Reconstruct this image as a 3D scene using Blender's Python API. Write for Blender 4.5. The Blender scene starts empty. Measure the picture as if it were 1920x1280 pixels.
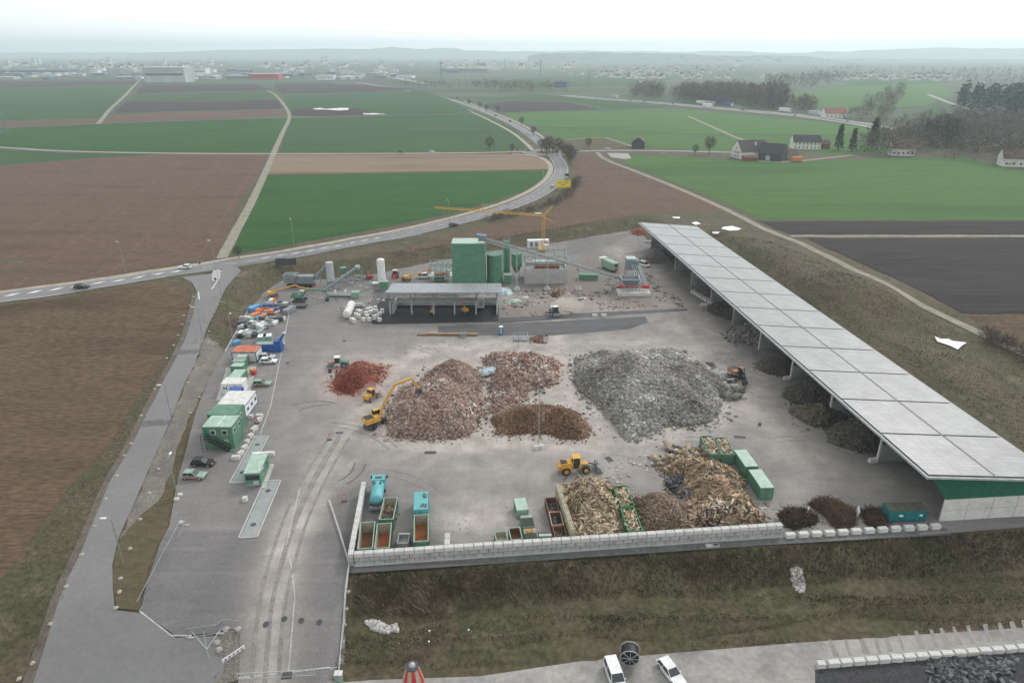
import bpy, bmesh, math, random
import numpy as np
from mathutils import Vector, Matrix
from mathutils.geometry import tessellate_polygon
rnd = random.Random(7); nr = np.random.default_rng(11)
S = bpy.context.scene; COL = S.collection
H, FPX, PITCH = 76.0, 1280.0, math.radians(22.9)
cp, sp = math.cos(PITCH), math.sin(PITCH)

# ---------------------------------------------------------------- camera model (used to survey the ground plan)
def hitz(px, py, z):
    dx = px - 960.0; u = 640.0 - py
    dy = FPX*cp + u*sp; dz = -FPX*sp + u*cp
    t = (z - H)/dz
    return dx*t, dy*t
def W(px, py):
    x, y = hitz(px, py, 0.0); return (x, y)

# ---------------------------------------------------------------- terrain
def sm(t): t = np.clip(t, 0, 1); return t*t*(3-2*t)
def Sy(y): return -4.2*sm((84-y)/20)
def lowW(px, py):            # a point on the lanes, which run downhill towards the gate
    z = 0.0
    for _ in range(25):
        x, y = hitz(px, py, z); z = 0.5*z + 0.5*float(Sy(np.array(y)))
    return (x, y)
YARD = [lowW(445,1330), lowW(447,1200), lowW(405,1187), lowW(330,1192), lowW(264,1146), lowW(300,1020)] + [W(*p) for p in (
  (318,985),(332,905),(350,840),(368,770),(392,712),(421,660),(447,612),(470,573),(486,551),(533,524),(600,524),
  (704,514),(760,502),(850,484),(930,470),(1060,453),(1115,443),(1196,430))]
YARD += [(60,283),(84,285),(103,98.5),(75.5,95.2),(46,92.6),(-26.2,85.4),lowW(640,1330)]
YP = np.array(YARD)
def pdist(x, y, poly):
    """signed distance to a polygon, positive outside"""
    x = np.asarray(x, float); y = np.asarray(y, float)
    d = np.full(x.shape, 1e9); ins = np.zeros(x.shape, bool); n = len(poly)
    for i in range(n):
        x0, y0 = poly[i]; x1, y1 = poly[(i+1) % n]
        ex, ey = x1-x0, y1-y0; L = ex*ex+ey*ey+1e-9
        t = np.clip(((x-x0)*ex+(y-y0)*ey)/L, 0, 1)
        d = np.minimum(d, np.hypot(x-x0-t*ex, y-y0-t*ey))
        c = ((y0 > y) != (y1 > y)) & (x < ex*(y-y0)/(ey if abs(ey) > 1e-9 else 1e-9)+x0)
        ins ^= c
    return np.where(ins, -d, d)
def ldist(x, y, line):
    d = np.full(np.shape(x), 1e9)
    for (x0, y0), (x1, y1) in zip(line[:-1], line[1:]):
        ex, ey = x1-x0, y1-y0; L = ex*ex+ey*ey+1e-9
        t = np.clip(((x-x0)*ex+(y-y0)*ey)/L, 0, 1)
        d = np.minimum(d, np.hypot(x-x0-t*ex, y-y0-t*ey))
    return d
def vnoise(x, y, s, seed=0):
    x = np.asarray(x, float)/s + seed*17.3; y = np.asarray(y, float)/s - seed*9.1
    xi = np.floor(x).astype(np.int64); yi = np.floor(y).astype(np.int64); fx = x-xi; fy = y-yi
    def h(a, b):
        n = (a*374761393 + b*668265263 + seed*1442695) & 0xffffffff
        n = ((n ^ (n >> 13))*1274126177) & 0xffffffff
        return ((n ^ (n >> 16)) & 0xffff)/65535.0
    u = fx*fx*(3-2*fx); v = fy*fy*(3-2*fy)
    return (h(xi,yi)*(1-u)+h(xi+1,yi)*u)*(1-v)+(h(xi,yi+1)*(1-u)+h(xi+1,yi+1)*u)*v
FV = np.array([-50, 1.6, 4, 8.0, 10.0, 13.0, 14.2, 15.6, 17.0, 60]); FZ = np.array([0, 0, -1.3, -3.2, -3.5, -3.5, -3.1, -4.4, -4.5, -4.5])
MOUNDS = [(1560,535,14,3.4),(1640,560,12,2.4),(1460,480,12,2.0),(1700,650,12,1.6),(1800,690,16,1.8),(1390,455,8,1.0)]
MW = [(*hitz(a, b, 4.0), r, h) for a, b, r, h in MOUNDS]
def G(x, y):
    x = np.asarray(x, float); y = np.asarray(y, float)
    front = 87 + (x+26)*0.0965
    F = np.interp(front-y, FV, FZ)
    wr = sm((x+25.6)/0.9)
    base = Sy(y)*(1-wr) + F*wr
    d = np.full(x.shape, 1e9); m = (x > -400) & (x < 400) & (y < 700)
    if m.any():
        d[m] = np.maximum(pdist(x[m], y[m], YP), 0)
    ho = 3.8*sm((y-160)/62)
    z = base + ho*sm(d/9.5)
    for cx, cy, r, h in MW: z = z + h*np.exp(-((x-cx)**2+(y-cy)**2)/(r*r))*sm(d/6)
    z = z + np.where(d > 1.5, (vnoise(x, y, 9, 3)-0.5)*0.5*np.clip((d-1.5)/6, 0, 1)*np.clip((330-y)/60, 0, 1)*(y > 100), 0)
    return z
def g1(x, y): return float(G(np.array([x]), np.array([y]))[0])
def P(px, py):
    z = 0.0
    x, y = hitz(px, py, 0)
    for _ in range(14):
        z = 0.4*z + 0.6*g1(x, y); x, y = hitz(px, py, z)
    return Vector((x, y, z))
def PL(pts): return [P(*p)[:2] for p in pts]

# ---------------------------------------------------------------- materials
MATS = {}
def mat(name, col, rough=0.8, metal=0.0, var=0.25, scale=1.5, bump=0.0, bscale=8, cols=None, stretch=(1,1,1), coords='Object', spec=0.3, attr=None, fine=0.3, fscale=None, rot=0.0, lines=None):
    if name in MATS: return MATS[name]
    m = bpy.data.materials.new(name); m.use_nodes = True; MATS[name] = m
    nt = m.node_tree; N = nt.nodes; L = nt.links; b = N['Principled BSDF']
    b.inputs['Roughness'].default_value = rough; b.inputs['Metallic'].default_value = metal
    b.inputs['Specular IOR Level'].default_value = spec
    if coords == 'World': src = N.new('ShaderNodeNewGeometry').outputs['Position']
    else: src = N.new('ShaderNodeTexCoord').outputs['Object']
    mp = N.new('ShaderNodeMapping'); mp.inputs['Scale'].default_value = stretch; mp.inputs['Rotation'].default_value = (0,0,rot)
    L.new(src, mp.inputs['Vector'])
    n1 = N.new('ShaderNodeTexNoise'); n1.inputs['Scale'].default_value = scale; n1.inputs['Detail'].default_value = 6; n1.inputs['Roughness'].default_value = 0.6
    L.new(mp.outputs[0], n1.inputs['Vector'])
    cr = N.new('ShaderNodeValToRGB'); e = cr.color_ramp.elements
    if cols:
        while len(e) < len(cols): e.new(0.5)
        for i, c in enumerate(cols):
            e[i].position = 0.28 + 0.44*i/(len(cols)-1); e[i].color = (*c, 1)
    else:
        e[0].position = 0.3; e[0].color = (*[c*(1-var) for c in col], 1)
        e[1].position = 0.7; e[1].color = (*[min(1, c*(1+var)) for c in col], 1)
    L.new(n1.outputs['Fac'], cr.inputs[0])
    n2 = N.new('ShaderNodeTexNoise'); n2.inputs['Scale'].default_value = fscale or scale*9; n2.inputs['Detail'].default_value = 4
    L.new(mp.outputs[0], n2.inputs['Vector'])
    mr = N.new('ShaderNodeMapRange'); mr.inputs[1].default_value = 0.3; mr.inputs[2].default_value = 0.7; mr.inputs[3].default_value = 1-fine; mr.inputs[4].default_value = 1+fine
    L.new(n2.outputs['Fac'], mr.inputs[0])
    mx = N.new('ShaderNodeVectorMath'); mx.operation = 'SCALE'
    if attr:
        at = N.new('ShaderNodeAttribute'); at.attribute_name = attr
        mu = N.new('ShaderNodeMix'); mu.data_type = 'RGBA'; mu.blend_type = 'MULTIPLY'; mu.inputs[0].default_value = 1
        L.new(at.outputs['Color'], mu.inputs[6]); L.new(cr.outputs[0], mu.inputs[7]); L.new(mu.outputs[2], mx.inputs[0])
    else: L.new(cr.outputs[0], mx.inputs[0])
    if lines:
        per, ang, wd_, k_ = lines; dt = N.new('ShaderNodeVectorMath'); dt.operation = 'DOT_PRODUCT'; dt.inputs[1].default_value = (math.cos(ang)/per, math.sin(ang)/per, 0); L.new(src, dt.inputs[0])
        fr = N.new('ShaderNodeMath'); fr.operation = 'FRACT'; L.new(dt.outputs['Value'], fr.inputs[0]); lt = N.new('ShaderNodeMath'); lt.operation = 'LESS_THAN'; lt.inputs[1].default_value = wd_; L.new(fr.outputs[0], lt.inputs[0])
        m1 = N.new('ShaderNodeMath'); m1.operation = 'MULTIPLY_ADD'; m1.inputs[1].default_value = k_; m1.inputs[2].default_value = 1.0; L.new(lt.outputs[0], m1.inputs[0])
        m2 = N.new('ShaderNodeMath'); m2.operation = 'MULTIPLY'; L.new(mr.outputs[0], m2.inputs[0]); L.new(m1.outputs[0], m2.inputs[1]); mr = m2
    L.new(mr.outputs[0], mx.inputs['Scale']); L.new(mx.outputs[0], b.inputs['Base Color'])
    if bump:
        bp = N.new('ShaderNodeBump'); bp.inputs['Strength'].default_value = min(1, bump); bp.inputs['Distance'].default_value = 0.15
        n3 = N.new('ShaderNodeTexNoise'); n3.inputs['Scale'].default_value = bscale; n3.inputs['Detail'].default_value = 5
        L.new(mp.outputs[0], n3.inputs['Vector']); L.new(n3.outputs['Fac'], bp.inputs['Height']); L.new(bp.outputs[0], b.inputs['Normal'])
    return m
def paint(name, col, rough=0.5, var=0.2, metal=0.0, scale=0.9, fine=0.12): return mat(name, col, rough, metal, var, scale, fine=fine, fscale=6)

# ---------------------------------------------------------------- mesh building
class MB:
    def __init__(s): s.V = []; s.F = []
    def add(s, V, F):
        o = len(s.V); s.V += [tuple(v) for v in V]; s.F += [tuple(i+o for i in f) for f in F]; return s
    def box(s, c, d, rz=0, tx=1.0, ty=1.0, rx=0, ry=0):
        hx, hy, hz = d[0]/2, d[1]/2, d[2]/2
        V = []
        for z, a, b in ((-hz, 1, 1), (hz, tx, ty)):
            for x, y in ((-hx,-hy),(hx,-hy),(hx,hy),(-hx,hy)): V.append(Vector((x*a, y*b, z)))
        if rz or rx or ry:
            R = Matrix.Rotation(rz, 3, 'Z') @ Matrix.Rotation(ry, 3, 'Y') @ Matrix.Rotation(rx, 3, 'X'); V = [R @ v for v in V]
        V = [v+Vector(c) for v in V]
        return s.add(V, [(3,2,1,0),(4,5,6,7),(0,1,5,4),(1,2,6,5),(2,3,7,6),(3,0,4,7)])
    def beam(s, a, b, w, h=None):
        a = Vector(a); b = Vector(b); d = b-a; h = h or w
        if d.length < 1e-6: return s
        d.normalize(); up = Vector((0,0,1)) if abs(d.z) < 0.95 else Vector((0,1,0))
        x = d.cross(up).normalized()*(w/2); y = x.cross(d).normalized()*(h/2)
        V = [a-x-y, a+x-y, a+x+y, a-x+y, b-x-y, b+x-y, b+x+y, b-x+y]
        return s.add(V, [(3,2,1,0),(4,5,6,7),(0,1,5,4),(1,2,6,5),(2,3,7,6),(3,0,4,7)])
    def cyl(s, a, b, r0, r1=None, n=12, cap=True):
        a = Vector(a); b = Vector(b); d = (b-a).normalized(); r1 = r0 if r1 is None else r1
        up = Vector((0,0,1)) if abs(d.z) < 0.95 else Vector((1,0,0))
        x = d.cross(up).normalized(); y = d.cross(x)
        V = [];
        for c, r in ((a, r0), (b, r1)):
            for i in range(n):
                t = 2*math.pi*i/n; V.append(c+x*(r*math.cos(t))+y*(r*math.sin(t)))
        F = [(i, (i+1) % n, n+(i+1) % n, n+i) for i in range(n)]
        if cap: F += [tuple(range(n))[::-1], tuple(range(n, 2*n))]
        return s.add(V, F)
    def dome(s, c, r, h, axis=(0,0,1), n=12, k=4):
        ax = Vector(axis).normalized(); up = Vector((0,0,1)) if abs(ax.z) < 0.9 else Vector((1,0,0))
        x = ax.cross(up).normalized(); y = ax.cross(x); c = Vector(c); V = []; F = []
        for j in range(k):
            a = math.pi/2*j/k
            for i in range(n):
                t = 2*math.pi*i/n; V.append(c+(x*math.cos(t)+y*math.sin(t))*(r*math.cos(a))+ax*(h*math.sin(a)))
        V.append(c+ax*h)
        for j in range(k-1):
            for i in range(n): F.append((j*n+i, j*n+(i+1) % n, (j+1)*n+(i+1) % n, (j+1)*n+i))
        for i in range(n): F.append(((k-1)*n+i, (k-1)*n+(i+1) % n, k*n))
        return s.add(V, F)
    def prof(s, pts, y0, y1, i0=0.0):
        """side profile (x,z) swept across y"""
        n = len(pts); V = [(x, y0, z) for x, z in pts]+[(x, y1, z) for x, z in pts]
        F = [tuple(range(n)), tuple(range(n, 2*n))[::-1]]+[((i+1) % n, i, n+i, n+(i+1) % n) for i in range(n)]
        return s.add(V, F)
    def quad(s, a, b, c, d): return s.add([a, b, c, d], [(0,1,2,3)])
    def build(s, name, m, parent=None, smooth=False):
        me = bpy.data.meshes.new(name); me.from_pydata(s.V, [], s.F); me.update()
        me.materials.append(m)
        o = bpy.data.objects.new(name, me); COL.objects.link(o)
        if parent is not None: o.parent = parent
        if smooth:
            me.polygons.foreach_set('use_smooth', [True]*len(me.polygons))
        return o
def fixn(o):
    bm = bmesh.new(); bm.from_mesh(o.data); bmesh.ops.recalc_face_normals(bm, faces=bm.faces); bm.to_mesh(o.data); bm.free(); return o
def tag(o, label=None, cat=None, group=None, kind=None):
    if label: o['label'] = label
    if cat: o['category'] = cat
    if group: o['group'] = group
    if kind: o['kind'] = kind
    return o
def thing(name, label, cat, loc=(0,0,0), rz=0, group=None):
    o = bpy.data.objects.new(name, None); COL.objects.link(o); o.empty_display_size = 0.5
    o.location = loc; o.rotation_euler = (0,0,rz); return tag(o, label, cat, group)
def dup(src, loc, rz, label=None, group=None, scale=None):
    def cc(o, par):
        c = o.copy(); COL.objects.link(c)
        if par is not None: c.parent = par
        for ch in KIDS(o): cc(ch, c)
        return c
    r = cc(src, None); r.location = loc; r.rotation_euler = (0,0,rz)
    if scale: r.scale = scale if hasattr(scale, '__len__') else (scale,)*3
    if label: r['label'] = label
    if group: r['group'] = group
    return r
_kid = {}
def KIDS(o): 
    if o.name not in _kid: _kid[o.name] = list(o.children)
    return _kid[o.name]

# ---------------------------------------------------------------- draping sheets over the terrain
XL = [-12000,-6000,-3000,-1500,-800,-500,-350,-240]+list(np.arange(-180, 182, 4.0))+[240,350,500,800,1500,3000,6000,12000]
YL = [-400,-100,0,30]+list(np.arange(52, 330, 4.0))+[360,420,520,700,1000,1500,2200,3500,5500,9000,14500]
def drape(name, polys, m, dz, xl=None, yl=None, kind='structure', mask=None, label=None, cat=None, zf=None):
    """polys: lists of world (x,y); cut along the terrain lines, then laid dz above the ground"""
    bm = bmesh.new()
    for poly in polys:
        vs = [bm.verts.new((x, y, 0)) for x, y in poly]
        for t in tessellate_polygon([[Vector((x, y, 0)) for x, y in poly]]):
            try: bm.faces.new([vs[i] for i in t])
            except ValueError: pass
    xs = [v.co.x for v in bm.verts]; ys = [v.co.y for v in bm.verts]
    for k in (xl or XL):
        if min(xs) < k < max(xs): bmesh.ops.bisect_plane(bm, geom=bm.verts[:]+bm.edges[:]+bm.faces[:], plane_co=(k,0,0), plane_no=(1,0,0))
    for k in (yl or YL):
        if min(ys) < k < max(ys): bmesh.ops.bisect_plane(bm, geom=bm.verts[:]+bm.edges[:]+bm.faces[:], plane_co=(0,k,0), plane_no=(0,1,0))
    bmesh.ops.triangulate(bm, faces=bm.faces[:])
    me = bpy.data.meshes.new(name); bm.to_mesh(me); bm.free()
    n = len(me.vertices); co = np.empty(n*3); me.vertices.foreach_get('co', co); co = co.reshape(-1,3)
    co[:,2] = G(co[:,0], co[:,1]) + dz
    me.vertices.foreach_set('co', co.ravel())
    if mask is not None:
        at = me.color_attributes.new('mask', 'FLOAT_COLOR', 'POINT'); at.data.foreach_set('color', mask(co).ravel())
    me.update()
    if len(me.polygons) and sum(p.normal.z for p in me.polygons) < 0:
        me.flip_normals()
    bmx = bmesh.new(); bmx.from_mesh(me)
    for f in bmx.faces:
        if f.normal.z < 0: f.normal_flip()
    bmx.to_mesh(me); bmx.free()
    me.materials.append(m); me.polygons.foreach_set('use_smooth', [True]*len(me.polygons))
    o = bpy.data.objects.new(name, me); COL.objects.link(o); o['kind'] = kind
    if label: o['label'] = label
    if cat: o['category'] = cat
    return o
def ragged(poly, amp=.55, step=7.0, seed=3):
    out = []; n = len(poly)
    for i in range(n):
        p = Vector(poly[i]); q = Vector(poly[(i+1) % n]); L_ = (q-p).length; k = max(1, min(60, int(L_/step))); t = (q-p)/max(L_,1e-6); nn = Vector((-t.y, t.x))
        for j in range(k):
            w_ = p+(q-p)*(j/k); s = amp*(rnd.random()*2-1) if j else 0; out.append((w_.x+nn.x*s, w_.y+nn.y*s))
    return out
def ribbon(line, w, off=0.0, w2=None):
    """polyline (world) -> list of quads, each overlapping none"""
    n = len(line); L = []; R = []
    for i in range(n):
        a = Vector(line[max(i-1,0)]); b = Vector(line[min(i+1,n-1)]); t = (b-a).normalized(); nn = Vector((-t.y, t.x))
        ww = w if w2 is None else w+(w2-w)*i/(n-1)
        c = Vector(line[i])
        L.append(tuple(c+nn*(off+ww/2))); R.append(tuple(c+nn*(off-ww/2)))
    return [[R[i], R[i+1], L[i+1], L[i]] for i in range(n-1)]
def smooth_line(line, k=2):
    for _ in range(k):
        out = [line[0]]
        for a, b in zip(line[:-1], line[1:]):
            out += [(a[0]*.75+b[0]*.25, a[1]*.75+b[1]*.25), (a[0]*.25+b[0]*.75, a[1]*.25+b[1]*.75)]
        line = out+[line[-1]]
    return line
# ---------------------------------------------------------------- chunks: many small irregular blocks in one mesh
def chunk_mesh(name, pts, size, cols, m, aspect=(1,.8,.6), flat=False, tilt=1.0, base=None, az=None, kind='stuff', nrm=None):
    n = len(pts); pts = np.asarray(pts, float); cols = np.asarray(cols, float)
    B = np.array([(-1,-1,-1),(1,-1,-1),(1,1,-1),(-1,1,-1),(-1,-1,1),(1,-1,1),(1,1,1),(-1,1,1)], float)*0.5
    sz = np.asarray(size, float).reshape(n,1)*np.asarray(aspect, float)[None,:]*(0.7+0.6*nr.random((n,3)))
    V = B[None]*(1+0.35*(nr.random((n,8,3))-0.5))*sz[:,None,:]
    a = nr.random(n)*2*np.pi if az is None else az
    b = (nr.random(n)-0.5)*math.pi*tilt; c = (nr.random(n)-0.5)*math.pi*tilt*0.6
    ca, sa, cb, sb, cc_, sc = np.cos(a), np.sin(a), np.cos(b), np.sin(b), np.cos(c), np.sin(c)
    R = np.empty((n,3,3))
    Rz = np.zeros((n,3,3)); Rz[:,0,0]=ca; Rz[:,0,1]=-sa; Rz[:,1,0]=sa; Rz[:,1,1]=ca; Rz[:,2,2]=1
    Ry = np.zeros((n,3,3)); Ry[:,0,0]=cb; Ry[:,0,2]=sb; Ry[:,1,1]=1; Ry[:,2,0]=-sb; Ry[:,2,2]=cb
    Rx = np.zeros((n,3,3)); Rx[:,0,0]=1; Rx[:,1,1]=cc_; Rx[:,1,2]=-sc; Rx[:,2,1]=sc; Rx[:,2,2]=cc_
    R = Rz @ Ry @ Rx
    if nrm is not None:
        x_ = np.stack([nrm[:,2], 0*nrm[:,0], -nrm[:,0]], -1); x_ /= np.linalg.norm(x_, axis=1)[:,None]; y_ = np.cross(nrm, x_)
        R = np.stack([x_, y_, nrm], -1) @ R
    V = np.einsum('nij,nkj->nki', R, V) + pts[:,None,:]
    Fq = np.array([(3,2,1,0),(4,5,6,7),(0,1,5,4),(1,2,6,5),(2,3,7,6),(3,0,4,7)])
    F = (Fq[None]+8*np.arange(n)[:,None,None]).reshape(-1,4)
    VV = V.reshape(-1,3); CC = np.repeat(cols, 8, axis=0)
    if base is not None:
        bv, bf, bc = base; o = len(bv)
        VV = np.concatenate([bv, VV]); F = np.concatenate([bf, F+o]); CC = np.concatenate([bc, CC])
    me = bpy.data.meshes.new(name)
    me.vertices.add(len(VV)); me.vertices.foreach_set('co', VV.ravel())
    me.loops.add(len(F)*4); me.loops.foreach_set('vertex_index', F.ravel().astype(np.int32))
    me.polygons.add(len(F)); me.polygons.foreach_set('loop_start', np.arange(0, len(F)*4, 4, dtype=np.int32))
    at = me.color_attributes.new('Col', 'FLOAT_COLOR', 'POINT')
    at.data.foreach_set('color', np.concatenate([CC, np.ones((len(CC),1))], 1).ravel())
    me.update(calc_edges=True); me.validate()
    me.materials.append(m)
    o = bpy.data.objects.new(name, me); COL.objects.link(o)
    if kind: o['kind'] = kind
    return o
def tris_mesh(name, V, cols, m):
    """V: (n,3,3) triangles"""
    n = len(V); me = bpy.data.meshes.new(name)
    me.vertices.add(n*3); me.vertices.foreach_set('co', np.asarray(V, float).ravel())
    me.loops.add(n*3); me.loops.foreach_set('vertex_index', np.arange(n*3, dtype=np.int32))
    me.polygons.add(n); me.polygons.foreach_set('loop_start', np.arange(0, n*3, 3, dtype=np.int32))
    if cols is not None:
        at = me.color_attributes.new('Col', 'FLOAT_COLOR', 'POINT')
        C = np.repeat(np.asarray(cols, float), 3, axis=0)
        at.data.foreach_set('color', np.concatenate([C, np.ones((len(C),1))], 1).ravel())
    me.update(calc_edges=True); me.materials.append(m)
    o = bpy.data.objects.new(name, me); COL.objects.link(o); return o
# ================================================================ SETTING
def strct(o): o['kind'] = 'structure'; return o
M_ground = mat('wild_grass', (.1,.09,.06), .95, cols=[(.050,.040,.027),(.100,.080,.052),(.066,.066,.034),(.145,.120,.082)], scale=.09, coords='World', bump=.8, bscale=1.2, fine=.35, fscale=1.1)
nx, ny = len(XL), len(YL)
gx, gy = np.meshgrid(np.array(XL, float), np.array(YL, float))
gz = G(gx.ravel(), gy.ravel()).reshape(gx.shape)
cen = pdist(gx.ravel(), gy.ravel(), YP).reshape(gx.shape)
gz = np.where(cen < -4.5, gz-0.6, gz)
v = np.stack([gx, gy, gz], -1).reshape(-1,3)
f = [(j*nx+i, j*nx+i+1, (j+1)*nx+i+1, (j+1)*nx+i) for j in range(ny-1) for i in range(nx-1)]
me = bpy.data.meshes.new('ground'); me.from_pydata(v.tolist(), [], f); me.update(); me.materials.append(M_ground)
me.polygons.foreach_set('use_smooth', [True]*len(me.polygons))
ground = bpy.data.objects.new('ground', me); COL.objects.link(ground); strct(ground)

# ---- field materials
def field(name, cols, rot=0.0, st=(1,1,1), sc=.03, fine=.18, fs=.9, bump=.5, lines=None):
    return mat(name, cols[0], .95, cols=cols, scale=sc, coords='World', stretch=st, rot=rot, fine=fine, fscale=fs, bump=bump, bscale=1.6, spec=.1, lines=lines)
F_brown = field('ploughed_brown', [(.094,.062,.047),(.130,.086,.064),(.104,.075,.057)], st=(.5,2.2,1), rot=-.15, fs=.55, fine=.28, lines=(27, .25, .04, .14))
F_brown2 = field('brown_field', [(.072,.050,.035),(.118,.083,.056),(.078,.057,.041)], st=(.5,1.6,1), rot=.12, fs=.9, fine=.34)
F_tan = field('tan_stubble', [(.19,.14,.10),(.23,.175,.125),(.17,.125,.09)], st=(.3,2,1), fine=.12)
F_green = field('winter_wheat', [(.024,.078,.022),(.036,.098,.028),(.028,.070,.024)], st=(.3,1.5,1), fine=.16, sc=.02, lines=(18, 1.45, .05, -.20))
F_green2 = field('young_wheat', [(.036,.082,.032),(.046,.098,.038),(.030,.068,.029)], st=(.3,1.5,1), fine=.14, sc=.015, lines=(24, 1.5, .06, -.16))
F_bright = field('bright_meadow', [(.055,.125,.035),(.075,.155,.045),(.045,.115,.035)], st=(.25,1.4,1), fine=.10, sc=.015)
F_brightd = field('deep_meadow', [(.040,.102,.028),(.068,.140,.040),(.036,.092,.026)], st=(.25,1.4,1), fine=.14, sc=.012, lines=(20, 1.6, .06, .14))
F_pale = field('pale_meadow', [(.10,.13,.065),(.13,.15,.08),(.09,.11,.055)], st=(.3,1.4,1), fine=.14)
F_dark = field('dark_soil', [(.036,.031,.032),(.048,.041,.042),(.032,.028,.028)], st=(.08,2.6,1), sc=.12, fine=.34, fs=.7, lines=(3.1, 1.57, .25, .12))
F_purple = field('dark_soil_far', [(.050,.038,.044),(.062,.048,.052)], st=(.3,1.6,1), fine=.1)
F_olive = field('olive_pasture', [(.075,.066,.040),(.11,.092,.058),(.062,.066,.034)], st=(.5,1.2,1), fine=.2)
fields = [
 ('field_brown', F_brown, [(-420,330),(0,312),(190,296),(310,291),(503,291),(478,332),(452,372),(405,482),(340,494),(180,522),(0,549),(-420,615)]),
 ('field_green_strip', F_green2, [(-420,255),(0,280),(110,287),(306,289),(190,295),(0,310),(-420,328)]),
 ('field_left_front', F_brown2, [(-420,640),(0,574),(180,548),(300,530),(345,534),(356,550),(352,590),(322,650),(262,735),(205,830),(120,925),(60,1010),(0,1090),(-160,1290),(-500,1290)]),
 ('field_green', F_green, [(497,329),(760,325),(1028,320),(1018,336),(985,357),(930,376),(850,400),(700,430),(600,448),(470,472),(434,477),(464,402)]),
 ('field_tan', F_tan, [(516,291),(700,291),(950,289),(1000,292),(1022,300),(1030,317),(760,322),(500,326)]),
 ('field_green_middle', F_green2, [(546,222),(700,219),(880,214),(930,226),(966,245),(985,265),(984,279),(940,283),(700,286),(523,286),(538,240)]),
 ('field_green_left', F_green, [(-420,262),(-420,238),(0,241),(200,233),(540,222),(531,242),(506,286),(320,286),(110,283),(0,275)]),
 ('field_rose', F_brown, [(-420,222),(0,229),(180,222),(215,216),(320,210),(530,206),(542,218),(200,231),(0,239),(-420,236)]),
 ('field_green_west', F_green2, [(-420,170),(0,168),(246,160),(186,222),(0,226),(-420,222)]),
 ('field_purple', F_purple, [(212,212),(235,191),(380,192),(520,187),(532,204),(320,209)]),
 ('field_green_band', F_green2, [(238,189),(252,178),(400,174),(510,172),(518,185),(380,190)]),
 ('field_purple_north', F_purple, [(254,176),(266,160),(480,157),(508,170),(400,172)]),
 ('field_soil_west', F_purple, [(-420,168),(-420,156),(0,152),(258,152),(250,159),(0,166)]),
 ('field_green_north', F_green2, [(530,180),(700,175),(790,170),(840,186),(885,211),(700,217),(690,206),(560,202),(545,210)]),
 ('field_soil_sheets', F_purple, [(546,217),(550,204),(640,202),(690,208),(715,216),(620,219)]),
 ('field_soil_north', F_purple, [(520,170),(512,158),(600,156),(690,161),(780,168),(700,173),(530,177)]),
 ('field_triangle_brown', F_brown, [(1073,297),(1110,293),(1122,300),(1180,322),(1262,352),(1340,384),(1352,396),(1198,400),(1130,412),(1050,428),(960,444),(850,456),(760,474),(750,470),(860,438),(960,412),(1040,390),(1072,362),(1082,335)]),
 ('field_bright_green', F_brightd, [(1150,288),(1376,300),(1480,303),(1700,296),(1810,296),(1920,322),(2300,430),(2300,412),(1428,412),(1340,372),(1180,310)]),
 ('field_dark_strip', F_dark, [(1424,415),(2300,414),(2300,440),(1482,440),(1450,428)]),
 ('field_dark', F_dark, [(1512,447),(2300,446),(2300,594),(1806,588),(1755,560),(1590,482)]),
 ('field_grey_stubble', F_brown2, [(1812,592),(2300,598),(2300,820),(2050,725),(1880,632)]),
 ('field_green_east', F_bright, [(946,212),(1100,209),(1280,205),(1400,216),(1540,228),(1620,236),(1660,250),(1640,252),(1300,251),(1000,236),(968,226)]),
 ('field_green_deep', F_brightd, [(1005,238),(1300,253),(1640,254),(1740,266),(1700,285),(1560,290),(1500,284),(1330,283),(1210,278),(1140,262),(1042,262)]),
 ('field_pasture', F_olive, [(1038,264),(1125,258),(1185,277),(1150,281),(1060,281)]),
 ('field_soil_east', F_purple, [(905,197),(960,190),(1060,192),(1130,206),(1000,209),(940,211)]),
 ('field_green_far_east', F_green2, [(900,188),(1000,176),(1100,186),(1260,202),(1140,205),(1064,190),(960,188)]),
 ('field_pale_far', F_pale, [(840,124),(980,120),(1120,122),(1130,130),(900,130)]),
 ('field_green_far_north', F_green2, [(880,155),(1060,144),(1260,150),(1180,160),(980,166)]),
 ('field_meadow_river', F_bright, [(1480,178),(1560,164),(1760,158),(1790,180),(1730,200),(1640,206),(1520,200)]),
 ('field_meadow_far', F_green2, [(1560,150),(1760,150),(1800,156),(1600,160)]),
 ('field_meadow_wood', F_green2, [(1755,185),(1780,212),(1850,222),(1920,224),(1920,240),(1840,238),(1740,215)]),
]
M_plain = mat('distant_plain', (.07,.1,.05), .95, cols=[(.035,.055,.032),(.055,.052,.042),(.045,.085,.04),(.08,.085,.06),(.028,.042,.028)], scale=.0022, coords='World', stretch=(.5,1.3,1), fine=.3, fscale=.012)
drape('plain', [[(-9000,640),(9000,640),(12000,14000),(-12000,14000)]], M_plain, .03)
k = 0
for n, m, pl in fields:
    k += 1
    dz = .05 + .004*(k % 5)
    if n == 'field_dark': dz = .16
    if 'far' in n or 'north' in n or 'river' in n or 'wood' in n: dz = .25+.03*(k % 6)
    q_ = PL(pl); q_ = [tuple(v_) for v_ in q_]
    if max(v_[1] for v_ in q_) < 1200: q_ = ragged(q_)
    drape(n, [q_], m, dz)

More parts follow.
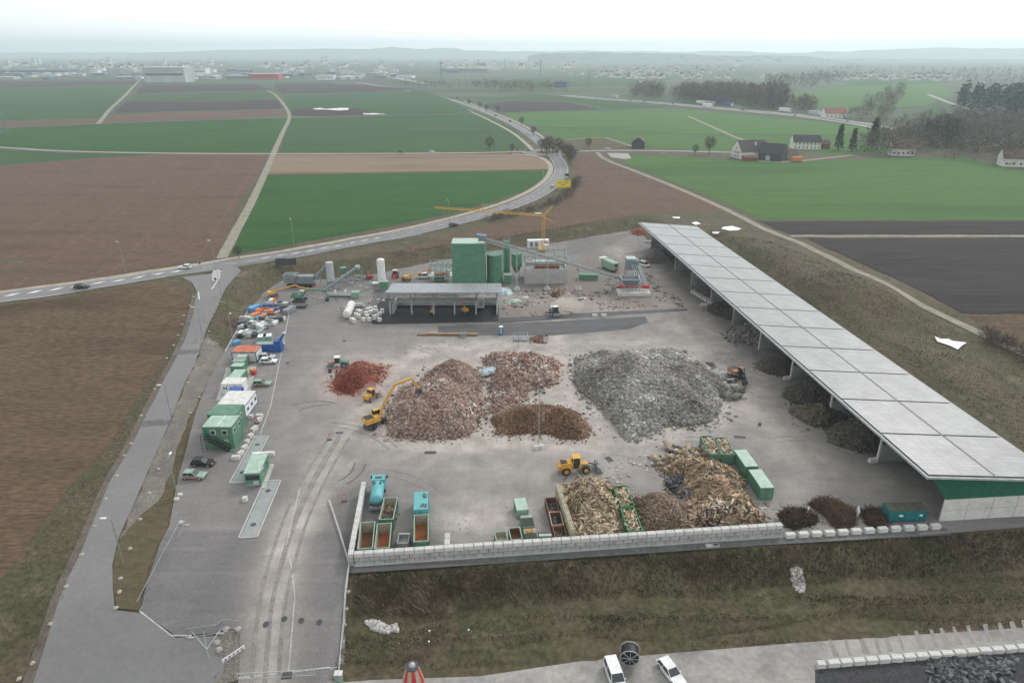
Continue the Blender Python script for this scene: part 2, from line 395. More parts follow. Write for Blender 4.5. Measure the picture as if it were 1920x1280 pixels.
# ---- roads
A_road = mat('road_asphalt', (.2,.2,.205), .85, var=.10, scale=.05, coords='World', fine=.07, fscale=1.2, bump=.15)
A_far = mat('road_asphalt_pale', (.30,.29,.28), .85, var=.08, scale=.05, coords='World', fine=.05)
A_lane = mat('lane_asphalt', (.19,.19,.188), .85, var=.10, scale=.06, coords='World', fine=.07, fscale=1.2, bump=.2)
A_path = mat('gravel_path', (.34,.31,.26), .95, var=.18, scale=.3, coords='World', fine=.2)
A_track = mat('farm_track', (.25,.23,.185), .95, var=.25, scale=.3, coords='World', fine=.25)
A_gravel = mat('gravel_verge', (.26,.24,.21), .95, cols=[(.12,.112,.095),(.175,.16,.138),(.225,.21,.183)], scale=.25, coords='World', fine=.4, fscale=3, bump=.6)
W_mark = mat('road_paint', (.72,.72,.72), .7, var=.12, scale=.8, coords='World')
main = [(-420,628),(-150,582),(0,558),(180,534),(340,509),(480,489),(600,469),(750,441),(870,413),(950,391),(1010,366),(1044,340),(1055,318),(1046,300),(1038,291)]
ML = smooth_line(PL(main), 2)
drape('main_road', ribbon(ML, 9.5), A_road, .13)
far = [(1022,276),(1006,262),(985,246),(950,226),(900,206),(860,191),(810,178),(740,166),(690,158),(668,154)]
FLn = smooth_line(PL(far), 2)
drape('main_road_north', ribbon(FLn, 9.5, w2=12), A_road, .14)
cp_ = [(-420,612),(0,549),(180,525),(400,491),(480,479),(600,459),(750,432),(870,403),(950,379),(1005,353),(1030,330),(1034,312),(1024,300),(1005,292),(960,289)]
drape('cycle_path', ribbon(smooth_line(PL(cp_), 2), 3.4), A_path, .12)
drape('cycle_path_north', ribbon(smooth_line(PL([(1000,283),(985,268),(962,249),(925,229),(880,208),(840,192)]), 2), 3.2), A_path, .12)
drape('cycle_path_east', ribbon(smooth_line(PL([(1052,284),(1030,268),(1008,250),(968,228),(915,207),(870,190)]), 2), 3.0), A_path, .12)
cc = P(1028, 286)
drape('roundabout', [[(cc.x+21*math.cos(t*math.pi/12), cc.y+21*math.sin(t*math.pi/12)) for t in range(24)]], A_road, .16)
drape('roundabout_island', [[(cc.x+9*math.cos(t*math.pi/10), cc.y+9*math.sin(t*math.pi/10)) for t in range(20)]], F_olive, .22)
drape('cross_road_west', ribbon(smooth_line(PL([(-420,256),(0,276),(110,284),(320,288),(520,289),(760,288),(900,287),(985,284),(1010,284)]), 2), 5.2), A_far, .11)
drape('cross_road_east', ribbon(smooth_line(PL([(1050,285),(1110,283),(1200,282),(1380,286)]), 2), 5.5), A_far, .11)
drape('farm_lane', ribbon(smooth_line(PL([(1380,286),(1420,303),(1475,305),(1600,291)]),1), 4), A_track, .115)
drape('layby', [PL([(1138,287),(1178,288),(1184,297),(1172,299),(1146,295)])], A_far, .12)
drape('track_middle', ribbon(smooth_line(PL([(416,484),(440,438),(474,376),(500,318),(512,290),(530,248),(545,220),(538,204),(526,188),(512,174),(480,162)]), 2), 4.2), A_track, .09)
drape('track_west', ribbon(PL([(184,233),(205,206),(232,182),(250,163),(262,150)]), 5), A_track, .09)
drape('track_wheat', ribbon(PL([(-420,230),(0,240),(200,232),(541,220),(720,217),(885,213)]), 3), A_track, .30)
drape('track_far', ribbon(PL([(0,194),(200,187),(520,176),(700,174)]), 3), A_track, .5)
drape('track_east', ribbon(smooth_line(PL([(1120,286),(1132,299),(1180,317),(1262,349),(1340,383),(1400,412),(1432,430),(1500,455),(1600,505),(1700,558),(1790,602),(1860,636),(1930,668),(2100,748)]), 2), 3.6), A_track, .125)
drape('track_cross', ribbon(PL([(1482,443),(1700,443),(2300,443)]), 3.4), A_track, .12)
drape('track_barn', ribbon(smooth_line(PL([(1198,279),(1180,273),(1150,263),(1132,257),(1060,262)]), 1), 3), A_track, .12)
drape('track_diag', ribbon(PL([(1290,218),(1330,236),(1375,256),(1402,266)]), 4), A_track, .14)
hw = [(1060,180),(1120,186),(1200,191),(1280,198),(1400,209),(1500,218),(1600,231),(1640,238),(1668,243)]
HL = smooth_line(PL(hw), 2)
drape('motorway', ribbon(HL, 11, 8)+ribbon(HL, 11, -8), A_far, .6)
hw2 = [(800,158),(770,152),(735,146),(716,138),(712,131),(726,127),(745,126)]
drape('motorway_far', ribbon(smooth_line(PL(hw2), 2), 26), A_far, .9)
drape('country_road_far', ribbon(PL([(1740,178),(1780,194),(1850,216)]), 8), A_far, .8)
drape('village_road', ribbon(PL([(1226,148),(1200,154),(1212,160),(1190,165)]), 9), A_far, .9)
# ---- site access road on the left
acc = lowW
def PLs(pts): return [tuple(P(*p)[:2]) for p in pts]
drape('access_road', [PLs([(395,514),(440,497),(452,508),(424,540),(406,580),(386,622),(362,690),(345,722),(318,792),(288,860),(250,948),(222,1010),(211,1060),(212,1100),(216,1144),(264,1150),(330,1196),(405,1192),(440,1200),(402,1300),(-40,1340),(62,1282),(100,1160),(150,1040),(205,905),(250,830),(306,716),(346,640),(362,590),(370,548),(360,530),(340,520)])], A_lane, .135)
drape('gravel_verge', [ragged(PLs([(388,624),(412,650),(420,662),(396,706),(372,745),(350,800),(325,872),(296,940),(262,968),(222,1012),(250,948),(288,860),(318,792),(345,722),(364,690)]), .5, 2.5)], A_gravel, .06)
drape('grass_verge', [ragged(PLs([(402,706),(391,716),(366,774),(350,832),(330,905),(316,985),(296,1022),(262,1144),(218,1140),(213,1100),(214,1060),(226,1012),(264,968),(298,940),(326,872),(352,800),(374,745)]), .4, 2.5)], F_olive, .08)
drape('gravel_shoulder', ribbon(smooth_line(PLs([(366,552),(358,590),(342,640),(303,712),(246,828),(200,906),(145,1040),(95,1160),(50,1290)]),1), 1.7), mat('dull_shoulder', (.12,.105,.085), .95, var=.3, scale=.4, coords='World', fine=.3), .10)
A_patch = mat('asphalt_patch', (.13,.13,.135), .85, var=.08, scale=.2, coords='World')
drape('asphalt_patch', [PLs([(328,658),(372,655),(372,664),(322,667)]), PLs([(270,790),(322,786),(318,796),(264,802)])], A_patch, .15)
A_kerb = mat('kerb_concrete', (.42,.42,.41), .8, var=.15, scale=.5, coords='World')
mb = MB()
# painted markings: hatching between the lanes, edge lines, dashes
marks = []
def dash(line, off, w, d0, d1, step, ln, skew=0.0):
    cum = 0.0; nxt = d0; q = []
    for a, b in zip(line[:-1], line[1:]):
        a = Vector(a); b = Vector(b); L_ = (b-a).length; t = (b-a)/L_; nn = Vector((-t.y, t.x))
        while nxt < cum+L_ and nxt < d1:
            s = nxt-cum; c = a+t*s+nn*off
            q.append([tuple(c-nn*w/2-t*skew), tuple(c+t*ln-nn*w/2-t*skew), tuple(c+t*ln+nn*w/2+t*skew), tuple(c+nn*w/2+t*skew)])
            nxt += step
        cum += L_
    return q
tot = sum((Vector(a)-Vector(b)).length for a, b in zip(ML[:-1], ML[1:]))
s0 = sum((Vector(a)-Vector(b)).length for a, b in zip(ML[:-1], ML[1:]) if a[0] < P(345,508)[0])
s1 = sum((Vector(a)-Vector(b)).length for a, b in zip(ML[:-1], ML[1:]) if a[0] < P(700,450)[0])
marks += dash(ML, 1.2, 1.5, 0, s0-3, 6.2, 2.4, skew=1.3)
marks += dash(ML, 1.2, .8, s1-55, s1-4, 6, 2.4, skew=1.2)
marks += dash(ML, .6, .2, s0+4, s1-60, 8, 3.5)
marks += dash(ML, .3, .16, s1, tot, 9, 3.5)
marks += dash(ML, -4.4, .22, 0, s0-9, 3.0, 3.05)
marks += dash(ML, -4.4, .2, s0+22, tot, 3.0, 3.05)
marks += dash(ML, 4.4, .16, s1, tot, 3.0, 3.05)
marks += dash(FLn, 0, .2, 0, 480, 9, 3.5)
drape('road_markings', marks, W_mark, .155)
jn = []
for a, b in (((397,543),(413,520)),((372,548),(374,562))): jn += ribbon([tuple(P(*a)[:2]), tuple(P(*b)[:2])], .3)
drape('junction_markings', jn, W_mark, .165)

# ---- the yard
heap_outlines = {
 'red': [(627,716),(640,698),(662,686),(690,684),(716,690),(717,700),(706,716),(690,732),(655,738),(632,733)],
 'mixed': [(722,800),(726,765),(740,745),(790,715),(815,692),(850,686),(880,690),(896,702),(904,735),(904,780),(894,805),(870,815),(835,823),(790,826),(735,818)],
 'mixed2': [(908,676),(925,668),(960,668),(1000,666),(1040,678),(1046,700),(1042,722),(1010,728),(990,735),(985,748),(968,765),(940,780),(924,775),(925,735),(920,705)],
 'brown': [(922,788),(928,772),(955,765),(1010,763),(1050,765),(1085,780),(1105,808),(1095,822),(1060,826),(1020,815),(960,816),(930,814)],
 'concrete': [(1080,690),(1092,676),(1120,668),(1160,664),(1200,664),(1240,670),(1262,685),(1300,692),(1330,700),(1366,720),(1370,738),(1348,746),(1346,772),(1332,786),(1300,795),(1260,797),(1235,805),(1215,808),(1190,823),(1172,820),(1162,803),(1135,780),(1120,758),(1098,742),(1080,725)],
 'concrete_back': [(1200,668),(1225,660),(1262,660),(1284,668),(1282,678),(1250,680),(1215,678)],
}
HO = {k: [W(*p) for p in v] for k, v in heap_outlines.items()}
tracks = [([(490,1290),(505,1150),(540,1010),(580,930),(620,850),(680,770),(720,700),(800,655),(920,648),(1048,640)], 3.5, .8),
 ([(478,1290),(486,1200),(500,1100),(520,1000)], 1.6, .8), ([(512,1290),(520,1180),(545,1060),(590,960),(660,870)], 1.4, .6),
 ([(715,822),(780,835),(880,838),(980,832),(1060,840),(1120,838),(1130,815),(1110,790),(1085,745),(1056,715),(1050,640),(1045,590)], 3.2, .9),
 ([(1050,720),(1080,770),(1130,820),(1200,840),(1330,800),(1400,760),(1420,700),(1330,650),(1200,645),(1050,645)], 5, .55),
 ([(1400,760),(1500,850),(1620,900),(1740,930)], 7, .5), ([(1380,700),(1330,620),(1260,560),(1220,510),(1160,470)], 6, .55),
 ([(1050,840),(1120,870),(1200,880),(1240,860)], 5, .3), ([(1060,900),(900,880),(750,860),(600,800)], 6, .25),
 ([(840,980),(940,960),(1030,960),(960,1000),(860,1000)], 6, .6), ([(620,660),(560,760),(520,860)], 3, .2),
 ([(1270,905),(1350,950),(1440,960),(1500,900)], 4, .4), ([(900,560),(1060,560),(1250,600),(1330,640)], 6, .35)]
TW = [([W(*p) for p in l], w, a) for l, w, a in tracks]
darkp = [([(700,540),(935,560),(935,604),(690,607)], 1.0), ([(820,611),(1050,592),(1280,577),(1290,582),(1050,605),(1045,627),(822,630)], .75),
 ([(1050,628),(1050,598),(1290,584),(1330,600),(1180,612),(1100,632)], .5), ([(655,1060),(617,940),(680,905),(668,1040)], .6),
 ([(560,495),(720,480),(735,535),(700,545),(620,540)], .25), ([(1065,452),(1190,436),(1130,470),(1060,480)], .45), ([(1245,520),(1500,720),(1760,950),(1800,985),(1440,690),(1240,490)], .55),
 ([(660,965),(830,985),(835,1030),(665,1040)], .35), ([(430,1000),(330,1160),(440,1180),(500,1000)], .15)]
DW = [([W(*p) for p in l], a) for l, a in darkp]
mudp = [([(945,560),(1070,500),(1110,470),(1200,500),(1225,560),(1290,577),(1050,592),(945,600)], .8), ([(1200,505),(1300,620),(1340,600),(1250,500)], .6)]
MWp = [([W(*p) for p in l], a) for l, a in mudp]
def ymask(co):
    x, y = co[:,0], co[:,1]
    nz = vnoise(x, y, 7, 1)*.5+vnoise(x, y, 2.2, 2)*.3+vnoise(x, y, 25, 5)*.4
    dust = np.zeros(len(x))
    for kk, pl in HO.items():
        d = pdist(x, y, pl); dust = np.maximum(dust, 1.15*np.exp(-np.maximum(d, 0)/4.5))
    for l, w, a in TW: dust = np.maximum(dust, a*np.exp(-(ldist(x, y, l)/w)**2))
    cx, cy = W(1100, 690)
    dust += .35*np.exp(-(((x-cx)/60)**2+((y-cy)/45)**2))
    dust += .22*np.clip(1-np.abs(x+5)/110, 0, 1)*(y > 95)
    dust = np.clip(dust*(.3+.95*nz), 0, 1)
    dark = np.zeros(len(x)); mud = np.zeros(len(x))
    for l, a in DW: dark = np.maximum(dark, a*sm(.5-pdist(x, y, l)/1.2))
    for l, a in MWp: mud = np.maximum(mud, a*sm(.5-pdist(x, y, l)/5)*(.4+.8*nz))
    dark = np.clip(dark*(.75+.35*nz), 0, 1)
    red = np.exp(-np.maximum(pdist(x, y, HO['red']), 0)/1.6)
    return np.stack([dust, dark, np.clip(mud,0,1), red], -1)
def yard_mat():
    m = bpy.data.materials.new('yard_asphalt'); m.use_nodes = True; nt = m.node_tree; N = nt.nodes; L = nt.links; b = N['Principled BSDF']
    b.inputs['Roughness'].default_value = .85; b.inputs['Specular IOR Level'].default_value = .25
    pos = N.new('ShaderNodeNewGeometry').outputs['Position']
    def noise(s, d=6, st=(1,1,1), rot=0):
        mp = N.new('ShaderNodeMapping'); mp.inputs['Scale'].default_value = st; mp.inputs['Rotation'].default_value = (0,0,rot); L.new(pos, mp.inputs[0])
        n = N.new('ShaderNodeTexNoise'); n.inputs['Scale'].default_value = s; n.inputs['Detail'].default_value = d; n.inputs['Roughness'].default_value = .6; L.new(mp.outputs[0], n.inputs['Vector']); return n.outputs['Fac']
    def mix(f, a, c):
        x = N.new('ShaderNodeMix'); x.data_type = 'RGBA'
        for i, v_ in ((0, f), (6, a), (7, c)):
            if hasattr(v_, 'links'): L.new(v_, x.inputs[i])
            elif i == 0: x.inputs[0].default_value = v_
            else: x.inputs[i].default_value = (*v_, 1)
        return x.outputs[2]
    def ramp(f, a, c):
        r = N.new('ShaderNodeMapRange'); r.inputs[1].default_value = a; r.inputs[2].default_value = c; L.new(f, r.inputs[0]); return r.outputs[0]
    at = N.new('ShaderNodeAttribute'); at.attribute_name = 'mask'; sp_ = N.new('ShaderNodeSeparateColor'); L.new(at.outputs['Color'], sp_.inputs[0])
    base = mix(ramp(noise(.05), .35, .65), (.140,.135,.138), (.192,.183,.180))
    streak = ramp(noise(.35, 5, (.12, 1.4, 1), .55), .5, .75)
    ss = N.new('ShaderNodeMath'); ss.operation = 'MULTIPLY'; ss.inputs[1].default_value = .35; L.new(streak, ss.inputs[0])
    base = mix(ss.outputs[0], base, (.29,.275,.26))
    base = mix(ramp(noise(.9, 8, (.5, 1.2, 1)), .56, .74), base, (.12,.118,.12))
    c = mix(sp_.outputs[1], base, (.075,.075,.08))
    c = mix(sp_.outputs[2], c, (.155,.125,.105))
    c = mix(sp_.outputs[0], c, mix(ramp(noise(.25), .35, .65), (.31,.282,.252), (.455,.422,.39)))
    c = mix(at.outputs['Alpha'], c, (.30,.12,.08))
    c = mix(ramp(noise(2.6, 3), .70, .74), c, (.42,.40,.38))
    sc = N.new('ShaderNodeVectorMath'); sc.operation = 'SCALE'; mr = N.new('ShaderNodeMapRange'); mr.inputs[1].default_value = .3; mr.inputs[2].default_value = .7; mr.inputs[3].default_value = .88; mr.inputs[4].default_value = 1.12
    L.new(noise(2.5, 6), mr.inputs[0]); L.new(c, sc.inputs[0]); L.new(mr.outputs[0], sc.inputs['Scale']); L.new(sc.outputs[0], b.inputs['Base Color'])
    bp = N.new('ShaderNodeBump'); bp.inputs['Strength'].default_value = .35; bp.inputs['Distance'].default_value = .1; L.new(noise(3.5, 6), bp.inputs['Height']); L.new(bp.outputs[0], b.inputs['Normal'])
    return m
fx = list(np.arange(-96, 110, 1.1)); fy = list(np.arange(60, 320, 1.4))
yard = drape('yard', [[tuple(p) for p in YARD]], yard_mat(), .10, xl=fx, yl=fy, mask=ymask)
# concrete strips, slabs, drains and kerbs of the yard
C_pale = mat('pale_concrete', (.40,.40,.39), .85, var=.15, scale=.3, coords='World', fine=.12, fscale=3)
C_scale = mat('weighbridge_steel', (.27,.30,.295), .6, var=.12, scale=.3, coords='World', fine=.1, fscale=3)
def slab(name, pts, m, dz=.13, kind='structure', **k): return drape(name, [PLs(pts)], m, dz, kind=kind, **k)
slab('concrete_pad', [(425,690),(481,687),(467,746),(405,751)], C_pale)
slab('kerb_strip', [(617,940),(620,940),(657,1056),(655,1064)], C_pale)
gut = []
for ln in ([(548,560),(536,620),(508,760),(488,815)], [(566,900),(537,1022),(548,1070),(553,1120),(548,1180),(541,1262)], [(262,1146),(322,1192),(360,1192)], [(653,1066),(645,1160),(636,1265)], [(445,1272),(640,1262)]):
    gut += ribbon(PLs(ln), .22)
drape('drain_channel', gut, A_kerb, .14, xl=fx, yl=fy)
grates = []
for a, b in (((796,849),(818,849)),((1376,819),(1398,821)),((1138,857),(1146,866)),((536,682),(542,680)),((528,1268),(548,1266))):
    grates += ribbon(PLs([a, b]), 1.0 if a[0] != 1138 else 1.2)
G_dark = mat('cast_iron', (.07,.07,.075), .7, var=.2, scale=2, coords='World')
drape('drain_grate', grates, G_dark, .15)
mh = []
for q in ((533,1161),(565,1164),(599,1167),(499,1171),(501,915),(476,984),(483,834),(633,812),(640,812)):
    c = P(*q); mh.append([(c.x+.45*math.cos(t*math.pi/5), c.y+.45*math.sin(t*math.pi/5)) for t in range(10)])
drape('manhole_cover', mh[:4]+mh[7:], G_dark, .16)
drape('ledge_strip', [[(-26.2,86.9),(46,93.9),(75.3,96.5),(75.3,94.9),(46,92.4),(-26.2,85.3)]], mat('ledge_asphalt', (.11,.115,.11), .85, var=.15, scale=.3, coords='World'), .115)
slab('junction_island', [(400,508),(412,506),(414,516),(408,528),(398,528),(397,516)], C_pale, .22)
# tyre skid marks
sk = []
for ln in ([(666,868),(660,885),(648,896),(634,902)],[(686,870),(679,885),(668,897),(650,908)],[(548,760),(575,754),(605,752),(630,757)],[(560,770),(590,760),(620,760)]): sk += ribbon(smooth_line(PLs(ln),2), .28)
drape('skid_mark', sk, mat('tyre_rubber_mark', (.10,.10,.10), .8, coords='World'), .12)

drape('canopy_floor', [PLs([(716,560),(935,571),(935,604),(700,609),(690,598)])], mat('dark_asphalt', (.026,.027,.031), .75, var=.15, scale=.3, coords='World', fine=.15), .125)  # near-black sheet across the canopy bays, darker than the new strips
na = mat('new_asphalt', (.095,.096,.10), .8, var=.22, scale=.12, coords='World', fine=.18, stretch=(.4,1.5,1))
drape('new_asphalt_strip', [PLs([(821,612),(935,605),(1060,598),(1290,583),(1288,579),(1120,586),(936,596),(936,606),(821,612)][:-1]), PLs([(822,613),(1040,603),(1210,594),(1215,604),(1180,618),(1040,629),(822,630)])], na, .12)
dtm = mat('dusty_track', (.235,.222,.207), .9, var=.2, scale=.5, coords='World', fine=.3); tl = []
for i in range(12):
    bx, by = rnd.choice([(620,800),(900,860),(1300,840),(1450,820),(1150,870),(700,650),(1400,700),(760,880),(1250,640)]); bx += rnd.uniform(-60,60); by += rnd.uniform(-14,14)
    a0 = rnd.uniform(-.6,.6); tl.append(([(bx+k*24*math.cos(a0+k*.10), by+k*9*math.sin(a0+k*.16)) for k in range(7)], .28, 1.8))
tl += [([(497,1285),(506,1160),(528,1050),(556,960),(596,880),(640,810)], .55, 1.9), ([(522,1285),(528,1180),(545,1080),(575,975),(615,890),(655,820)], .5, 1.9)]
for i, (ln, w_, o_) in enumerate(tl):
    w_l = smooth_line(PLs(ln), 2)
    for s_ in (0, o_): drape('tyre_track', ribbon(w_l, w_, s_), dtm, .113+.0022*i+(.001 if s_ else 0), xl=fx, yl=fy)
# ---- lower road in front, with puddles
C_low = mat('worn_concrete', (.30,.29,.275), .8, cols=[(.15,.145,.14),(.29,.28,.265),(.36,.345,.325)], scale=.13, coords='World', fine=.15, fscale=1.5, bump=.2)
C_yel = mat('yellowish_concrete', (.28,.265,.20), .8, var=.15, scale=.2, coords='World')
def low(px, py): return hitz(px, py, -4.5)
drape('lower_road', [[low(900,1268),low(1100,1238),low(1500,1205),low(1930,1176),low(2400,1130),low(2400,1420),low(620,1420),low(610,1282),low(700,1275)]], C_low, .12)
slt = []
for i in range(16):
    x0 = 1555+i*26+rnd.uniform(-6,6); yb = 1232-i*2.5; slt.append([low(x0,yb-34),low(x0+rnd.uniform(3,9),yb-35),low(x0+rnd.uniform(14,24),yb),low(x0+10,yb)])
drape('slab_joint', slt, mat('wet_joint', (.16,.155,.14), .5, coords='World'), .13)
drape('asphalt_millings', [[low(1528,1256),low(1700,1240),low(1920,1222),low(2300,1190),low(2300,1420),low(1528,1420)]], mat('black_millings', (.05,.05,.052), .9, cols=[(.03,.03,.033),(.075,.075,.08)], scale=1.5, coords='World', fine=.5, fscale=6, bump=1), .14)
# ---- water
water = mat('standing_water', (.75,.78,.80), .08, var=.02, spec=.8, coords='World', fine=.02)  # white base colour stands in for the sky mirrored in the water
def pond(name, pts, lab): 
    o = drape(name, [PLs(pts)], water, .35, kind='structure'); return o
pond('pond', [(1752,632),(1763,637),(1777,637),(1786,641),(1812,644),(1803,650),(1795,657),(1781,650),(1772,647),(1757,642)], '')
for q in ([(1356,427),(1372,425),(1390,430),(1384,433),(1368,434),(1352,430)],[(1296,419),(1306,417),(1314,421),(1304,423)],[(1260,408),(1275,408),(1274,411),(1262,410)],[(1335,436),(1350,436),(1346,440),(1336,439)]): pond('puddle', q, '')
foil = mat('plastic_sheet', (.62,.63,.64), .5, var=.3, scale=.15, coords='World', fine=.25)
drape('field_sheet', [PL([(585,205),(600,203.6),(612,205.5),(640,203.4),(655,204),(652,208),(634,208.6),(612,206.8),(592,206.8)]), PL([(680,214),(700,213.6),(726,215.4),(700,216.5),(682,216)])], foil, .8, kind='structure')

# ---- hills on the skyline
hm = mat('wooded_hill', (.05,.07,.055), .95, cols=[(.05,.07,.06),(.08,.10,.08)], scale=.004, coords='World', fine=.3, fscale=.03)
def ridge(name, tops, D, depth, base_y=None):
    """tops: (px, py) skyline of a hill at distance D; built as a solid whaleback with its own depth"""
    pts = []
    for px, py in tops:
        u = 640-py; dy = FPX*cp+u*sp; dz = -FPX*sp+u*cp; t = D/dy
        pts.append(((px-960)*t, H+dz*t))
    n = 90; xs = np.linspace(pts[0][0], pts[-1][0], n); zs = np.interp(xs, [p[0] for p in pts], [p[1] for p in pts])
    zs = zs+(vnoise(xs, xs*0, depth/8, 4)-.5)*depth*.012
    prof = [(-1,0),(-.8,.18),(-.55,.5),(-.25,.86),(0,1),(.3,.8),(.7,.3),(1,0)]
    V = []; K = len(prof)
    for i in range(n):
        for a, h in prof:
            w_ = 1+.25*math.sin(xs[i]/depth*3)
            V.append((xs[i]+60*math.sin(i*1.3+a*3), D+a*depth*w_/2, 3.5+(zs[i]-3.5)*h*(.95+.1*float(vnoise(np.array([xs[i]]), np.array([a*900.]), depth/10, 6)[0]))))
    F = [(i*K+j, (i+1)*K+j, (i+1)*K+j+1, i*K+j+1) for i in range(n-1) for j in range(K-1)]
    o = MB().add(V, F).build(name, hm, smooth=True); strct(o)
ridge('hills_left_far', [(-1200,99),(-300,98.6),(100,98.8),(420,98.4)], 13000, 1400)
ridge('hills_centre', [(300,99.5),(330,98.5),(370,96),(440,94),(520,92),(600,91),(700,92),(730,89),(760,90),(790,94),(820,90),(845,91),(880,94),(1000,96),(1200,97),(1400,97)], 11500, 2500)
ridge('hills_right', [(1000,102),(1080,100),(1140,99),(1200,101),(1290,101),(1330,104),(1380,106),(1440,103),(1500,106),(1540,112),(1570,118)], 6500, 900)
ridge('hills_far_right', [(1380,99),(1580,97),(1640,93),(1760,91),(2000,90),(2500,90),(3000,95)], 11000, 2200)
ridge('hills_wooded_right', [(1480,112),(1620,110),(1800,112),(2100,109),(2500,110)], 7500, 900)

# ================================================================ sky, sun, haze, camera
wd = bpy.data.worlds.new('World'); S.world = wd; wd.use_nodes = True; N = wd.node_tree.nodes; L = wd.node_tree.links
bg = N['Background']; sky = N.new('ShaderNodeTexSky'); sky.sky_type = 'NISHITA'; sky.sun_disc = False
EL, AZ = math.radians(38), math.radians(38)     # sun ahead and to the right, behind the cloud
sky.sun_elevation = EL; sky.sun_rotation = AZ; sky.air_density = 1.5; sky.dust_density = 4
tc = N.new('ShaderNodeTexCoord'); cn = N.new('ShaderNodeTexNoise'); cn.inputs['Scale'].default_value = 2.2; cn.inputs['Detail'].default_value = 5
mp = N.new('ShaderNodeMapping'); mp.inputs['Scale'].default_value = (1,1,3.5); L.new(tc.outputs['Generated'], mp.inputs[0]); L.new(mp.outputs[0], cn.inputs['Vector'])
dot = N.new('ShaderNodeVectorMath'); dot.operation = 'DOT_PRODUCT'; dot.inputs[1].default_value = (math.sin(math.radians(50))*.8, math.cos(math.radians(50))*.8, .6); L.new(tc.outputs['Generated'], dot.inputs[0])
r1 = N.new('ShaderNodeMapRange'); r1.inputs[1].default_value = .0; r1.inputs[2].default_value = 1; r1.inputs[3].default_value = 10.2; r1.inputs[4].default_value = 18; L.new(dot.outputs['Value'], r1.inputs[0])
r2 = N.new('ShaderNodeMapRange'); r2.inputs[1].default_value = .3; r2.inputs[2].default_value = .7; r2.inputs[3].default_value = .93; r2.inputs[4].default_value = 1.07; L.new(cn.outputs['Fac'], r2.inputs[0])
mu = N.new('ShaderNodeMath'); mu.operation = 'MULTIPLY'; L.new(r1.outputs[0], mu.inputs[0]); L.new(r2.outputs[0], mu.inputs[1])
sz_ = N.new('ShaderNodeSeparateXYZ'); L.new(tc.outputs['Generated'], sz_.inputs[0]); r3 = N.new('ShaderNodeMapRange'); r3.inputs[1].default_value = .0; r3.inputs[2].default_value = .8; r3.inputs[3].default_value = 1.22; r3.inputs[4].default_value = .74; L.new(sz_.outputs[2], r3.inputs[0]); mu2 = N.new('ShaderNodeMath'); mu2.operation = 'MULTIPLY'; L.new(mu.outputs[0], mu2.inputs[0]); L.new(r3.outputs[0], mu2.inputs[1]); mu = mu2
vs = N.new('ShaderNodeVectorMath'); vs.operation = 'SCALE'; vs.inputs[0].default_value = (.985,.998,1.0); L.new(mu.outputs[0], vs.inputs['Scale'])
mx = N.new('ShaderNodeMix'); mx.data_type = 'RGBA'; mx.inputs[0].default_value = .93; L.new(sky.outputs[0], mx.inputs[6]); L.new(vs.outputs[0], mx.inputs[7])
L.new(mx.outputs[2], bg.inputs['Color']); bg.inputs['Strength'].default_value = .1
sd = bpy.data.lights.new('sun', 'SUN'); sd.energy = 1.5; sd.angle = math.radians(12); sd.color = (1,.96,.91)
so = bpy.data.objects.new('sun', sd); COL.objects.link(so)
dirv = Vector((math.sin(AZ)*math.cos(EL), math.cos(AZ)*math.cos(EL), math.sin(EL))); so.rotation_euler = dirv.to_track_quat('Z', 'Y').to_euler()
hz = MB().box((0, 6900, 122), (27000, 15000, 256)).build('haze', bpy.data.materials.new('haze_air')); hz['kind'] = 'stuff'; hz['label'] = 'pale blue haze lying over the plain'
hmM = hz.data.materials[0]; hmM.use_nodes = True; nt = hmM.node_tree; nt.nodes.remove(nt.nodes['Principled BSDF'])
pv = nt.nodes.new('ShaderNodeVolumePrincipled'); pv.inputs['Color'].default_value = (.80,.93,1,1); pv.inputs['Density'].default_value = HAZE = .00015; pv.inputs['Anisotropy'].default_value = .35
nt.links.new(pv.outputs[0], nt.nodes['Material Output'].inputs['Volume'])
cam = bpy.data.cameras.new('camera'); co_ = bpy.data.objects.new('camera', cam); COL.objects.link(co_); S.camera = co_
cam.sensor_width = 36; cam.sensor_fit = 'HORIZONTAL'; cam.lens = FPX/1920*36; cam.clip_start = 1; cam.clip_end = 40000
co_.location = (0, 0, H); co_.rotation_euler = (math.pi/2-PITCH, 0, 0)
S.view_settings.view_transform = 'Standard'; S.view_settings.look = 'None'; S.view_settings.exposure = 0.0; S.view_settings.gamma = 1
S.cycles.volume_bounces = 3; S.cycles.max_bounces = 6
# ================================================================ materials for things
conc = mat('concrete', (.42,.42,.41), .85, var=.16, scale=.6, fine=.10, fscale=5, bump=.15)
concd = mat('grey_concrete', (.30,.30,.30), .85, var=.2, scale=.5, fine=.12, fscale=4, bump=.15)
concw = mat('white_concrete_block', (.60,.60,.58), .85, var=.14, scale=.7, fine=.12, fscale=5, bump=.2)
joint = mat('joint_dark', (.16,.16,.155), .9)
green = paint('site_green', (.105,.225,.155)); greenl = paint('light_green', (.25,.36,.295)); greend = paint('cladding_green', (.025,.17,.095), .55)
greenr = paint('roof_green', (.34,.47,.39)); greenp = paint('plant_green', (.10,.235,.16))
white = paint('white_paint', (.72,.73,.73)); offw = paint('off_white', (.62,.62,.59)); silver = paint('silver_paint', (.5,.52,.53), .35, metal=.5)
black = paint('black_plastic', (.025,.025,.027)); dgrey = paint('dark_grey', (.07,.075,.08)); mgrey = paint('mid_grey', (.22,.24,.255)); lgrey = paint('light_grey', (.42,.44,.45))
glass = mat('dark_glass', (.03,.035,.04), .12, var=.1, spec=.7); rubber = mat('tyre_rubber', (.03,.03,.03), .9)
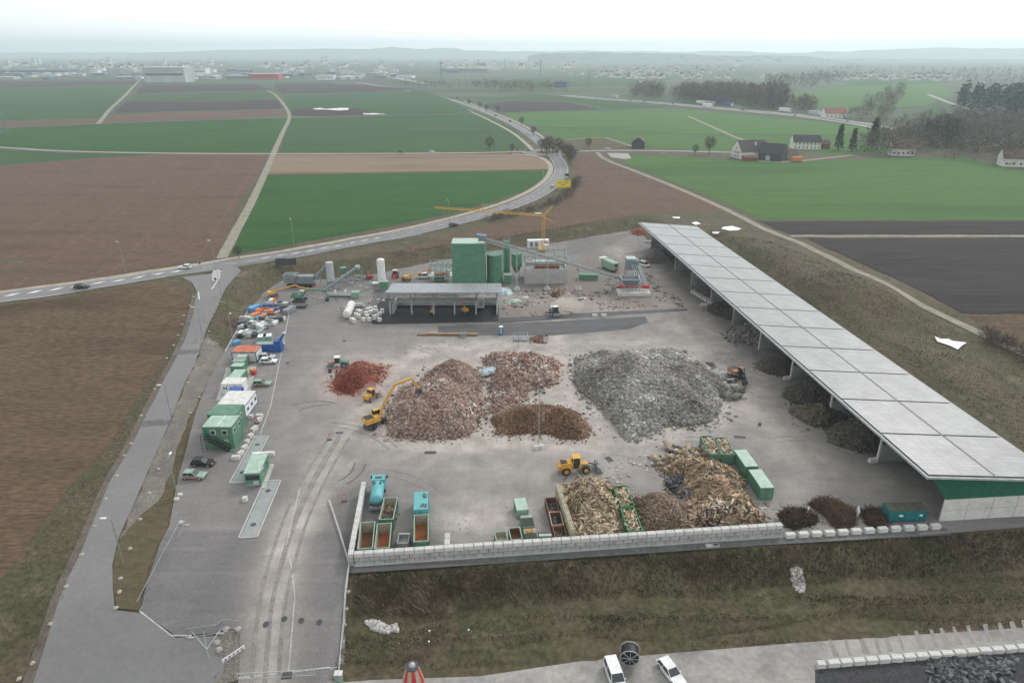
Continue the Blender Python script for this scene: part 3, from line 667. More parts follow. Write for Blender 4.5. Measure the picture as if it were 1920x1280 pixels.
yellow = paint('machine_yellow', (.60,.33,.07)); yello2 = paint('crane_yellow', (.68,.36,.03)); orange = paint('orange_paint', (.62,.19,.05)); orr = paint('orange_roof', (.60,.23,.14)); redroof = paint('red_tiles', (.26,.10,.08))
blue = paint('blue_paint', (.03,.10,.32)); blue2 = paint('sky_blue', (.10,.30,.55)); turq = paint('turquoise', (.12,.38,.41)); teal = paint('teal_paint', (.02,.17,.18)); red = paint('red_paint', (.48,.045,.05))
steel = paint('galvanised', (.38,.41,.42), .4, metal=.6); steeld = paint('machine_grey', (.18,.215,.235), .5); gsteel = paint('green_steel', (.18,.30,.25))
rust = mat('rusty_steel', (.16,.075,.045), .85, cols=[(.09,.045,.03),(.22,.10,.055),(.13,.07,.05)], scale=.8, fine=.25)
rustr = mat('orange_rust', (.3,.1,.04), .85, cols=[(.12,.05,.03),(.34,.13,.05),(.20,.08,.045)], scale=.5, fine=.2)
cream = mat('worn_cream', (.40,.37,.28), .8, cols=[(.28,.24,.17),(.46,.43,.34)], scale=1.2, fine=.15)
soil = mat('dark_gravel', (.06,.058,.055), .95, cols=[(.035,.034,.033),(.085,.08,.075)], scale=1.2, fine=.45, fscale=9, bump=.8, attr=None)
rock = mat('boulder', (.36,.34,.30), .9, var=.25, scale=1.5, fine=.2, bump=.5)
wallw = paint('house_wall', (.66,.66,.63), .8); rooft = mat('roof_tile', (.13,.085,.075), .85, var=.25, scale=.5, fine=.2); roofd = mat('dark_roof', (.055,.055,.06), .8, var=.2, scale=.5)
chunk = mat('chunk_material', (.92,.92,.92), .9, var=.12, scale=3, attr='Col', fine=.15)
leafm = mat('foliage', (.95,.95,.95), .9, var=.15, scale=.6, attr='Col', fine=.2)

def corr(name, m0, col, freq, axis=0, rough=.5, metal=0.0, depth=.6):
    """profiled sheet metal: bump ribs over a plain paint"""
    m = paint(name, col, rough, metal=metal); nt = m.node_tree; N = nt.nodes; L = nt.links
    w = N.new('ShaderNodeTexWave'); w.wave_type = 'BANDS'; w.bands_direction = 'XYZ'[axis]; w.inputs['Scale'].default_value = freq; w.inputs['Distortion'].default_value = 0
    t = N.new('ShaderNodeTexCoord'); L.new(t.outputs['Object'], w.inputs['Vector'])
    b = N.new('ShaderNodeBump'); b.inputs['Strength'].default_value = depth; b.inputs['Distance'].default_value = .08; L.new(w.outputs['Fac'], b.inputs['Height']); L.new(b.outputs[0], N['Principled BSDF'].inputs['Normal'])
    return m
cgreen = corr('corrugated_green', 0, (.105,.225,.155), 1.6, 0); cgreeny = corr('corrugated_green_side', 0, (.11,.26,.17), 1.6, 1)
cgrey = corr('corrugated_grey_roof', 0, (.30,.32,.34), .55, 0, .35, .4, 1.0); clad = corr('vertical_green_cladding', 0, (.02,.14,.085), 2.2, 0)

# ================================================================ the solar shed
A0 = Vector((*hitz(1740,892,10.4), 0)); A1 = Vector((*hitz(1198,417,10.4), 0))
ax = (A1-A0).normalized(); pr = Vector((ax.y, -ax.x, 0)); LEN = (A1-A0).length; WID = 25.0; SL = -2.2/25
shrz = math.atan2(pr.y, pr.x)
shed = thing('solar_shed', 'very long open storage shed with solar panels on its roof', 'shed', (A0.x, A0.y, 0), shrz)
# local axes: x across (towards the right), y along (away)
def zr(x): return 10.4+SL*x
mb = MB()
mb.add([(0,0,zr(0)-.45),(WID,0,zr(WID)-.45),(WID,LEN,zr(WID)-.45),(0,LEN,zr(0)-.45),(0,0,zr(0)-.15),(WID,0,zr(WID)-.15),(WID,LEN,zr(WID)-.15),(0,LEN,zr(0)-.15)],
       [(3,2,1,0),(4,5,6,7),(0,1,5,4),(1,2,6,5),(2,3,7,6),(3,0,4,7)])
mb.build('roof_deck', mgrey, shed)
mb = MB(); mb.box((-.12, LEN/2, zr(0)-.28), (.22, LEN+.5, .42)); mb.box((WID/2, -.14, (zr(0)+zr(WID))/2-.26), (WID+.3, .2, .38), ry=math.atan(-SL)); mb.box((WID+.12, LEN/2, zr(WID)-.28), (.2, LEN+.5, .4))
mb.build('gutter', lgrey, shed)
pm = bpy.data.materials.new('solar_glass'); pm.use_nodes = True; nt = pm.node_tree; N = nt.nodes; L = nt.links; b = N['Principled BSDF']
b.inputs['Roughness'].default_value = .3; b.inputs['Metallic'].default_value = .3; b.inputs['Specular IOR Level'].default_value = .8
t = N.new('ShaderNodeTexCoord'); bt = N.new('ShaderNodeTexBrick'); bt.offset = 0; bt.inputs['Scale'].default_value = 1; bt.inputs['Brick Width'].default_value = 1.66; bt.inputs['Row Height'].default_value = 1.0; bt.inputs['Mortar Size'].default_value = .035
bt.inputs['Color1'].default_value = (.155,.165,.172,1); bt.inputs['Color2'].default_value = (.20,.208,.21,1); bt.inputs['Mortar'].default_value = (.085,.09,.09,1)  # lighter than bare modules: sky glare is put into this grey
nz = N.new('ShaderNodeTexNoise'); nz.inputs['Scale'].default_value = .2; nz.inputs['Detail'].default_value = 6; mxx = N.new('ShaderNodeMix'); mxx.data_type = 'RGBA'; mxx.blend_type = 'MULTIPLY'; mxx.inputs[0].default_value = 1
rr = N.new('ShaderNodeMapRange'); rr.inputs[1].default_value = .3; rr.inputs[2].default_value = .7; rr.inputs[3].default_value = .80; rr.inputs[4].default_value = 1.12
L.new(t.outputs['Object'], bt.inputs['Vector']); L.new(t.outputs['Object'], nz.inputs['Vector']); L.new(nz.outputs['Fac'], rr.inputs[0]); L.new(bt.outputs['Color'], mxx.inputs[6]); L.new(rr.outputs[0], mxx.inputs[7]); L.new(mxx.outputs[2], b.inputs['Base Color'])
nrow = 14; d = LEN/13.55; y = 0.35; half = WID*.505
for i in range(nrow):
    y1 = min(y+d-.45, LEN-.3)
    for x0, x1 in ((.35, half-.25), (half+.25, WID-.35)):
        mb = MB(); mb.add([(x0,y,zr(x0)+.02),(x1,y,zr(x1)+.02),(x1,y1,zr(x1)+.02),(x0,y1,zr(x0)+.02),(x0,y,zr(x0)+.10),(x1,y,zr(x1)+.10),(x1,y1,zr(x1)+.10),(x0,y1,zr(x0)+.10)],
            [(3,2,1,0),(4,5,6,7),(0,1,5,4),(1,2,6,5),(2,3,7,6),(3,0,4,7)]); mb.build('solar_array', pm, shed)
    y += d
mb = MB(); mb.box((half, LEN/2, zr(half)-.04), (.4, LEN-.4, .18)); mb.build('walkway', dgrey, shed)
ins = 5.3; y0 = 1.0
mb = MB(); mb.box(((ins+WID-1)/2, y0, 2.2), (WID-1-ins, .3, 4.8)); mb.build('concrete_end_wall', concw, shed)
mb = MB()
for k in range(4): mb.box((ins+4.6*(k+.98), y0-.155, 2.3), (.09, .03, 4.55))
mb.box(((ins+WID-1)/2, y0-.156, 2.3), (WID-1-ins, .025, .06)); mb.build('panel_joint', concd, shed)
V = [(1.2,y0+.05,zr(1.2)-.46),(WID-.6,y0+.05,zr(WID-.6)-.46),(WID-.6,y0+.05,4.6),(ins+.05,y0+.05,4.6)]
mb = MB(); mb.add([(a,b_-.16,c) for a,b_,c in V]+V, [(0,3,2,1),(4,5,6,7),(0,1,5,4),(1,2,6,5),(2,3,7,6),(3,0,4,7)]); mb.build('green_gable', clad, shed)
mb = MB(); mb.box((WID-1, LEN/2, 2.3), (.3, LEN-3, 4.6)); mb.build('concrete_back_wall', concd, shed)
mb = MB(); mb.box((WID-.9, LEN/2, 6.1), (.12, LEN-3, 3.4)); mb.build('back_cladding', greend, shed)
mb = MB(); mb.box(((ins+WID-1)/2, LEN-2, 2.3), (WID-1-ins, .3, 4.6)); mb.build('far_end_wall', concd, shed)
mb = MB(); mb.box(((ins+WID-1)/2, LEN-2, 6.0), (WID-1-ins, .1, 2.7)); mb.build('far_cladding', concd, shed)
nb = 9
for k in range(1, nb+1):
    yy = y0+k*18.9
    if yy > LEN-8: break
    mb = MB(); mb.beam((ins, yy, 0), (ins, yy, zr(ins)-.5), .36, .36); mb.build('post', concw if k < 5 else conc, shed)
    mb = MB(); mb.box(((ins+.3+WID-1)/2, yy, 2.0), (WID-1-ins-.5, .35, 4.0)); mb.build('dividing_wall', concd, shed)
    mb = MB(); mb.beam((.6, yy, zr(.6)-.75), (WID-.8, yy, zr(WID-.8)-.75), .3, .55); mb.beam((ins, yy, zr(ins)-2.6), (1.6, yy, zr(1.6)-.9), .2, .2); mb.build('roof_beam', dgrey, shed)
mb = MB(); mb.beam((ins, y0, 0), (1.6, y0+.3, zr(1.6)-.6), .12, .12); 
def SH(x, y, z=0): v_ = A0+pr*x+ax*y; return Vector((v_.x, v_.y, z))
# ================================================================ heaps
def heap(name, label, cat, outline, hmax, n, size, pal, wts=None, aspect=(1,.8,.6), noise=.3, seed=0, group=None, slope=.75, patch=6, tilt=1.0, gs=.7, peaks=(), dustc=None, world=False, soft=1.0, basedark=.8, spill=1.0, big=1.7):
    pl = outline if world else [W(*p) for p in outline]
    A = np.array(pl); x0, y0_ = A.min(0)-1.5; x1, y1 = A.max(0)+1.5
    gxs = np.arange(x0, x1, gs); gys = np.arange(y0_, y1, gs)
    X, Y = np.meshgrid(gxs, gys)
    pk = [(*hitz(a, b_, h_) , h_, r_) for a, b_, h_, r_ in peaks] if not world else peaks
    zb = float(np.median(G(A[:,0], A[:,1])))
    def hf(x, y):
        d_ = -pdist(x, y, pl)+(vnoise(x, y, 3.0, seed+3)-.5)*2.0
        h = hmax*(1-np.exp(-np.maximum(d_, 0)*slope/hmax*soft))
        h *= (1-noise)+2*noise*(vnoise(x, y, 8, seed+1)*.6+vnoise(x, y, 3.5, seed+2)*.4)
        for a, b_, h_, r_ in pk: h = np.maximum(h, (h_*np.clip(1-np.hypot(x-a, y-b_)/r_, 0, 1))*(d_ > 0))
        return np.minimum(h, np.maximum(d_, 0)*.85+.02*(d_ > 0))
    Z = hf(X, Y); Z = Z+(vnoise(X, Y, 1.1, seed+7)-.4)*size*.7*(Z > .1)
    inside = Z > .02
    pal = np.array(pal, float); wts = np.array(wts, float) if wts else np.ones(len(pal)); wts /= wts.sum()
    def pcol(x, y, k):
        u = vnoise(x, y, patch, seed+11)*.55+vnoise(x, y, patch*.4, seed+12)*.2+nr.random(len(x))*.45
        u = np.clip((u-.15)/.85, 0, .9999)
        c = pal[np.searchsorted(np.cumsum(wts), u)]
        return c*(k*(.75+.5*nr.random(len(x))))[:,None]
    nyy, nxx = X.shape
    bv = np.stack([X, Y, np.where(inside, Z, -.12)+zb+.08], -1).reshape(-1,3)
    q = []; 
    ii = inside[:-1,:-1] | inside[1:,:-1] | inside[:-1,1:] | inside[1:,1:]
    js, is_ = np.nonzero(ii)
    bf = np.stack([js*nxx+is_, js*nxx+is_+1, (js+1)*nxx+is_+1, (js+1)*nxx+is_], -1)
    bc = pcol(X.ravel(), Y.ravel(), np.full(X.size, basedark))  # basedark dims the base, painting shade into the gaps between pieces
    px = nr.random(n*3)*(x1-x0)+x0; py = nr.random(n*3)*(y1-y0_)+y0_
    dd = -pdist(px, py, pl)+(vnoise(px, py, 3.0, seed+3)-.5)*2.0
    ok = (dd > 0) | (nr.random(len(px)) < .10*np.exp(dd/1.2)*spill)
    px = px[ok][:n]; py = py[ok][:n]
    pz = np.maximum(hf(px, py), 0)+zb+.1+size*.15*nr.random(len(px))
    s_ = size*(.4+nr.random(len(px))**3.5*big)
    e_ = .5; nv = np.stack([-(np.maximum(hf(px+e_, py), 0)-np.maximum(hf(px-e_, py), 0))/(2*e_), -(np.maximum(hf(px, py+e_), 0)-np.maximum(hf(px, py-e_), 0))/(2*e_), np.ones(len(px))], -1); nv = np.clip(nv, -1.2, 1.2); nv /= np.linalg.norm(nv, axis=1)[:,None]
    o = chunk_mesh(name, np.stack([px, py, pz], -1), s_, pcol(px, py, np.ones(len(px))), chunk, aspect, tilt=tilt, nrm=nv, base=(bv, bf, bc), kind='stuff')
    o['label'] = label
    return o
RED = [(.16,.045,.030),(.25,.075,.05),(.33,.12,.085),(.13,.05,.04),(.40,.22,.17)]
MIX = [(.13,.085,.065),(.30,.20,.16),(.36,.28,.24),(.20,.13,.10),(.48,.42,.37),(.74,.71,.67),(.36,.15,.10)]
GRY = [(.13,.112,.095),(.20,.185,.168),(.27,.26,.245),(.36,.345,.325),(.66,.645,.61)]
BRN = [(.11,.065,.04),(.18,.11,.07),(.24,.15,.105),(.30,.21,.16),(.42,.37,.33)]
WOOD = [(.30,.22,.13),(.50,.39,.25),(.62,.51,.36),(.17,.12,.08),(.40,.30,.19),(.74,.66,.52)]
WOOD2 = [(.15,.10,.065),(.28,.195,.125),(.40,.29,.19),(.50,.39,.26),(.07,.055,.045),(.66,.60,.52)]
heap('red_rubble_heap', 'small heap of red crushed brick beside the green roller', 'heap', heap_outlines['red'], 4.2, 12000, .30, RED, wts=[3,4,2,2,.6], seed=1, peaks=[(672,686,4.6,7.5),(705,692,1.9,4)], noise=.15, gs=.5)
heap('mixed_rubble_heap', 'biggest heap of pinkish mixed rubble where the yellow excavator works', 'heap', heap_outlines['mixed'], 4.6, 48000, .31, MIX, big=2.6, aspect=(1,.7,.4), wts=[3,4,4,3,2,1.2,1], seed=4, noise=.3, peaks=[(850,674,6.2,9),(822,715,5.6,10),(780,752,5,10),(830,770,4.6,9),(760,775,4.2,8),(875,755,4.6,8)], patch=7)
heap('mixed_rubble_heap', 'mixed rubble heap behind the brown earth heap with pale plastic sheet at its side', 'heap', heap_outlines['mixed2'], 3.6, 28000, .31, MIX, big=2.6, aspect=(1,.7,.4), wts=[3,4,3,3,2,1,2], seed=9, noise=.3, peaks=[(995,660,5.8,9.5),(955,690,5,8),(1020,700,4.2,7),(935,745,3.6,7)], patch=6)
heap('earth_heap', 'brown earth and brick heap beside the lamp post on a block', 'heap', heap_outlines['brown'], 3.8, 18000, .28, BRN, wts=[3,4,3,2,1], seed=14, noise=.2, peaks=[(985,765,4,8),(1048,768,4.3,9)], patch=5)
heap('concrete_rubble_heap', 'huge heap of grey broken concrete in the middle right', 'heap', heap_outlines['concrete'], 4.8, 75000, .33, pal=GRY, big=3.4, aspect=(1,.7,.38), wts=[2,4,4,3,1.2], seed=19, noise=.42, peaks=[(1180,664,6.5,13),(1140,690,5.6,11),(1300,700,5.4,11),(1230,745,6,12),(1300,755,4.8,10),(1190,772,4,9)], patch=8)
heap('concrete_rubble_heap', 'low grey concrete heap behind the huge grey heap', 'heap', heap_outlines['concrete_back'], 3.0, 4500, .6, GRY, wts=[1,3,4,4,3], seed=23, noise=.2)
heap('gravel_cone', 'tiny pale gravel heap at the front tip of the grey heap', 'heap', [(1168,806),(1190,800),(1198,812),(1192,823),(1174,821)], 1.8, 1600, .4, GRY, wts=[0,1,3,4,4], seed=26)
heap('slab_heap', 'flat concrete slabs lying at the right flank of the huge grey heap', 'heap', [(1290,690),(1315,684),(1345,700),(1382,722),(1388,745),(1360,750),(1330,725),(1300,705)], 1.6, 420, 1.5, [(.24,.235,.225),(.36,.35,.335),(.60,.60,.58)], wts=[4,3,1], aspect=(1.5,.8,.16), seed=29, tilt=.35, basedark=.5, gs=.6)
# wood
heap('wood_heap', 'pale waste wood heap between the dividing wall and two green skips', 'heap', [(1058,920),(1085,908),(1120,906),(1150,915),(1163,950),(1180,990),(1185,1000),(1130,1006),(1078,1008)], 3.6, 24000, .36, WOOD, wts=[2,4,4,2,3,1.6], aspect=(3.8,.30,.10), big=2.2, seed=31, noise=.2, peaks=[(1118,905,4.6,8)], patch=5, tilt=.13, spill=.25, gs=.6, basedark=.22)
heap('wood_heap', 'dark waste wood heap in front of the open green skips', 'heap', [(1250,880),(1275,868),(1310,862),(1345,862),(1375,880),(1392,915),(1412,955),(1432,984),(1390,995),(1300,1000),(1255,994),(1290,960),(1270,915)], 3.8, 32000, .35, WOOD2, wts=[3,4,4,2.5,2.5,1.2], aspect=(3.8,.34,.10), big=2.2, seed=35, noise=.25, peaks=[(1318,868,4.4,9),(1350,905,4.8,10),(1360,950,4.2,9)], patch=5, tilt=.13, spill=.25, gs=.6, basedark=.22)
heap('scrap_heap', 'heap of bluish plastic and window scrap beside the dark wood heap', 'heap', [(1254,898),(1275,893),(1300,900),(1318,925),(1300,950),(1290,945),(1262,918)], 1.5, 2200, .5, [(.07,.07,.075),(.14,.145,.165),(.25,.27,.29),(.55,.56,.56),(.25,.07,.08)], wts=[3,4,3,2,.5], aspect=(2.6,.5,.16), seed=39, tilt=.6)
heap('board_heap', 'loose pale boards and crates strewn behind the dark wood heap', 'heap', [(1232,868),(1262,852),(1300,845),(1325,852),(1330,866),(1290,872),(1262,884),(1245,880)], .9, 650, .75, [(.20,.15,.11),(.35,.28,.2),(.62,.6,.56),(.12,.1,.08)], wts=[3,3,1.6,2], aspect=(2.8,.8,.12), seed=41, tilt=.4, gs=.6)
heap('woodchip_heap', 'brown shredded woodchip heap between skips and dark wood', 'heap', [(1190,945),(1215,935),(1250,935),(1285,955),(1305,985),(1300,1000),(1205,1003)], 3.2, 9000, .32, [(.15,.10,.07),(.21,.15,.11),(.28,.21,.16),(.36,.29,.23)], wts=[3,4,3,1], aspect=(1.6,.7,.4), seed=43, noise=.15, peaks=[(1240,927,4,8.5)], gs=.5)
for i, (ol, h_, lb) in enumerate([([(1456,965),(1475,955),(1510,958),(1533,972),(1528,992),(1490,998),(1468,990)], 1.1, 'leftmost brush heap, dark reddish twigs beside the wall end'),
     ([(1522,950),(1545,937),(1580,942),(1600,965),(1608,985),(1570,992),(1548,975)], 1.5, 'middle brush heap of brown branches'), ([(1622,965),(1645,958),(1665,968),(1662,984),(1632,984)], .9, 'small brush heap beside the teal skip')]):
    heap('brush_heap', lb, 'heap', ol, h_, 3600, .36, [(.05,.034,.026),(.085,.055,.04),(.13,.09,.06),(.19,.14,.095)], wts=[4,3,2,.7], aspect=(3.5,.10,.08), seed=50+i*3, tilt=.4, gs=.5, basedark=.9, spill=.3)
# stored material inside the shed: heaps in its bays, set out along the shed
DK = [(.075,.067,.058),(.105,.094,.082),(.135,.122,.106)]
def sheap(xa, xb, ya, yb, h_, lb, pal, n, size, seed):
    pl = []
    for k in range(16):
        t_ = 2*math.pi*k/16; r_ = 1+.12*math.sin(3*t_+seed)
        p_ = SH((xa+xb)/2+(xb-xa)/2*r_*math.cos(t_), (ya+yb)/2+(yb-ya)/2*r_*math.sin(t_)); pl.append((p_.x, p_.y))
    c_ = SH((xa+xb)/2+1, (ya+yb)/2); heap('stored_heap', lb, 'heap', pl, h_, n, size, pal, seed=seed, world=True, peaks=[(c_.x, c_.y, h_*1.25, (xb-xa)*.55)], noise=.15, gs=.7, slope=.8)
sheap(1.2, 23, 20.8, 38, 5.6, 'black gravel heap in the first full shed bay', DK, 3500, .35, 61)
sheap(-3.5, 9, 34.5, 44, 2.3, 'low olive soil heap spilling out beside the second shed post', [(.12,.10,.075),(.16,.14,.105),(.08,.07,.055)], 2500, .35, 64)
sheap(.2, 22, 41, 57, 5.4, 'dark soil heap in the second shed bay', DK, 2500, .35, 67)
sheap(-.5, 12, 60.5, 70, 2.2, 'small dark heap beside the third shed post', DK, 1500, .35, 70)
sheap(.4, 21, 79, 94, 4.6, 'coarse grey rubble heap spilling from the fourth shed bay', [(.13,.125,.12),(.20,.19,.18),(.28,.27,.26)], 4500, .6, 73)
sheap(2, 22, 97, 113, 5.4, 'black asphalt heap in the middle of the shed', DK, 3000, .4, 76)
sheap(6, 21, 118, 131, 3.6, 'brown sand heap in the rear half of the shed', [(.16,.145,.125),(.13,.12,.105)], 1800, .35, 79)
sheap(6, 21, 137, 149, 3.6, 'grey sand heap near the rear shed bays', [(.20,.19,.175),(.15,.14,.13)], 1800, .35, 82)
sheap(-4, 8, 161, 172, 4.2, 'pale gravel heap beside the far end of the shed', [(.26,.24,.22),(.20,.185,.17),(.15,.14,.13)], 2500, .4, 85)
heap('red_sand_heap', 'distant low red sand heap by the yard edge', 'heap', [(1186,436),(1196,431),(1206,432),(1212,439),(1200,442),(1188,440)], 2.2, 900, .5, [(.26,.085,.06),(.33,.12,.09)], seed=88)
heap('rubble_patch', 'small brown rubble heap behind the lamp with two floodlights', 'heap', [(1003,636),(1012,632),(1020,636),(1018,643),(1006,643)], .9, 500, .4, BRN, seed=90)
heap('rubble_patch', 'dark soil pile in front of the concrete box of the plant', 'heap', [(1032,548),(1045,543),(1062,547),(1058,556),(1040,557)], .9, 500, .5, BRN, seed=92)
# ================================================================ block walls
def blockwall(name, label, a, b_, h, th=.8, foot=True, blk=1.6, cs=.8, mtl=None):
    a = Vector((a[0], a[1], 0)); b_ = Vector((b_[0], b_[1], 0)); L_ = (b_-a).length; rz = math.atan2(b_.y-a.y, b_.x-a.x)
    z0 = g1(a.x, a.y)+.08
    r = thing(name, label, 'wall', (a.x, a.y, z0), rz)
    mb = MB(); mb.box((L_/2, 0, h/2-.03), (L_-.2, th-.3, h-.12)); mb.build('mortar_core', joint, r)
    for k in range(int(round(h/cs))):
        mb = MB(); x = -(blk/2 if k % 2 else 0); last = k == int(round(h/cs))-1
        while x < L_-.05:
            u0 = max(0, x)+.05; u1 = min(L_, x+blk)-.05
            if u1-u0 > .1: mb.box(((u0+u1)/2, rnd.uniform(-.012,.012), (k+.5)*cs), (u1-u0, th, cs-.09))
            x += blk
        if last:
            x = .2
            while x < L_-.1:
                for yy in (-.2, .2): mb.box((x, yy, h+.02), (.16, .16, .09), tx=.7, ty=.7)
                x += .4
        mb.build('block_course', mtl or (concw if last else blockmat[k % 3]), r)
    if foot:
        mb = MB(); mb.box((L_/2, -th/2-.12, .1), (L_, .3, .2)); mb.build('footing', conc, r)
    return r
blockmat = [mat('block_a', (.36,.36,.355), .9, var=.25, scale=.9, fine=.12, bump=.2), mat('block_b', (.40,.40,.395), .9, var=.22, scale=.8, fine=.12, bump=.2), mat('block_c', (.43,.43,.42), .9, var=.2, scale=1.1, fine=.12, bump=.2)]
FL = Vector(W(655,1062)).to_3d(); FR = Vector(W(1465,1006)).to_3d()
fdir = (FR-FL).normalized()
off = Vector((-fdir.y, fdir.x, 0))*.4
blockwall('block_wall', 'long grey concrete block wall along the front of the yard', FL+off+fdir*.85, FR+off, 2.4)
bk = Vector(hitz(682,903,2.4)).to_3d(); c0 = FL+off
blockwall('block_wall', 'concrete block wall at the left end running away beside the turquoise tanker', c0+Vector((.4,-.4,0)), bk, 2.4, foot=False)
s0_ = W(838,1024); s1_ = W(841,1008); blockwall('block_wall', 'short stub wall standing against the long front wall', FL+off+fdir*((W(838,1050)[0]-FL.x)/fdir.x)+Vector((0,.45,0)), Vector(hitz(839,999,2.4)).to_3d(), 2.4, foot=False)
da = Vector(hitz(1045,906,3.2)).to_3d(); db = Vector(hitz(1074,1000,2.4)).to_3d(); blockwall('block_wall', 'tall dividing wall holding back the pale wood heap', db, da, 3.2, foot=False, mtl=cream)
# ================================================================ loose concrete blocks
def block_proto(L_=1.6):
    r = thing('concrete_block', '', 'concrete block')
    mb = MB().box((0,0,.4), (L_,.8,.8))
    for i in range(int(L_/.4)):
        for yy in (-.2,.2): mb.box((-L_/2+.2+i*.4, yy, .83), (.18,.18,.07), tx=.7, ty=.7)
    mb.build('block', concw, r); return r
bp_ = block_proto()
used = [False]
def block(px, py, rz, lb, grp, sc=1.0, dz=0.0, z=None):
    p = P(px, py); p.z += .09+dz
    if z is not None: p.z = z
    if not used[0]:
        used[0] = True; bp_.location = p; bp_.rotation_euler = (0,0,rz); bp_['label'] = lb; bp_['group'] = grp; bp_.scale = (sc,1,1); return bp_
    return dup(bp_, p, rz, lb, grp, (sc,1,1))
n_ = 12
for i in range(n_):
    t_ = i/(n_-1); lb = 'white concrete block in the row between the wall end and the shed'
    block(1480.5+t_*272, 1007.5-t_*17, math.atan2(fdir.y, fdir.x)+rnd.uniform(-.05,.05), lb, 'blocks in the row between wall end and shed')
for (x, y, rz, sc, lb) in [(471,784,0,.55,'small block set apart beside the top of the curved block line'),(487,783,0,.95,'topmost block of the curved block line'),(486,790,1.2,.8,'block with a striped marker leaning on it'),
    (477,807,1.25,1.1,None),(470,820,1.25,.8,None),(464,831,1.3,.6,None),(459,842,1.25,.8,None),(452,853,1.2,.8,None),(443,861,.05,1,'front block of the curved block line, lying across'),
    (508,854,0,.95,'block at the back right corner of the weighbridge cabin'),(460,939,.1,.5,'small white block in front of the weighbridge cabin')]:
    block(x, y, rz, lb or 'white block in the middle of the curved line beside the weighbridge', 'blocks curving beside the weighbridge', sc)
for i in range(17):
    x_, y_ = low(1538+i*23.6, 1250-i*1.95)
    o = block(1500, 1007, .07+rnd.uniform(-.08,.08), 'white topped block in the row along the black millings heap', 'blocks edging the black millings', 1.0 if i else .7)
    o.location = (x_, y_, -4.38)

for i in range(9): block(1299+i*5.2, 549+i*3.1, .55, 'rust stained block in the rank beside the shed', 'rusty blocks beside the shed')
block(1320, 574, .05, 'single long block at the front end of the rusty block rank', 'rusty blocks beside the shed', 1.6)
for i in range(3): block(1212+i*5, 455+i*0, .2, 'pale block stacked at the far corner of the shed', 'blocks at the far shed corner', 1.2)
block(1115, 594, 0, 'left of the two white blocks on the dark asphalt strip', 'two blocks on the dark strip', .95); block(1132, 594, 0, 'right of the two white blocks on the dark asphalt strip', 'two blocks on the dark strip', .95)
for k, lab in ((1,'nearest'),(2,'second'),(3,'third')):
    p = SH(ins-.9, y0+k*18.9); o = block(1500, 1007, shrz, lab+' white block at the foot of a shed post', 'blocks at the shed posts'); o.location = (p.x, p.y, .1)

# ================================================================ containers, skips and cabins
def frame(far, near, z):
    a = Vector((*hitz(*near, z), 0)); b_ = Vector((*hitz(*far, z), 0)); d_ = b_-a
    return (a+b_)/2, math.atan2(d_.y, d_.x)-math.pi/2, d_.length
def skip(far, near, w, h, label, mo, mi, fill=None, group=None, cat='skip', floorm=None, name='open_skip', ribs=True, L_=None, ribm=None):
    """open top skip; local y runs along it, away from the camera"""
    c, rz, LL = frame(far, near, h); LL = L_ or LL
    r = thing(name, label, cat, (c.x, c.y, .1), rz, group)
    t = .07
    for nm, cc_, dd in (('side_wall', (-w/2, 0), (t, LL)), ('side_wall', (w/2, 0), (t, LL)), ('end_wall', (0, -LL/2), (w-t, t)), ('end_wall', (0, LL/2), (w-t, t))):
        mb = MB(); mb.box((cc_[0], cc_[1], h/2+.05), (dd[0], dd[1], h-.1))
        if ribs and nm == 'side_wall':
            nr_ = max(3, int(LL/.9)); s_ = 1 if cc_[0] > 0 else -1
            for i in range(nr_+1): mb.box((s_*(w/2+.07), -LL/2+.1+i*(LL-.2)/nr_, h/2), (.08,.12,h-.15))
        if ribs and nm == 'end_wall' and cc_[1] < 0:
            for i in range(3): mb.box((-w/2+.3+i*(w-.6)/2, -LL/2-.07, h/2), (.12,.08,h-.15))
        mb.build(nm, mo, r)
    mb = MB(); mb.box((0,0,.2), (w-.1, LL-.1, .16)); 
    mb.build('floor', floorm or mi, r)
    mb = MB()
    for s_ in (-1,1):
        mb.box((s_*(w/2-.05), 0, h/2+.07), (.03, LL-.2, h-.3))
    mb.box((0, LL/2-.055, h/2+.07), (w-.3, .03, h-.3)); mb.box((0, -LL/2+.055, h/2+.07), (w-.3, .03, h-.3)); mb.build('inner_lining', mi, r)
    mb = MB()
    for s_ in (-1,1): mb.box((s_*w/2, 0, h+.03), (.16, LL+.14, .13))
    for s_ in (-1,1): mb.box((0, s_*LL/2, h+.032), (w-.16, .15, .126))
    mb.build('top_rail', ribm or mo, r)
    return r, c, rz, LL
def fill(c, rz, L_, w, z, n, size, pal, aspect, name, label, base=(.2,.15,.1), dens=1.0, yo=0.0):
    ca, sa = math.cos(rz), math.sin(rz)
    u = (nr.random(n)-.5)*(w-.45); v_ = (nr.random(n)-.5)*(L_-.6)
    X = c.x+u*ca-(v_+yo)*sa; Y = c.y+u*sa+(v_+yo)*ca
    zz = z+.35*nr.random(n)+.25*np.cos(u/w*3)*np.cos(v_/L_*3)
    p_ = np.array(pal)[nr.integers(0, len(pal), n)]
    hx, hy = (w-.25)/2, (L_-.3)/2
    bv = np.array([(c.x+a*hx*ca-(b_*hy+yo)*sa, c.y+a*hx*sa+(b_*hy+yo)*ca, zl) for zl in (.3, z) for a, b_ in ((-1,-1),(1,-1),(1,1),(-1,1))])
    bf = np.array([(4,5,6,7),(0,1,5,4),(1,2,6,5),(2,3,7,6),(3,0,4,7)])
    o = chunk_mesh(name, np.stack([X, Y, zz], -1), size*(.5+nr.random(n)), p_, chunk, aspect, tilt=.5, base=(bv, bf, np.tile(np.array(base), (8,1))), kind='stuff'); o['label'] = label; return o
PLANK = (2.6,.4,.12)
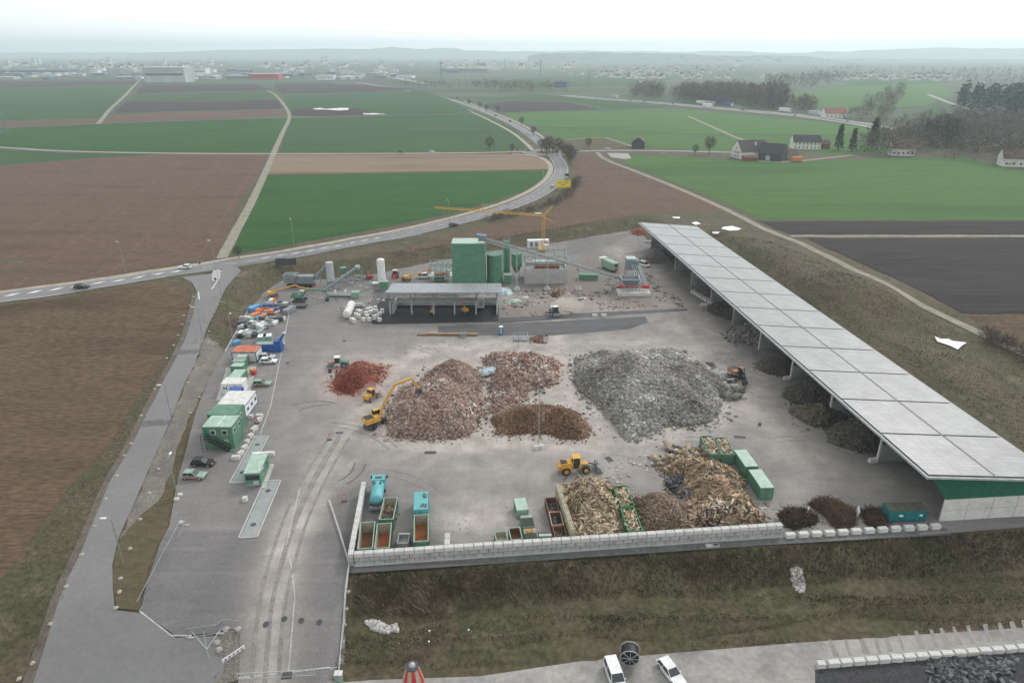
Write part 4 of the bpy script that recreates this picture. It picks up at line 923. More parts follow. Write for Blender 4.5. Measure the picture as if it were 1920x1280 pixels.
r, c, rz, LL = skip((733,934), (724,974), 2.35, 2.3, 'open green skip with cut branches, behind the pair of empty skips', green, cream, ribm=greenl)
fill(c, rz, LL*.62, 2.2, .9, 260, .5, [(.10,.07,.05),(.25,.18,.12),(.40,.32,.22)], (3.4,.14,.14), 'branch_load', 'cut branches lying in the open green skip', (.06,.045,.035), yo=-.9)
skip((690,980), (684.5,1029), 2.35, 2.3, 'left of the pair of empty rusty skips in the front left corner', green, cream, floorm=rust, ribm=greenl)
skip((721,982), (716,1028), 2.35, 2.3, 'right of the pair of empty rusty skips in the front left corner', green, cream, floorm=rustr, ribm=greenl)
skip((790,966), (789.6,1015.5), 2.35, 2.3, 'empty skip with orange rusty floor in front of the turquoise container', green, cream, floorm=rustr, ribm=greenl)
for far_, near_, lab, lf in (((1161,912), (1177,950), 'wood filled skip, rear one of the two beside the pale wood heap', 'broken boards filling the rear skip beside the pale wood heap'), ((1176,953), (1192,996), 'wood filled skip, front one of the two beside the pale wood heap', 'broken boards filling the front skip beside the pale wood heap'),
     ((1324,818), (1341,852), 'left of two wood filled skips behind the dark wood heap', 'boards and scraps filling the left skip behind the dark wood'), ((1351,821), (1366,853), 'right of two wood filled skips behind the dark wood heap', 'boards and scraps filling the right skip behind the dark wood')):
    r, c, rz, LL = skip(far_, near_, 2.35, 2.3, lab, green if near_[0] > 1200 else paint('deep_green', (.02,.20,.075)), rust)
    fill(c, rz, LL, 2.3, 1.75, 420, .42, WOOD if near_[0] < 1200 else WOOD+[(.6,.58,.55)], (2.4,.5,.14), 'wood_load', lf, (.2,.14,.09))
skip((937.7,997.7), (942,1014), 1.9, 1.3, 'small beige open skip nearest the stub wall', greenl, cream, name='small_skip')
skip((964,990), (969,1012), 1.9, 1.5, 'small open skip with dark rusty inside', greenl, rust, name='small_skip')
S1 = skip((1032,934), (1038.5,959), 1.9, 1.6, 'rearmost of three dark skips along the dividing wall', rust, rust, name='small_skip')
S2 = skip((1040,960.5), (1046,985), 2.0, 1.6, 'middle of three dark skips along the dividing wall', rust, rust, name='small_skip', ribm=cream)
S3 = skip((1047,987), (1052,1007), 2.0, 1.6, 'front one of three dark skips along the dividing wall', rust, rust, name='small_skip')
for (r, c, rz, LL), lab in ((S1,'metal scraps in the rearmost dark skip'),(S2,'rusty scraps in the middle dark skip'),(S3,'metal bits in the front dark skip')):
    fill(c, rz, LL, 1.8, .5, 110, .35, [(.12,.13,.14),(.2,.12,.09),(.3,.32,.33),(.05,.05,.05)], (2,.3,.2), 'scrap_load', lab, (.05,.035,.03))

def container(far, near, w, h, label, side, top, group=None, cat='container', ridge=True, L_=None, z=0.0, name='shipping_container', doors=True, lift=0.0):
    c, rz, LL = frame(far, near, h+z); LL = L_ or LL
    r = thing(name, label, cat, (c.x, c.y, .12+z), rz, group)
    mb = MB(); mb.box((0,0,h), (w+.06, LL+.06, .08)); mb.build('roof', top, r)
    mb = MB().box((0,0,h/2), (w, LL, h-.06)); n_ = int(LL/.55)
    for i in range(n_+1):
        for s_ in (-1,1): mb.box((s_*(w/2+.02), -LL/2+.1+i*(LL-.2)/n_, h/2), (.06,.2,h-.3), tx=1)
    for sx in (-1,1):
        for s_ in (-1,1): mb.box((sx*(w/2-.02), s_*(LL/2-.02), h/2), (.16,.16,h+.02))
    for s_ in (-1,1):
        for zz in (.08, h-.1): mb.box((0, s_*(LL/2+.01), zz), (w-.1,.1,.14))
    mb.build('body', side, r)
    if doors:
        for s_ in (-1,1):
            mb = MB(); mb.box((s_*w/4*.93, -LL/2-.04, h/2), (w/2-.16,.06,h-.34)); d_ = mb.build('door', side, r)
            mb = MB()
            for q_ in (-.18,.18): mb.cyl((s_*w/4+q_, -LL/2-.1, .15), (s_*w/4+q_, -LL/2-.1, h-.15), .025, n=6)
            mb.build('lock_bar', greenl if side in (green, cgreen, cgreeny) else lgrey, d_)
    return r
container((1387.5,844), (1409.5,875), 2.44, 2.6, 'closed green container, left rear one beside the dark wood heap', green, greenr)
container((1415.5,881), (1439,915), 2.44, 2.6, 'closed green container, front right one beside the dark wood heap', green, greenr)
container((790,920), (789,959), 2.44, 2.6, 'turquoise container with peeling paint on its roof', turq, turq, L_=5.2)
# peeling patches on its roof
tc_ = [o for o in bpy.data.objects if o.get('label','').startswith('turquoise container')][0]
mb = MB()
for i in range(34):
    a = rnd.uniform(-.1,.95); b_ = rnd.choice([rnd.uniform(.6,2.1), rnd.uniform(-1.9,-1.0)])
    mb.box((a, b_, 2.66), (rnd.uniform(.15,.5), rnd.uniform(.1,.4), .012+rnd.random()*.01), rz=rnd.uniform(0,3))
mb.build('peeling_patch', mat('bare_rust_patch', (.10,.11,.10), .9, var=.5, scale=2), tc_)
# teal ribbed skip at the right
c = Vector((*hitz(1707,966,1.9), 0)); 
r = thing('covered_skip', 'big teal ribbed skip with rusty cover beside the shed wall', 'skip', (c.x, c.y+1.8, .1), math.radians(2)); r.scale = (1,1,1.2)
mb = MB(); mb.box((0,0,.95), (6.6,2.4,1.7), tx=1.06, ty=1.05)
for i in range(8):
    for s_ in (-1,1): mb.box((-3.15+i*.9, s_*1.25, .95), (.14,.14,1.75))
mb.box((0,-1.3,1.8), (7.0,.14,.14)); mb.box((0,1.3,1.8), (7.0,.14,.14)); mb.box((0,-1.24,.3), (6.7,.1,.16)); mb.build('body', teal, r)
mb = MB()
for i in range(4): mb.box((-2.6+i*1.73,0,1.92), (1.6,2.4,.1), rx=.02)
mb.build('cover', mat('weathered_teal_cover', (.06,.14,.14), .8, cols=[(.035,.14,.14),(.10,.08,.06),(.05,.13,.13)], scale=.9), r)
mb = MB(); mb.box((-1.35,-1.36,1.2), (.7,.03,.32)); mb.box((2.2,-1.36,1.2), (.55,.03,.32)); mb.build('label_plate', white, r)
# presses and lidded skips
def lidded(far, near, w, h, label, body, lid, frac=(.0,1.0), name='lidded_skip', low_end=True):
    c, rz, LL = frame(far, near, h); r = thing(name, label, 'skip', (c.x, c.y, .1), rz)
    mb = MB(); a, b_ = frac; mb.box((0, -LL/2+LL*(a+b_)/2, h+.06), (w+.08, LL*(b_-a), .1)); mb.build('lid', lid, r)
    mb = MB().box((0,0,h/2+.05), (w, LL, h-.1), ty=1.08)
    for i in range(5):
        for s_ in (-1,1): mb.box((s_*(w/2+.05), -LL/2+.15+i*(LL-.3)/4, h/2), (.08,.1,h-.1))
    mb.build('body', body, r)
    mb = MB(); mb.box((0, LL/2+.12, h*.6), (w-.3,.14,h*.5)); mb.build('hook_frame', dgrey, r)
    return r, c, rz, LL
lidded((974,935), (980,957), 2.0, 1.9, 'pale green waste press standing alone by the front wall', greenl, greenr)
lidded((986.5,967), (990.6,987), 2.0, 1.6, 'green skip with dark lid behind the bread filled skip', greenl, black, (0,.75))
r, c, rz, LL = lidded((992.5,992), (995.5,1010), 2.0, 1.6, 'green skip half full of orange cut-offs', greenl, black, (0,.5))
mb = MB()
for i in range(60): mb.box((rnd.uniform(-.7,.7), rnd.uniform(.3,LL/2-.25), 1.62+rnd.random()*.15), (rnd.uniform(.15,.4),.12,.1), rz=rnd.uniform(0,3))
mb.build('waste_load', mat('orange_waste', (.55,.27,.09), .9, var=.4, scale=3), r)
lidded((1021.5,998), (1023,1009), 2.0, 1.5, 'dark skip with a pale green panel on its lid', dgrey, greenr, (.25,.65))
c = Vector(P(757,1024)); r = thing('concrete_tub', 'grey mixing tub against the front wall between the skips', 'tub', (c.x, c.y+.3, .1), 0)
mb = MB()
for a, b_, dx_, dy_ in ((0,-1.2,1.8,.15),(0,1.2,1.8,.15),(-.9,0,.15,2.25),(.9,0,.15,2.25)): mb.box((a,b_,.7), (dx_,dy_,1.3))
mb.box((0,0,.4), (1.7,2.3,.3)); mb.build('tub_wall', concd, r); MB().box((0,1.1,1.4), (1.9,.25,.1)).build('rim', lgrey, r)

# ---- site cabins on the left
def window(r, x, y, z, w, h, ny=-1, axis='y', fm=white):
    """window on a wall: axis y faces -y, axis x faces +x"""
    if axis == 'y':
        f_ = MB().box((x, y-.03, z), (w+.2, .08, h+.2)).build('window', fm, r); MB().box((x, y-.08, z), (w, .03, h)).build('pane', glass, f_)
    else:
        f_ = MB().box((x+.03, y, z), (.08, w+.2, h+.2)).build('window', fm, r); MB().box((x+.08, y, z), (.03, w, h)).build('pane', glass, f_)
    return f_
def cabin(x0, x1, D0, D1, h, label, side, top, z=0.0, frames=None, name='office_container', cat='container', sw=0.0):
    c = Vector(((x0+x1)/2, (D0+D1)/2, z+.12)); r = thing(name, label, cat, c, sw)
    w, d_ = x1-x0, D1-D0
    MB().box((0,0,h/2), (w,d_,h-.1)).build('wall', side, r)
    n_ = max(1, round(d_/2.44)); mb = MB()
    for i in range(n_): mb.box((0, -d_/2+(i+.5)*d_/n_, h), (w+.04, d_/n_-.06, .12))
    mb.build('roof', top, r)
    mb = MB()
    for sx in (-1,1):
        for sy in (-1,1): mb.box((sx*(w/2-.05), sy*(d_/2-.05), h/2), (.2,.2,h))
    for sy in (-1,1):
        for zz in (.1, h-.12): mb.box((0, sy*(d_/2+.01), zz), (w,.08,.2))
    for sx in (-1,1):
        for zz in (.1, h-.12): mb.box((sx*(w/2+.01), 0, zz), (.08,d_-.1,.2))
    mb.build('corner_frame', frames or side, r); return r
def X_(px, D, z=0):  # world x of a pixel column at ground distance D
    return (px-960)/FPX*(D*cp+(H-z)*sp)
# two storey office: two containers on two
D = 122.2
r = cabin(X_(387,D), X_(441,D), D, D+4.9, 5.2, 'two storey light green office container with outside stairs', cgreen, greenr)
w = X_(441,D)-X_(387,D)
mb = MB(); mb.box((0,-2.46,2.62), (w,.06,.12)); mb.build('storey_joint', green, r)
window(r, -.95, -2.45, 3.95, .85, .85); window(r, 1.45, -2.45, 3.95, .85, .85); window(r, 1.5, -2.45, 1.9, .5, .3)
mb = MB(); mb.box((-2.35,-2.48,3.6), (.75,.06,1.8)); d_ = mb.build('door', greend, r)
window(r, w/2, -1.3, 3.9, .8, .9, axis='x'); window(r, w/2, 1.2, 3.9, .8, .9, axis='x')
mb = MB(); mb.box((0,0,5.30), (.12,4.9,.06)); mb.build('roof_seam', white, r)
st = MB(); st.box((-2.4,-3.1,2.6), (1.5,1.1,.08)); 
for k in range(13): st.box((-1.5+k*.3,-3.1,2.45-k*.19), (.28,1.0,.05))
stair = st.build('staircase', dgrey, r)
mb = MB()
for yy in (-3.62,-2.6):
    mb.beam((-1.7,yy,3.6), (2.3,yy,1.15), .06); mb.beam((-1.7,yy,3.1), (2.3,yy,.65), .05); mb.beam((-1.7,yy,2.5), (2.3,yy,.05), .12,.25); mb.beam((-3.15,yy,3.6), (-1.7,yy,3.6), .06); mb.beam((-3.15,yy,3.1), (-1.7,yy,3.1), .05)
    for k in range(7): mb.beam((-1.7+k*.66,yy,3.6-k*.408), (-1.7+k*.66,yy,2.5-k*.408), .04)
mb.beam((-3.15,-3.62,3.6), (-3.15,-3.62,0), .08); mb.beam((-3.15,-3.62,3.6), (-3.15,-2.6,3.6), .06); mb.build('handrail', black, stair)
MB().box((2.6,-2.95,.1), (1.4,1.0,.15)).build('stair_landing', green, r)
D = 127.6
r = cabin(X_(396,D), X_(449,D), D+.1, D+4.8, 5.0, 'plain green container stack behind the two storey office', cgreen, green, name='container_stack')
window(r, (X_(449,D)-X_(396,D))/2, 0, 3.7, .8, .9, axis='x')
D = 133.2
r = cabin(X_(402,D), X_(456,D), D, D+9.6, 3.0, 'row of white storage containers with blue corners behind the green stack', white, offw, frames=blue, name='storage_containers')
for k in range(4): window(r, (X_(456,D)-X_(402,D))/2, -3.6+k*2.4, 1.6, .9, .8, axis='x')
D = 143.4
r = cabin(X_(430,D), X_(452,D), D, D+2.5, 2.5, 'small blue toilet container between two white ones', blue, blue, name='toilet_container'); window(r, -.6, -1.25, 1.3, .5, .5)
D = 147.2
r = cabin(X_(417,D), X_(456,D), D, D+3.6, 2.6, 'white office container with three dark double windows', white, offw)
for k in (-1.6,0,1.6):
    window(r, k-.22, -1.8, 1.5, .3, .7); window(r, k+.32, -1.8, 1.5, .3, .7)
for (a, b_, D, dd, lab, lt) in ((428,450,150.0,5.6,'green container end-on, right behind the white windowed office', cgreen),(435,457,157.3,2.3,'green container, second from the orange roofed one going forward twice', green),(438,459,160.2,2.3,'green container with a slotted roof', cgreen),(445,463,163,2.0,'green container right in front of the orange roofed one', green)):
    r = cabin(X_(a,D), X_(b_,D), D, D+dd, 2.5, {428:'green container end-on behind the white office with three windows',435:'green container between the end-on one and the slotted roof one',438:'green container with four dark roof slots',445:'green container right in front of the orange roofed cabin'}[a], lt, greenr, name='storage_container')
    if a == 438:
        mb = MB()
        for k in range(6): mb.box((-1.1+k*.44, 0, 2.58), (.14,1.6,.03))
        mb.build('roof_slot', dgrey, r)
D = 165.4
r = cabin(X_(437,D), X_(482,D), D, D+4.6, 2.9, 'white cabin with an orange ribbed roof and blue corners', offw, orr, frames=blue, name='roofed_cabin', cat='cabin')
mb = MB()
for k in range(9): mb.box((0, -2.1+k*.52, 3.0), (6.0,.06,.06))
o_ = mb.build('ribbed_sheet', orr, r)
# weighbridge cabin
c, rz, LL = frame((488,851), (472,888), 2.9)
r = thing('weighbridge_cabin', 'green weighbridge cabin with wide front window standing between the two weighbridges', 'cabin', (c.x, c.y, .12), rz)
MB().box((0,0,1.45), (2.9,LL,2.8)).build('wall', cgreeny, r); MB().box((0,0,2.93), (3.05,LL+.15,.14)).build('roof', greenr, r)
MB().box((0,LL/2+.35,2.9), (3.3,.5,.16)).build('roof_canopy', white, r)
f_ = MB().box((0,-LL/2-.04,1.95), (2.5,.08,1.0)).build('window', dgrey, r)
for k in range(4): MB().box((-.93+k*.62,-LL/2-.09,1.95), (.54,.03,.85)).build('pane', glass, f_)
window(r, 1.45, -1.1, 1.8, 1.0, .9, axis='x'); window(r, 1.45, 1.8, 1.5, .8, 1.6, axis='x', fm=greenl)
MB().box((.6,-LL/2-.25,.95), (.9,.4,.5)).build('air_conditioner', lgrey, r); MB().box((0,-LL/2-.03,.3), (2.85,.08,.5)).build('plinth', concd, r)
MB().cyl((.9,-LL/2+1,2.9), (.9,-LL/2+1,5.0), .03, n=6).build('antenna', lgrey, r)
MB().box((1.9,-.3,.1), (.8,LL+1.2,.2)).build('walkway', conc, r)
for lab, q_ in (('rear weighbridge beside the curved line of blocks', [(478,819),(504,819),(457,906),(432.6,905)]), ('front weighbridge of pale steel right of the green cabin', [(497,902),(526,902),(482,1008),(448,1008.5)])):
    pts = [Vector(P(*p)[:2]) for p in q_]; cx_ = sum(pts, Vector((0,0)))/4; d_ = ((pts[0]+pts[1])-(pts[2]+pts[3]))/2; L_ = d_.length; w_ = ((pts[0]-pts[1]).length+(pts[2]-pts[3]).length)/2
    r = thing('weighbridge', lab, 'weighbridge', (cx_.x, cx_.y, .12), math.atan2(d_.y, d_.x)-math.pi/2)
    MB().box((0,0,.05), (w_-.5,L_-.5,.1)).build('deck', C_scale, r)
    mb = MB()
    for s_ in (-1,1): mb.box((s_*w_/2,0,.06), (.3,L_,.14))
    for s_ in (-1,1): mb.box((0,s_*L_/2,.061), (w_-.3,.3,.138))
    mb.build('frame', conc, r)
    mb = MB()
    for s_ in (-1,1): mb.box((s_*(w_/2-.22),0,.03), (.1,L_-.4,.1))
    mb.build('gap', black, r)
    mb = MB()
    for s_ in (-.3,.3): mb.cyl((0,L_*s_,.1), (0,L_*s_,.13), .5, n=16)
    mb.build('manhole', dgrey, r)
# ================================================================ the plant at the back
def Pz(px, py, z): x, y = hitz(px, py, z); return Vector((x, y, z))
# canopy with five open bays
D0, D1 = 198.5, 210.5; xa, xb = X_(722, 198.5, 8.2), X_(940, 198.5, 8.2); xm = (xa+xb)/2; wd_ = xb-xa
r = thing('canopy_shed', 'open five bay shed with grey corrugated roof in front of the green tower', 'shed', (xm, D0, .1), 0)
mb = MB(); mb.add([(-wd_/2,0,8.1),(wd_/2,0,8.1),(wd_/2-.2,12,7.2),(-wd_/2+.2,12,7.2),(-wd_/2,0,8.25),(wd_/2,0,8.25),(wd_/2-.2,12,7.35),(-wd_/2+.2,12,7.35)], [(3,2,1,0),(4,5,6,7),(0,1,5,4),(1,2,6,5),(2,3,7,6),(3,0,4,7)])
for k in range(62):
    x = -wd_/2+.3+k*(wd_-.6)/61; mb.add([(x-.13,.02,8.24),(x+.13,.02,8.24),(x+.13,11.9,7.34),(x-.13,11.9,7.34),(x-.06,.02,8.36),(x+.06,.02,8.36),(x+.06,11.9,7.46),(x-.06,11.9,7.46)], [(4,5,6,7),(0,1,5,4),(1,2,6,5),(2,3,7,6),(3,0,4,7)])
mb.build('roof', cgrey, r)
for k, px in enumerate((733,773,814,853,893,932)):
    x = X_(px, 202, 0)-xm
    mb = MB(); mb.box((x, 3, 2.1), (.4,.55,4.2)); mb.build('pillar', lgrey, r)
    mb = MB(); mb.beam((x,3,4.2), (x,3,7.95), .28); mb.beam((x,.4,7.9), (x,11.6,7.05), .22,.4); mb.beam((x,3,5), (x,1,7.7), .15); mb.beam((x,11,2.6), (x,11,7.0), .25); mb.build('steel_frame', steel, r)
mb = MB(); mb.box((0,11.5,1.4), (wd_-2.6,.3,2.8)); mb.build('back_wall', conc, r)
for s_ in (-1,1): MB().box((s_*(wd_/2-1.4), 7.2, 1.4), (.3,8,2.8)).build('side_wall', conc, r)
mb = MB(); mb.beam((-wd_/2+1,3,4.3), (wd_/2-1,3,4.3), .2,.3); mb.beam((-wd_/2+1,11,5), (wd_/2-1,11,5), .2,.3)
for k in range(10):
    x = -wd_/2+1.5+k*3.3; mb.beam((x,8,4.6), (x+1.6,8,6.9), .14); mb.beam((x+1.6,8,6.9), (x+3.2,8,4.6), .14)
mb.build('truss', steel, r)
# tower
D = 228.0; xa, xb = X_(848,D,8), X_(909.5,D,8); w = xb-xa
r = thing('plant_tower', 'tall green windowless mixing tower behind the canopy', 'tower', ((xa+xb)/2, D+3.6, .1), 0)
MB().box((0,0,7.9), (w,7.2,15.8)).build('wall', corr('tower_cladding', 0, (.10,.235,.16), 1.2, 0, depth=.25), r)
MB().box((0,0,15.85), (w+.15,7.35,.2)).build('roof', greenr, r)
mb = MB()
for z in (4.2,8.1,12): mb.box((0,-3.62,z), (w,.03,.07))
mb.build('cladding_joint', greenp, r)
# silos
def silo(px, D, rad, z0, z1, label, cone=False, m=greenp, rings=True):
    x = X_(px, D, (z0+z1)/2); r = thing('silo', label, 'silo', (x, D, .1), 0)
    mb = MB(); mb.cyl((0,0,z0), (0,0,z1), rad, n=24)
    if cone: mb.cyl((0,0,z0-rad*1.5), (0,0,z0), .35, rad, n=24, cap=False)
    mb.build('tank', m, r, smooth=False)
    mb = MB()
    for k in range(int((z1-z0)/2.2)+1): mb.cyl((0,0,z0+k*2.2), (0,0,z0+k*2.2+.08), rad+.03, n=24)
    mb.build('ring_seam', m, r)
    mb = MB(); n_ = 10
    for i in range(n_):
        a = 2*math.pi*i/n_; b_ = 2*math.pi*(i+1)/n_; p = Vector((rad*.96*math.cos(a), rad*.96*math.sin(a), z1)); q = Vector((rad*.96*math.cos(b_), rad*.96*math.sin(b_), z1))
        mb.beam(p, p+Vector((0,0,1.0)), .06); mb.beam(p+Vector((0,0,1)), q+Vector((0,0,1)), .06); mb.beam(p+Vector((0,0,.5)), q+Vector((0,0,.5)), .05)
    mb.build('top_railing', gsteel, r)
    mb = MB(); mb.beam((rad+.15,-.25,.2), (rad+.15,-.25,z1+1), .06); mb.beam((rad+.15,.25,.2), (rad+.15,.25,z1+1), .06)
    for k in range(int(z1/.5)): mb.beam((rad+.15,-.25,.3+k*.5), (rad+.15,.25,.3+k*.5), .04)
    mb.build('ladder', gsteel, r)
    if z0 > 1:
        for i in range(4):
            a = math.pi/4+i*math.pi/2; MB().beam((rad*.9*math.cos(a), rad*.9*math.sin(a), 0), (rad*.9*math.cos(a), rad*.9*math.sin(a), z0+.5), .22).build('leg', gsteel, r)
    return r
silo(927.5, 234, 2.75, .1, 10.6, 'wide green silo right beside the green tower')
silo(950, 247, 1.25, .1, 11.8, 'slim tall green silo between the wide one and the cone bottomed one')
silo(968.5, 241, 1.9, 4.2, 8.8, 'green cone bottomed silo on legs', cone=True)
silo(1008, 252, 1.0, 1, 5.2, 'small grey vessel behind the open steel frame', m=lgrey) if False else None
r = thing('machine_house', 'small green box housing beside the wide silo', 'housing', (X_(952,233), 233.5, .1), 0)
MB().box((0,0,1.6), (2.7,2.6,3.2)).build('housing', green, r); MB().box((0,0,3.25), (2.8,2.7,.1)).build('roof', greenl, r); MB().box((-.7,-1.33,1.1), (.8,.05,2)).build('door', greenp, r)
# concrete box with steel frame on top
D = 232.5; xa, xb = X_(983,D), X_(1062,D); w = xb-xa; xm = (xa+xb)/2
r = thing('sand_bunker', 'grey concrete bunker with an open green steel frame on top', 'bunker', (xm, D, .1), 0)
mb = MB(); mb.box((0,.2,2.7), (w,.4,5.4)); mb.box((0,9,2.7), (w,.4,5.4)); mb.box((-w/2+.2,4.6,2.7), (.4,8.4,5.4)); mb.box((w/2-.2,4.6,2.7), (.4,8.4,5.4)); mb.build('bunker_wall', conc, r)
mb = MB(); mb.box((0,4.6,4.2), (w-1,8.2,.3)); mb.build('bunker_floor', concd, r)
MB().box((.5,3.0,5.4), (9,2.4,1.2)).build('feeder', rust, r)
MB().box((.5,5.0,6.4), (9.5,2.6,1.4)).build('feeder_cover', lgrey, r)
mb = MB()
for i in range(5):
    x = -w/2+.2+i*(w-.4)/4
    for yy in (.2, 9): mb.beam((x,yy,5.4), (x,yy,9.8), .2)
    mb.beam((x,.2,9.8), (x,4.6,11.2), .18); mb.beam((x,9,9.8), (x,4.6,11.2), .18)
for yy, z in ((.2,9.8),(9,9.8),(4.6,11.2),(.2,7.6),(9,7.6)): mb.beam((-w/2,yy,z), (w/2,yy,z), .18)
for i in range(4):
    x = -w/2+.2+i*(w-.4)/4; mb.beam((x,.2,7.6), (x+(w-.4)/4,.2,9.8), .09)
mb.build('steel_frame', gsteel, r)
# left frame
D = 233; xa, xb = X_(806,D), X_(849,D); w = xb-xa; xm = (xa+xb)/2
r = thing('frame_structure', 'open green steel frame with machines on the left side of the tower', 'frame', (xm, D, .1), 0)
mb = MB()
for i in range(5):
    x = -w/2+i*w/4
    for yy in (0,6): mb.beam((x,yy,0), (x,yy,7), .18)
for z in (2.4,4.7,7):
    for yy in (0,6): mb.beam((-w/2,yy,z), (w/2,yy,z), .16)
    for i in range(5): mb.beam((-w/2+i*w/4,0,z), (-w/2+i*w/4,6,z), .14)
mb.beam((-w/2,0,0), (-w/4,0,2.4), .1); mb.beam((w/4,0,4.7), (w/2,0,7), .1); mb.build('steel_frame', gsteel, r)
mb = MB(); mb.box((0,3,2.5), (w,5.8,.08)); mb.build('deck', steel, r)
MB().cyl((-2.6,2.4,3.3), (.8,2.4,3.3), .8, n=14).build('mixer_drum', lgrey, r); MB().box((2.2,2.2,3.4), (1.6,1.6,1.7)).build('gearbox', offw, r); MB().cyl((.9,1.2,3.3), (.9,.9,3.3), .55, n=12).build('motor', red, r)
MB().box((-1,3,1), (3.5,3,1.6)).build('hopper', greenp, r); MB().box((.2,.1,3.6), (5.2,.2,.25)).build('orange_rail', orange, r)
# inclined conveyor
r = thing('conveyor', 'long grey inclined conveyor running from the tower roof down to the feed hopper', 'conveyor', (0,0,0), 0)
pts = [Pz(903,441,17.2), Vector((0,0,0))]; pts[0].y = 228; pts[0].x = X_(903,228,17.2)
e_ = Vector((X_(1186,226,2.4), 226, 2.4)); a_ = pts[0]
def cvp(t): return a_+(e_-a_)*t
mb = MB(); n_ = 34
for s_ in (-.75,.75):
    o_ = Vector((0,s_,0))
    for zz in (0,1.1): mb.beam(a_+o_+Vector((0,0,zz)), e_+o_+Vector((0,0,zz)), .12)
    for i in range(n_):
        p = cvp(i/n_)+o_; q = cvp((i+1)/n_)+o_
        mb.beam(p, p+Vector((0,0,1.1)), .08); mb.beam(p if i % 2 else p+Vector((0,0,1.1)), q+Vector((0,0,1.1)) if i % 2 else q, .07)
mb.build('lattice_girder', steel, r)
MB().beam(a_+Vector((0,0,.6)), e_+Vector((0,0,.6)), 1.3, .12).build('belt', dgrey, r)
MB().beam(a_+Vector((0,-1.1,.1)), e_+Vector((0,-1.1,.1)), .6, .06).build('walkway', steel, r)
mb = MB(); mb.box(tuple(a_+Vector((.3,0,.8))), (2.8,2.2,1.9)); mb.build('drive_head', steeld, r); MB().box(tuple(a_+Vector((-.9,-.3,1.9))), (1.4,1.4,.5)).build('drive_cover', blue2, r)
for px, py in ((969,543),(1026,541),(1084,538),(1140,533)):
    b_ = Vector((X_(px,226), 226, 0)); t = (b_.x-a_.x)/(e_.x-a_.x); tp = cvp(t)
    MB().beam(Vector((b_.x,226,.9)), tp, .3).build('support', steel, r)
    mb = MB(); mb.box((b_.x,225.6,.4), (2.0,2.6,.7)); mb.box((b_.x,225.8,.9), (1.1,1.2,.8)); mb.build('foundation', conc, r)
# feed hopper station
D = 223; xa, xb = X_(1156,D), X_(1216,D); w = xb-xa; xm = (xa+xb)/2
r = thing('feed_hopper', 'grey feed hopper with red motors on a pale concrete base', 'hopper', (xm, D, .1), 0)
MB().box((0,-1.5,.5), (w,5,1.1)).build('base', concw, r)
mb = MB(); x0_, x1_ = -4.3, 1.8
mb.add([(x0_+1,-2,3.2),(x1_-1,-2,3.2),(x1_-1,1,3.2),(x0_+1,1,3.2),(x0_,-3,5.4),(x1_,-3,5.4),(x1_,2,5.4),(x0_,2,5.4)], [(3,2,1,0),(0,1,5,4),(1,2,6,5),(2,3,7,6),(3,0,4,7)]); mb.build('funnel', steeld, r)
mb = MB(); mb.box(((x0_+x1_)/2,-3,5.45), (x1_-x0_,.2,.25)); mb.box(((x0_+x1_)/2,2,5.45), (x1_-x0_,.2,.25)); mb.box((x0_,-.5,5.46), (.2,4.8,.25)); mb.box((x1_,-.5,5.46), (.2,4.8,.25)); mb.build('rim', lgrey, r)
mb = MB()
for i in range(6):
    x = x0_+.3+i*1.15; mb.beam((x,-2.4,1), (x,-2.4,3.4), .16); mb.beam((x,1.4,1), (x,1.4,3.4), .16); mb.beam((x,-2.4,1), (x+1.1,-2.4,3.2), .09)
mb.build('frame', steel, r)
MB().cyl((-5.2,-2.6,3.0), (-3.8,-2.6,3.0), .6, n=12).build('motor', red, r); MB().box((3.8,-2.4,2.9), (2.2,1.2,1.1)).build('motor', red, r); MB().box((-1,-2.75,2.9), (4.6,.2,.35)).build('drive_shaft', red, r)
mb = MB()
for k in range(4): mb.beam((4.2-k*.75,-1.2,2.0), (1.6-k*.6,9.5,9.6), .14,.3)
mb.build('screw_rail', lgrey, r)
MB().beam((4.9,-1,1.8), (2.0,9.8,9.4), 1.2, .7).build('elevator', steeld, r)
mb = MB()
for x, y in ((-1.2,7),(2.6,7),(-1.2,11),(2.6,11)): mb.beam((x,y,0), (x,y,8.8), .25)
for z in (3,6): 
    mb.beam((-1.2,7,z), (2.6,7,z), .18); mb.beam((-1.2,11,z), (2.6,11,z), .18); mb.beam((-1.2,7,z-3), (2.6,7,z), .12)
mb.build('tower_frame', gsteel, r); MB().box((.7,9,7.6), (4.2,4.4,3.4)).build('screen_box', steeld, r); MB().box((.2,9,9.6), (3.4,3.6,.5)).build('top_platform', lgrey, r)
# crane
xm = X_(1018, 277); r = thing('tower_crane', 'yellow slewing crane with long horizontal jib behind the bunker', 'crane', (xm, 277, .1), 0)
def lattice(mb, a, b, w, n, t=.1, tri=False):
    a = Vector(a); b = Vector(b); d = (b-a).normalized(); up = Vector((0,0,1)) if abs(d.z) < .9 else Vector((0,1,0)); x = d.cross(up).normalized()*w/2; y = x.cross(d).normalized()*w/2
    cs = [x*0+y, -x-y, x-y] if tri else [x+y, -x+y, -x-y, x-y]; k = len(cs)
    for c_ in cs: mb.beam(a+c_, b+c_, t)
    for i in range(n):
        p = a+(b-a)*i/n; q = a+(b-a)*(i+1)/n
        for j in range(k): mb.beam(p+cs[j], q+cs[(j+1) % k], t*.6)
mb = MB(); lattice(mb, (0,0,1), (0,0,14.6), 1.1, 11, .15); mb.build('mast', yello2, r)
MB().box((0,0,.7), (3.6,3.6,.9)).build('base', yello2, r); MB().box((1.1,0,1.8), (1.4,2.6,1.6)).build('counterweight', concw, r)
jt = Pz(814, 389, 15.8)-Vector((xm,277,0)); jt.z = 15.8; jk = jt*.55; jk.z = 15.4
